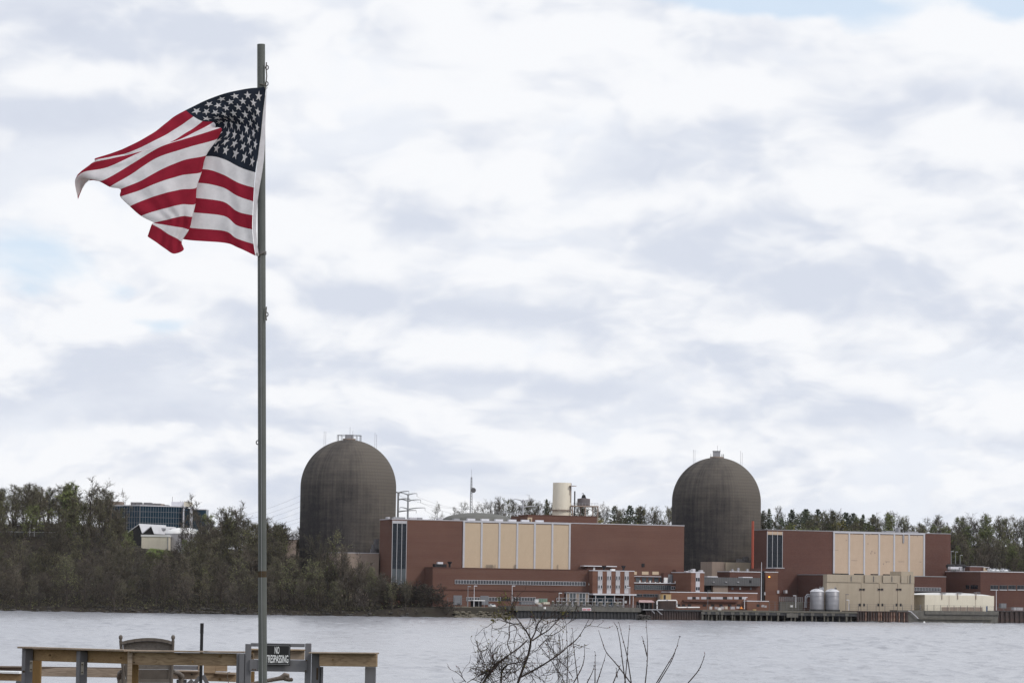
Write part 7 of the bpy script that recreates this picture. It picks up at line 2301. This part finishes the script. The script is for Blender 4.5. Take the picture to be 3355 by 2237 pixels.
# driftwood
dw = thing('driftwood_log', 'bleached driftwood branch with knobbly ends lying against the gate', 'driftwood', at(*Q(R2, 800, 720), gd + .25))
f2 = lambda x, y, d=gd + .25: at(*Q(R2, x, y), d)
mb = MB(); mb.tube([f2(480, 755), f2(620, 728), f2(760, 700), f2(880, 678), f2(930, 668), f2(960, 655)], [.012, .016, .019, .021, .026, .026], 10); mb.build('trunk', M['grey_weather'], dw)
mb = MB(); mb.tube([f2(920, 660), f2(950, 640), f2(985, 648), f2(993, 670)], [.02, .027, .024, .012], 10); mb.build('knob', M['grey_weather'], dw)
mb = MB(); mb.tube([f2(950, 672), f2(1000, 690), f2(1032, 688), f2(1042, 686)], [.026, .019, .019, .01], 10); mb.build('stub', M['grey_weather'], dw)
mb = MB(); mb.tube([f2(905, 672), f2(908, 650), f2(912, 640)], [.012, .01, .005], 8); mb.build('stub', M['grey_weather'], dw)

# black pole on the deck
bp = thing('black_pole', 'slim black pole with a cap standing on the deck behind the railing', 'pole', (at(*Q(R1, 2224, 300), 31.7).x, 31.7, DECKZ))
q = at(*Q(R1, 2224, 68), 31.7)
mb = MB(); mb.tube([Vector((q.x, q.y, DECKZ)), Vector((q.x, q.y, q.z - .1))], .0158, 14); mb.build('pole', M['black_metal'], bp)
mb = MB(); mb.tube([Vector((q.x, q.y, q.z - .1)), Vector((q.x, q.y, q.z))], .0178, 14); mb.build('cap', M['black_metal'], bp)

# lower railings towards the river
lr = thing('lower_railing', 'weathered lower railing along the river side of the deck', 'railing', (-4.5, 35, DECKZ - .3))
ld = 35.0
fb(lr, 'top_board', M['wood_old'], R1, -300, 548, 1335, 566, ld - .05, .14)
rail(lr, 'board', M['wood_old'], R1, -300, 570, 247, 576, ld, ld, 34, .04)
rail(lr, 'board', M['wood_pale'], R1, 250, 602, 1335, 620, ld, ld - .1, 92, .04)
fb(lr, 'post', M['grey_paint'], R1, 1310, 590, 1345, 900, ld + .05, .09)
lr2 = thing('side_railing', 'warm brown railing with a pale top board at the frame edge', 'railing', (at(*Q(R1, 60, 640), 33.4).x, 33.4, DECKZ - .3))
rail(lr2, 'top_board', M['sign_white'], R1, -300, 596, 246, 612, 33.5, 33.3, 26, .14)
rail(lr2, 'board', M['wood_y'], R1, -300, 648, 246, 662, 33.5, 33.3, 82, .04)
fb(lr2, 'post', M['grey_paint'], R1, 172, 705, 244, 900, 33.4, .09)
lr3 = thing('river_railing', 'pale wooden railing behind the black pole with a broken board', 'railing', (at(*Q(R1, 2300, 640), 34.2).x, 34.2, DECKZ - .3))
d3 = 34.2
fb(lr3, 'grey_board', M['grey_paint'], R1, 1880, 535, 2176, 580, d3 + .05, .03)
fb(lr3, 'end_block', M['wood_pale'], R1, 2177, 530, 2200, 600, d3 + .04, .04)
rail(lr3, 'top_board', M['wood_pale'], R1, 1880, 592, 2200, 598, d3, d3, 18, .14)
rail(lr3, 'board', M['wood_pale'], R1, 1880, 640, 2200, 648, d3 + .02, d3 + .02, 78, .04)
rail(lr3, 'upper_board', M['wood'], R2, 60, 565, 190, 568, d3, d3, 105, .04)
rail(lr3, 'upper_board', M['wood'], R2, 190, 560, 318, 562, d3, d3, 74, .04)
rail(lr3, 'top_board', M['wood_pale'], R2, 190, 614, 416, 624, d3, d3, 22, .14)
rail(lr3, 'board', M['wood'], R2, 60, 660, 416, 672, d3 + .02, d3 + .02, 84, .04)
fb(lr3, 'post', M['grey_paint'], R1, 1940, 688, 2045, 900, d3 + .06, .09)
for (x, y) in ((236, 682),):
    q = at(*Q(R2, x, y), d3 - .002)
    mb = MB(); mb.tube([q, q - Vector((0, .012, 0))], .014, 10); mb.build('knot', M['wood_post'], lr3)
q = at(*Q(R1, 2112, 632), d3)
mb = MB(); mb.tube([q, q - Vector((0, .01, 0))], .009, 8); mb.build('bolt', M['black_metal'], lr3)
# bent wire & brace
cb_ = thing('bent_cable', 'thin dark cable hanging over the river railing', 'cable', at(*Q(R2, 320, 660), d3 - .06))
mb = MB(); mb.tube([at(*Q(R2, x, y), d3 - .09) for (x, y) in ((350, 605), (322, 610), (316, 650), (325, 690), (330, 720), (350, 745))], .0035, 6); mb.build('cable', M['rope'], cb_)
bc = thing('folded_stand', 'dark crossed legs of a folded stand behind the black pole', 'stand', at(*Q(R1, 2160, 720), 33.6))
for (x0, y0, x1, y1) in ((2060, 750, 2120, 695), (2130, 750, 2200, 660), (2235, 640, 2290, 750), (2205, 610, 2230, 690)):
    mb = MB(); mb.beam(at(*Q(R1, x0, y0), 33.6), at(*Q(R1, x1, y1), 33.6), .02, .04); mb.build('leg', M['steel_dark'], bc)

# rocking chair, seen from behind
cdp = 33.0
ch = thing('rocking_chair', 'grey-brown rocking chair with a woven back facing the river', 'rocking chair', (at(*Q(R1, 1615, 600), cdp).x, cdp + .25, DECKZ))
f3 = lambda x, y, d=cdp: at(*Q(R1, x, y), d)
SEATZ = DECKZ + .43
for (xt, yt, xb) in ((1328, 262, 1362), (1905, 262, 1886)):
    top_ = f3(xt, yt, cdp - .05); low_ = f3(xb, 640, cdp + .05); ft = Vector((low_.x, cdp + .12, DECKZ + .06))
    mb = MB(); mb.tube([ft, Vector((low_.x, cdp + .08, SEATZ - .05)), low_, top_], [.02, .021, .018, .016], 10); mb.build('back_post', M['chair_frame'], ch)
    mb = MB(); mb.lathe(top_.x, top_.y, [(0, top_.z - .01), (.014, top_.z), (.013, top_.z + .012), (.019, top_.z + .022), (.0205, top_.z + .036), (.017, top_.z + .05), (.009, top_.z + .058), (0, top_.z + .06)], 14); mb.build('finial', M['chair_frame'], ch)
arc = [(1342, 290), (1400, 275), (1480, 260), (1560, 252), (1620, 249), (1700, 251), (1780, 260), (1850, 275), (1890, 290)]
mb = MB()
for (p0, p1) in zip(arc, arc[1:]):
    mb.beam(f3(p0[0], p0[1], cdp - .04), f3(p1[0] + 3, p1[1], cdp - .04), .035, .036)
mb.build('top_rail', M['chair_frame'], ch)
mb = MB()
for (p0, p1) in zip(arc, arc[1:]):
    mb.beam(f3(p0[0], p0[1] + 18, cdp - .055), f3(p1[0] + 3, p1[1] + 18, cdp - .055), .01, .006)
mb.build('rail_groove', M['black_metal'], ch)
# woven back panel (upper band, lower band)
mb = MB()
n = 12
for k in range(n):
    def col(f_):
        x = 1372 + (1868 - 1372) * f_
        yt = interp(arc, x) + 12
        return x, yt
    (xa, ya), (xb, yb_2) = col(k / n), col((k + 1) / n)
    v8 = [f3(xa, 575, cdp + .03), f3(xb, 575, cdp + .03), f3(xb, yb_2, cdp - .03), f3(xa, ya, cdp - .03)]
    i = [mb.vert(*q_) for q_ in v8] + [mb.vert(*(q_ + Vector((0, .012, 0)))) for q_ in v8]
    for q_ in ((0, 1, 2, 3), (7, 6, 5, 4), (0, 4, 5, 1), (2, 6, 7, 3)): mb.face([i[k_] for k_ in q_])
mb.build('back_panel', M['chair_sling'], ch)
mb = MB()
v8 = [f3(1400, 700, cdp + .06), f3(1860, 700, cdp + .06), f3(1865, 577, cdp + .03), f3(1380, 577, cdp + .03)]
i = [mb.vert(*q_) for q_ in v8] + [mb.vert(*(q_ + Vector((0, .012, 0)))) for q_ in v8]
for q_ in ((0, 1, 2, 3), (7, 6, 5, 4), (0, 4, 5, 1), (2, 6, 7, 3), (1, 5, 6, 2), (3, 7, 4, 0)): mb.face([i[k_] for k_ in q_])
mb.build('lower_back_panel', M['chair_frame'], ch)
for (xa, xb) in ((1366, 1398), (1880, 1862)):
    mb = MB(); mb.beam(f3(xa, 300, cdp - .03), f3(xb, 700, cdp + .06), .02, .02); mb.build('panel_stile', M['chair_frame'], ch)
mb = MB(); mb.beam(f3(1380, 704, cdp + .06), f3(1880, 704, cdp + .06), .03, .04); mb.build('lower_rail', M['chair_frame'], ch)
xl, xr = f3(1362, 640).x, f3(1886, 640).x
mb = MB(); mb.box(xl + .02, xr - .02, cdp + .1, cdp + .58, SEATZ - .03, SEATZ); mb.build('seat', M['chair_sling'], ch)
for s_, xo in ((-1, xl - .03), (1, xr + .06)):
    a0 = f3(1340 if s_ < 0 else 1905, 600, cdp + .06)
    tip = f3(1318 if s_ < 0 else 1995, 655, cdp + .5)
    mb = MB(); mb.tube([a0, a0.lerp(tip, .5) + Vector((s_ * .01, 0, .01)), tip, tip + Vector((0, .02, -.06))], [.02, .024, .034, .022], 10); mb.build('arm', M['chair_frame'], ch)
    mb = MB(); mb.tube([tip + Vector((0, -.03, 0)), Vector((tip.x, cdp + .5, DECKZ + .07))], .02, 8); mb.build('front_leg', M['chair_frame'], ch)
    pts = []
    for k in range(9):
        f_ = k / 8
        pts.append(Vector(((xl if s_ < 0 else xr), cdp - .25 + 1.0 * f_, DECKZ + .02 + .25 * (f_ - .5) ** 2)))
    mb = MB(); mb.tube(pts, .019, 8); mb.build('rocker', M['chair_frame'], ch)

# ------------------------------------------------------------------ flagpole and flag
pd = 23.0
pt_, pb_ = at(855.5, 146, pd), at(862.0, 2237, pd)
dirp = (pb_ - pt_).normalized()
foot = pt_ + dirp * ((pt_.z - HN(pt_.x, pd) + .3) / -dirp.z)
fp = thing('flagpole', 'tall galvanised steel flagpole with a square-cut top', 'flagpole', (foot.x, foot.y, foot.z))
joint = at(859.5, 1880, pd)
mb = MB(); mb.tube([joint, pt_], [.0292, .0285], 20); mb.build('upper_pole', M['pole_steel'], fp)
mb = MB(); mb.tube([foot, joint], [.0315, .0302], 20); mb.build('lower_pole', M['pole_steel'], fp)
mb = MB(); mb.tube([joint - dirp * .022, joint + dirp * .022], .0318, 20); mb.build('joint_band', M['rusty'], fp)
# weld seam running down the lower length
mb = MB(); n_ = Vector((-.12, -.993, 0))
s0 = at(864, 1500, pd); mb.tube([joint.lerp(pt_, .6) + n_ * .029, joint + n_ * .0300, joint.lerp(foot, .45) + Vector((.1, -.995, 0)).normalized() * .0303], .0018, 6); mb.build('weld_seam', M['steel'], fp)
for (sx, sy, side) in ((873, 1030, 1), (845, 1449, -1), (873, 275, 1), (874, 222, 1)):
    c = at(sx, sy, pd)
    mb = MB()
    ring = [c + Vector((side * (.002 + .010 * cos(a_)), 0, .014 * sin(a_))) for a_ in [2 * pi * k / 12 for k in range(13)]]
    mb.tube(ring, .004, 6); mb.build('eye_bolt', M['steel_dark'], fp)
for (pts, ) in (([(873, 205), (872, 225), (874, 250), (870, 285)],), ([(851, 276), (872, 280)],), ([(842, 838), (868, 828)],), ([(873, 1005), (871, 1030), (873, 1050)],)):
    mb = MB(); mb.tube([at(x, y, pd - .033) for (x, y) in pts], .0045, 6); mb.build('rope_end', M['rope'], fp)
mb = MB(); c = at(858, 829, pd); mb.tube([c - dirp * .012, c + dirp * .012], .0325, 18); mb.build('halyard_clip', M['steel_dark'], fp)

# flag surface : rows are the stripe borders, columns run from hoist to fly
KN = [0, .12, .24, .36, .42, .46, .50, .62, .75, .88, 1.0, 1.06, 1.12]
ROW = [
 [(1425, 350), (1270, 366), (1090, 411), (925, 481), (835, 528), (780, 560), (740, 592), (640, 668), (500, 748), (370, 803), (235, 849)],
 [(1410, 450), (1280, 427), (1120, 447), (968, 522), (897, 573), (855, 602), (815, 628), (690, 702), (492, 797), (360, 832), (236, 858)],
 [(1400, 530), (1290, 490), (1140, 492), (1012, 562), (966, 603), (922, 635), (882, 660), (742, 742), (535, 803), (375, 842), (230, 872)],
 [(1392, 610), (1300, 560), (1165, 545), (1085, 577), (1040, 605), (1000, 628), (955, 652), (790, 728), (565, 798), (330, 905), (135, 952)],
 [(1384, 690), (1305, 630), (1200, 600), (1125, 596), (1060, 640), (1090, 642), (1110, 634), (925, 692), (690, 768), (490, 885), (272, 1004)],
 [(1372, 775), (1295, 725), (1200, 692), (1105, 685), (1020, 690), (1055, 700), (1088, 706), (890, 768), (660, 845), (490, 955), (340, 1043)],
 [(1362, 860), (1270, 805), (1150, 765), (1025, 760), (930, 790), (975, 812), (1008, 822), (850, 860), (690, 926), (555, 1002), (413, 1059)],
 [(1350, 945), (1240, 907), (1130, 852), (1003, 832), (890, 850), (940, 905), (977, 932), (830, 965), (680, 1012), (545, 1068), (412, 1111)],
 [(1340, 1050), (1230, 1015), (1120, 957), (987, 922), (880, 930), (915, 1000), (943, 1037), (820, 1064), (700, 1094), (590, 1130), (478, 1178)],
 [(1335, 1145), (1225, 1107), (1120, 1047), (962, 1018), (860, 1020), (900, 1110), (932, 1150), (835, 1166), (740, 1188), (650, 1213), (555, 1245)],
 [(1330, 1242), (1225, 1215), (1125, 1147), (935, 1121), (840, 1110), (875, 1200), (908, 1238), (850, 1246), (790, 1258), (725, 1275), (645, 1291)],
 [(1328, 1340), (1220, 1310), (1130, 1246), (915, 1220), (820, 1205), (855, 1290), (886, 1328), (842, 1326), (782, 1318), (715, 1306), (652, 1296)],
 [(1337, 1440), (1220, 1402), (1130, 1349), (885, 1325), (790, 1300), (815, 1370), (836, 1412), (802, 1400), (742, 1370), (690, 1334), (632, 1302)],
 [(1350, 1522), (1230, 1466), (1130, 1431), (853, 1408), (760, 1380), (820, 1440), (850, 1466), (788, 1508), (725, 1474), (660, 1428), (601, 1387)],
]
TAIL = {0: ((240, 862), (250, 868)), 1: ((238, 866), (252, 872)), 2: ((205, 885), (215, 900)), 3: ((97, 1003), (118, 1130)), 4: ((222, 985), (192, 1000))}
DEP_C = [-.045, -.04, -.035, -.03, -.028, -.027, -.03, -.045, -.055, -.05, -.06, -.03, .0]
DEP_F = [-.045, -.012, .02, .04, .075, .02, -.05, -.085, -.09, -.075, -.06, -.03, .0]
def zf(p, dep):
    sx, sy = Q(ZF, *p)
    return at(sx, sy, pd + dep)
G = []
for r in range(14):
    row = list(ROW[r])
    t1, t2 = TAIL.get(r, ((row[-1][0] + 9, row[-1][1] - 3), (row[-1][0] + 20, row[-1][1] - 7)))
    row += [t1, t2]
    k = max(0.0, min(1.0, (r - 2.5) / 1.5))
    dep = [a_ * (1 - k) + b_ * k for a_, b_ in zip(DEP_C, DEP_F)]
    if r not in TAIL: dep[-2] += .02; dep[-1] += .035
    G.append([zf(p, d) for p, d in zip(row, dep)])
def hermite(kn, pts, x):
    k = 0
    while k < len(kn) - 2 and x > kn[k + 1]: k += 1
    def tan_(i):
        if i == 0: return (pts[1] - pts[0]) / (kn[1] - kn[0])
        if i == len(kn) - 1: return (pts[-1] - pts[-2]) / (kn[-1] - kn[-2])
        a_ = (pts[i] - pts[i - 1]) / (kn[i] - kn[i - 1]); b_ = (pts[i + 1] - pts[i]) / (kn[i + 1] - kn[i])
        ha, hb = kn[i] - kn[i - 1], kn[i + 1] - kn[i]
        return (a_ * hb + b_ * ha) / (ha + hb)
    h_ = kn[k + 1] - kn[k]; u_ = (x - kn[k]) / h_
    return pts[k] * (2 * u_ ** 3 - 3 * u_ ** 2 + 1) + tan_(k) * h_ * (u_ ** 3 - 2 * u_ ** 2 + u_) + pts[k + 1] * (-2 * u_ ** 3 + 3 * u_ ** 2) + tan_(k + 1) * h_ * (u_ ** 3 - u_ ** 2)
TK = list(range(14))
def surf(s_, t13):
    col_ = [hermite(KN, G[r], s_) for r in range(max(0, int(t13) - 1), min(14, int(t13) + 3))]
    r0 = max(0, int(t13) - 1)
    return hermite([r0 + k for k in range(len(col_))], col_, t13)
flag = thing('american_flag', 'stars and stripes flag blowing folded from the steel flagpole', 'flag', (pt_.x, pd, at(855, 840, pd).z))
NS = 112
SS = sorted(set([1.12 * k / NS for k in range(NS + 1)] + [.4]))
SUB = 5
cl = MB()
grid = []
for j in range(13 * SUB + 1):
    cols = []
    for s_ in SS:
        q = surf(s_, j / SUB)
        cols.append(cl.vert(q.x, q.y + .0035 * sin(j * .33 + s_ * 23) + .003 * sin(s_ * 55 + j * .1), q.z))
    grid.append(cols)
for j in range(13 * SUB):
    for i in range(len(SS) - 1):
        st = j // SUB
        cl.cur = 2 if (SS[i + 1] <= .4001 and st < 7) else (0 if st % 2 == 0 else 1)
        cl.face((grid[j][i], grid[j][i + 1], grid[j + 1][i + 1], grid[j + 1][i]), True)
cl.cur = 0
clo = cl.build('cloth', [M['flag_red'], M['flag_white'], M['flag_blue']], flag)
hd = MB()
hz_ = [(1425, 350, 1429), (1410, 450, 1424), (1400, 530, 1421), (1392, 610, 1419), (1384, 690, 1417), (1372, 775, 1414), (1362, 860, 1408), (1350, 945, 1396), (1340, 1050, 1378), (1335, 1145, 1364), (1330, 1242, 1358), (1328, 1340, 1356), (1337, 1440, 1362), (1350, 1522, 1374)]
ii = []
for (xa, y_, xb) in hz_:
    ii.append((hd.vert(*zf((xa + 3, y_), -.0475)), hd.vert(*zf((xb, y_ + 1), -.046)), hd.vert(*zf((xb, y_ + 1), -.043)), hd.vert(*zf((xa + 3, y_), -.0435))))
for a_, b_ in zip(ii, ii[1:]):
    for k in range(4):
        hd.face((a_[k], a_[(k + 1) % 4], b_[(k + 1) % 4], b_[k]))
hd.build('heading', M['flag_white'], flag)
for (x, y) in ((1424, 356), (1360, 1512)):
    c = zf((x, y), -.049)
    mb = MB(); mb.tube([c + Vector((.008 * cos(a_), -.002, .008 * sin(a_))) for a_ in [2 * pi * k / 10 for k in range(11)]], .002, 5); mb.build('grommet', M['bracket'], flag)
# fifty stars follow the cloth
for c_ in range(1, 12):
    for r_ in range(1, 10):
        if (c_ + r_) % 2: continue
        s0, t0 = .4 * c_ / 12 + .004, 7 * r_ / 10
        st = MB(); pts = []
        for k in range(10):
            rad = (.0308 if k % 2 == 0 else .0122) * 1.12
            a_ = pi / 2 + k * pi / 5
            s1 = max(.002, s0 + rad * cos(a_) / 1.55); t1 = min(13, max(0, t0 - rad * sin(a_) * 13))
            pts.append((s1, t1))
        def off(s1, t1):
            q = surf(s1, t1)
            ds = surf(min(s1 + .004, 1.1), t1) - q; dt = surf(s1, min(t1 + .05, 13)) - q
            n = ds.cross(dt)
            n = n.normalized() if n.length > 1e-9 else Vector((0, -1, 0))
            if n.dot(q - CAM) > 0: n = -n
            j = t1 * SUB
            q = Vector((q.x, q.y + .0035 * sin(j * .33 + s1 * 23) + .003 * sin(s1 * 55 + j * .1), q.z))
            return q + n * .003
        ci = st.vert(*off(s0, t0))
        pi_ = [st.vert(*off(*q)) for q in pts]
        for k in range(10): st.face((ci, pi_[k], pi_[(k + 1) % 10]))
        st.build('star', M['flag_white'], flag)

# ------------------------------------------------------------------ bare shrub and saplings near the camera
sd = 25.0
def sp(x, y, dep=0.0):
    return at(*Q(ZT, x, y), sd + dep)
rs = random.Random(9)
def curve_pts(pts, deps, n=4):
    P_ = [sp(x, y, d) for (x, y), d in zip(pts, deps)]
    kn = list(range(len(P_)))
    return [hermite(kn, P_, k / n) if len(P_) > 2 else P_[0].lerp(P_[-1], k / n / (len(P_) - 1)) for k in range((len(P_) - 1) * n + 1)]
gx, gz_ = sp(620, 750).x, HN(sp(620, 750).x, sd) - .1
shrub = thing('bare_shrub', 'bare dark shrub with budding twigs in front of the water', 'shrub', (gx, sd, gz_ + .1))
buds, rbuds, twigs = MB(), MB(), MB()
def bud(mb, p, s_):
    d = rdir(rs, Vector((0, 0, 1)), rs.uniform(.2, 1.4))
    mb.tube([p - d * s_, p, p + d * s_ * 1.4], [s_ * .3, s_ * .75, s_ * .1], 5, False)
def shoot(p, d, L, r, lev):
    pts = [p]
    seg = 4
    for k in range(seg):
        d = (d + Vector((rs.gauss(0, .22), rs.gauss(0, .15), rs.gauss(0, .22) + .04))).normalized()
        p = p + d * L / seg
        pts.append(p)
        if rs.random() < .16: bud(buds if rs.random() < .8 else rbuds, p + Vector((rs.gauss(0, .004), 0, rs.gauss(0, .004))), rs.uniform(.003, .006))
        if lev > 0 and rs.random() < .5:
            shoot(p, rdir(rs, d, rs.uniform(.5, 1.0)), L * rs.uniform(.35, .6), r * .75, lev - 1)
    twigs.tube(pts, [r * (1 - .5 * k / seg) for k in range(seg + 1)], 4, False)
def limb(pts, r0, r1, side=0, sl=.16, name='branch'):
    deps = [0]
    for k in range(len(pts) - 1): deps.append(deps[-1] + rs.uniform(-.08, .08))
    C_ = curve_pts(pts, deps)
    n = len(C_)
    mb = MB(); mb.tube(C_, [r0 + (r1 - r0) * k / (n - 1) for k in range(n)], 7); mb.build(name, M['twig_near'], shrub)
    for k in range(side):
        f_ = rs.uniform(.15, .98); i = min(int(f_ * (n - 1)), n - 2)
        d = (C_[i + 1] - C_[i]).normalized()
        dd = rdir(rs, d, rs.uniform(.5, 1.15)); dd.y *= .5
        shoot(C_[i], dd.normalized(), sl * rs.uniform(.5, 1.3), .0026, 1)
LIM = [
 ([(640, 760), (690, 620), (735, 500), (758, 380)], .0105, .0075, 8), ([(758, 380), (720, 310), (670, 240), (620, 170), (592, 100), (600, 60)], .0065, .0022, 9),
 ([(758, 380), (790, 320), (815, 245), (845, 200), (880, 120)], .0065, .0025, 7), ([(770, 385), (830, 342), (900, 300), (960, 240), (1020, 180), (1062, 138)], .0062, .002, 8),
 ([(662, 700), (760, 650), (880, 580), (1000, 500), (1080, 430), (1150, 370), (1200, 300), (1252, 205)], .008, .0018, 12),
 ([(722, 385), (650, 450), (560, 512), (450, 592), (380, 660), (320, 750)], .006, .004, 14), ([(670, 240), (600, 242), (540, 226), (470, 205), (405, 250)], .0042, .0015, 8),
 ([(500, 760), (508, 650), (560, 590), (650, 572), (700, 540)], .008, .003, 12), ([(450, 600), (420, 500), (395, 460), (368, 430)], .004, .002, 6),
 ([(585, 495), (555, 410), (575, 350), (568, 275), (600, 252), (636, 292), (612, 382)], .004, .0022, 6), ([(830, 345), (848, 300), (862, 258), (930, 226), (1000, 200)], .0045, .002, 6),
 ([(340, 760), (400, 660), (460, 600), (560, 520)], .007, .004, 12), ([(200, 740), (160, 690), (115, 652)], .0035, .002, 4), ([(210, 745), (300, 690), (380, 650)], .003, .002, 8), ([(240, 618), (320, 640), (400, 690), (440, 750)], .0035, .003, 9),
 ([(870, 345), (950, 335), (1020, 290), (1060, 250), (1110, 205)], .003, .0015, 3), ([(720, 470), (800, 470), (840, 420), (890, 370)], .003, .002, 5), ([(600, 510), (650, 540), (700, 600), (760, 680), (800, 750)], .003, .002, 8),
 ([(820, 420), (880, 490), (960, 600), (1000, 690), (1030, 760)], .003, .002, 6), ([(1115, 700), (1050, 600), (1000, 560), (950, 480), (900, 350)], .0028, .0015, 5), ([(620, 600), (560, 650), (520, 700), (490, 760)], .0035, .003, 10),
 ([(640, 320), (690, 370), (700, 440)], .002, .0014, 3), ([(715, 520), (680, 600), (640, 640), (560, 680)], .003, .002, 8), ([(990, 330), (1010, 430), (1000, 560), (990, 700)], .0024, .002, 4),
 ([(840, 690), (900, 660), (1000, 660), (1080, 680)], .0022, .0015, 6), ([(700, 300), (760, 250), (800, 200)], .002, .0012, 3), ([(480, 580), (430, 640), (380, 700), (350, 760)], .005, .004, 10),
]
for (pts, r0, r1, sd_) in LIM: limb(pts, r0, r1, sd_)
for k in range(44):
    p = sp(rs.uniform(290, 620), rs.uniform(580, 770), rs.uniform(-.1, .1)); shoot(p, rdir(rs, Vector((rs.uniform(-.5, .5), 0, 1)).normalized(), rs.uniform(.1, .9)), rs.uniform(.1, .25), .0026, 1)
for k in range(22):
    p = sp(rs.uniform(620, 1080), rs.uniform(620, 770), rs.uniform(-.1, .1)); shoot(p, rdir(rs, Vector((rs.uniform(-.5, .5), 0, 1)).normalized(), rs.uniform(.1, .7)), rs.uniform(.1, .3), .0022, 1)
for (cx_, cy_, sx_2, sy_2, n_) in ((520, 60, 60, 80, 60), (470, 175, 40, 25, 30), (590, 130, 50, 70, 36), (1040, 150, 30, 30, 24), (430, 215, 25, 20, 16), (560, 195, 40, 15, 20)):
    for k in range(n_):
        
        if rs.random() < .4: continue
        p = sp(rs.gauss(cx_, sx_2 * .5), rs.gauss(cy_, sy_2 * .5), rs.uniform(-.05, .05)); bud(buds, p, rs.uniform(.004, .0095))
for (pts) in ([(600, 60), (560, 20), (530, -20)], [(600, 90), (640, 40), (650, -10)], [(615, 160), (540, 120), (500, 60), (490, 10)], [(590, 110), (610, 40), (600, -30)], [(560, 120), (470, 170), (430, 160)]):
    limb(pts, .002, .0012, 2, .06)
tw = twigs.build('twigs', M['twig_near'], shrub); tw['kind'] = 'stuff'
bd_ = buds.build('buds', M['bud_near'], shrub); bd_['kind'] = 'stuff'
rb_ = rbuds.build('red_buds', M['bud_red'], shrub); rb_['kind'] = 'stuff'
for (x, y, tx) in ((640, 758, 640), (500, 758, 560), (330, 758, 590), (350, 758, 600), (440, 750, 610), (490, 758, 600), (800, 750, 660), (1030, 760, 700)):
    p = sp(x, y); g_ = Vector((sp(tx, 758).x, sd, gz_ - .1))
    mb = MB(); mb.tube([p, p.lerp(g_, .5) + Vector(((p.x - g_.x) * .25, 0, 0)), g_], [.007, .01, .014], 7); mb.build('stem', M['twig_near'], shrub)
# saplings
SAP = [
 ('sapling with two whips leaning towards the bare shrub, tallest on the open water', [[(1620, 760), (1500, 600), (1400, 480), (1360, 370), (1335, 295)], [(1565, 740), (1540, 560), (1520, 400), (1495, 280), (1465, 225)]]),
 ('sapling with two whips crossing near its middle', [[(1615, 740), (1580, 520), (1540, 360), (1510, 230)], [(1560, 750), (1575, 600), (1590, 400), (1602, 250)]]),
 ('straight sapling whip with one side shoot, reaching up to the dock edge', [[(1735, 750), (1750, 600), (1755, 420), (1742, 220)], [(1752, 520), (1730, 430), (1710, 350)]]),
 ('sapling bending outward in a double whip, away from the shrub', [[(1830, 750), (1920, 600), (1990, 480), (2030, 350)], [(1850, 745), (1960, 560), (2008, 430)]]),
 ('single sapling whip farthest from the bare shrub', [[(2100, 750), (2190, 640), (2235, 540), (2247, 490)]]),
 ('sapling whips standing close to the bare shrub, forked low', [[(1320, 750), (1360, 630), (1405, 480)], [(1305, 740), (1306, 600), (1307, 480)]]),
 ('sapling whips next to the shrub with a bent grey tip', [[(1120, 750), (1190, 620), (1215, 520), (1213, 420)], [(1160, 740), (1130, 500), (1112, 280)]]),
 ('thin vertical sapling whip growing through the bare shrub', [[(1065, 750), (1070, 520), (1058, 240)], [(1240, 740), (1280, 660), (1300, 600)]]),
 ('short leaning sapling whip between taller whips', [[(1460, 750), (1500, 650), (1525, 590)], [(1495, 700), (1490, 620)]]),
]
for lab, stems in SAP:
    x0, y0 = stems[0][0]
    p0 = sp(x0, y0, .4)
    g_ = Vector((p0.x - .05, sd + .4, HN(p0.x, sd + .4)))
    t_ = thing('sapling', lab, 'sapling', g_, 0, 'thin saplings by the water')
    for k, pts in enumerate(stems):
        C_ = [sp(x, y, .4) for (x, y) in pts]
        kn = list(range(len(C_)))
        P_ = [hermite(kn, C_, j / 4) if len(C_) > 2 else C_[0].lerp(C_[1], j / 4) for j in range((len(C_) - 1) * 4 + 1)]
        n = len(P_)
        if pts[0][1] > 730:
            P_ = [g_ - Vector((0, 0, .1)), P_[0].lerp(g_, .5) + Vector((.02, 0, 0))] + P_
            n = len(P_)
        mb = MB(); mb.tube(P_, [.0055 - .0042 * j / (n - 1) for j in range(n)], 6); mb.build('stem', M['twig_near'], t_)
        for j in range(5):
            q = P_[rs.randrange(max(1, n // 3), n)]
            mb = MB(); bud(mb, q + Vector((rs.choice((-.004, .004)), 0, 0)), .005); mb.build('bud', M['bud_red'] if j % 2 else M['twig_near'], t_)
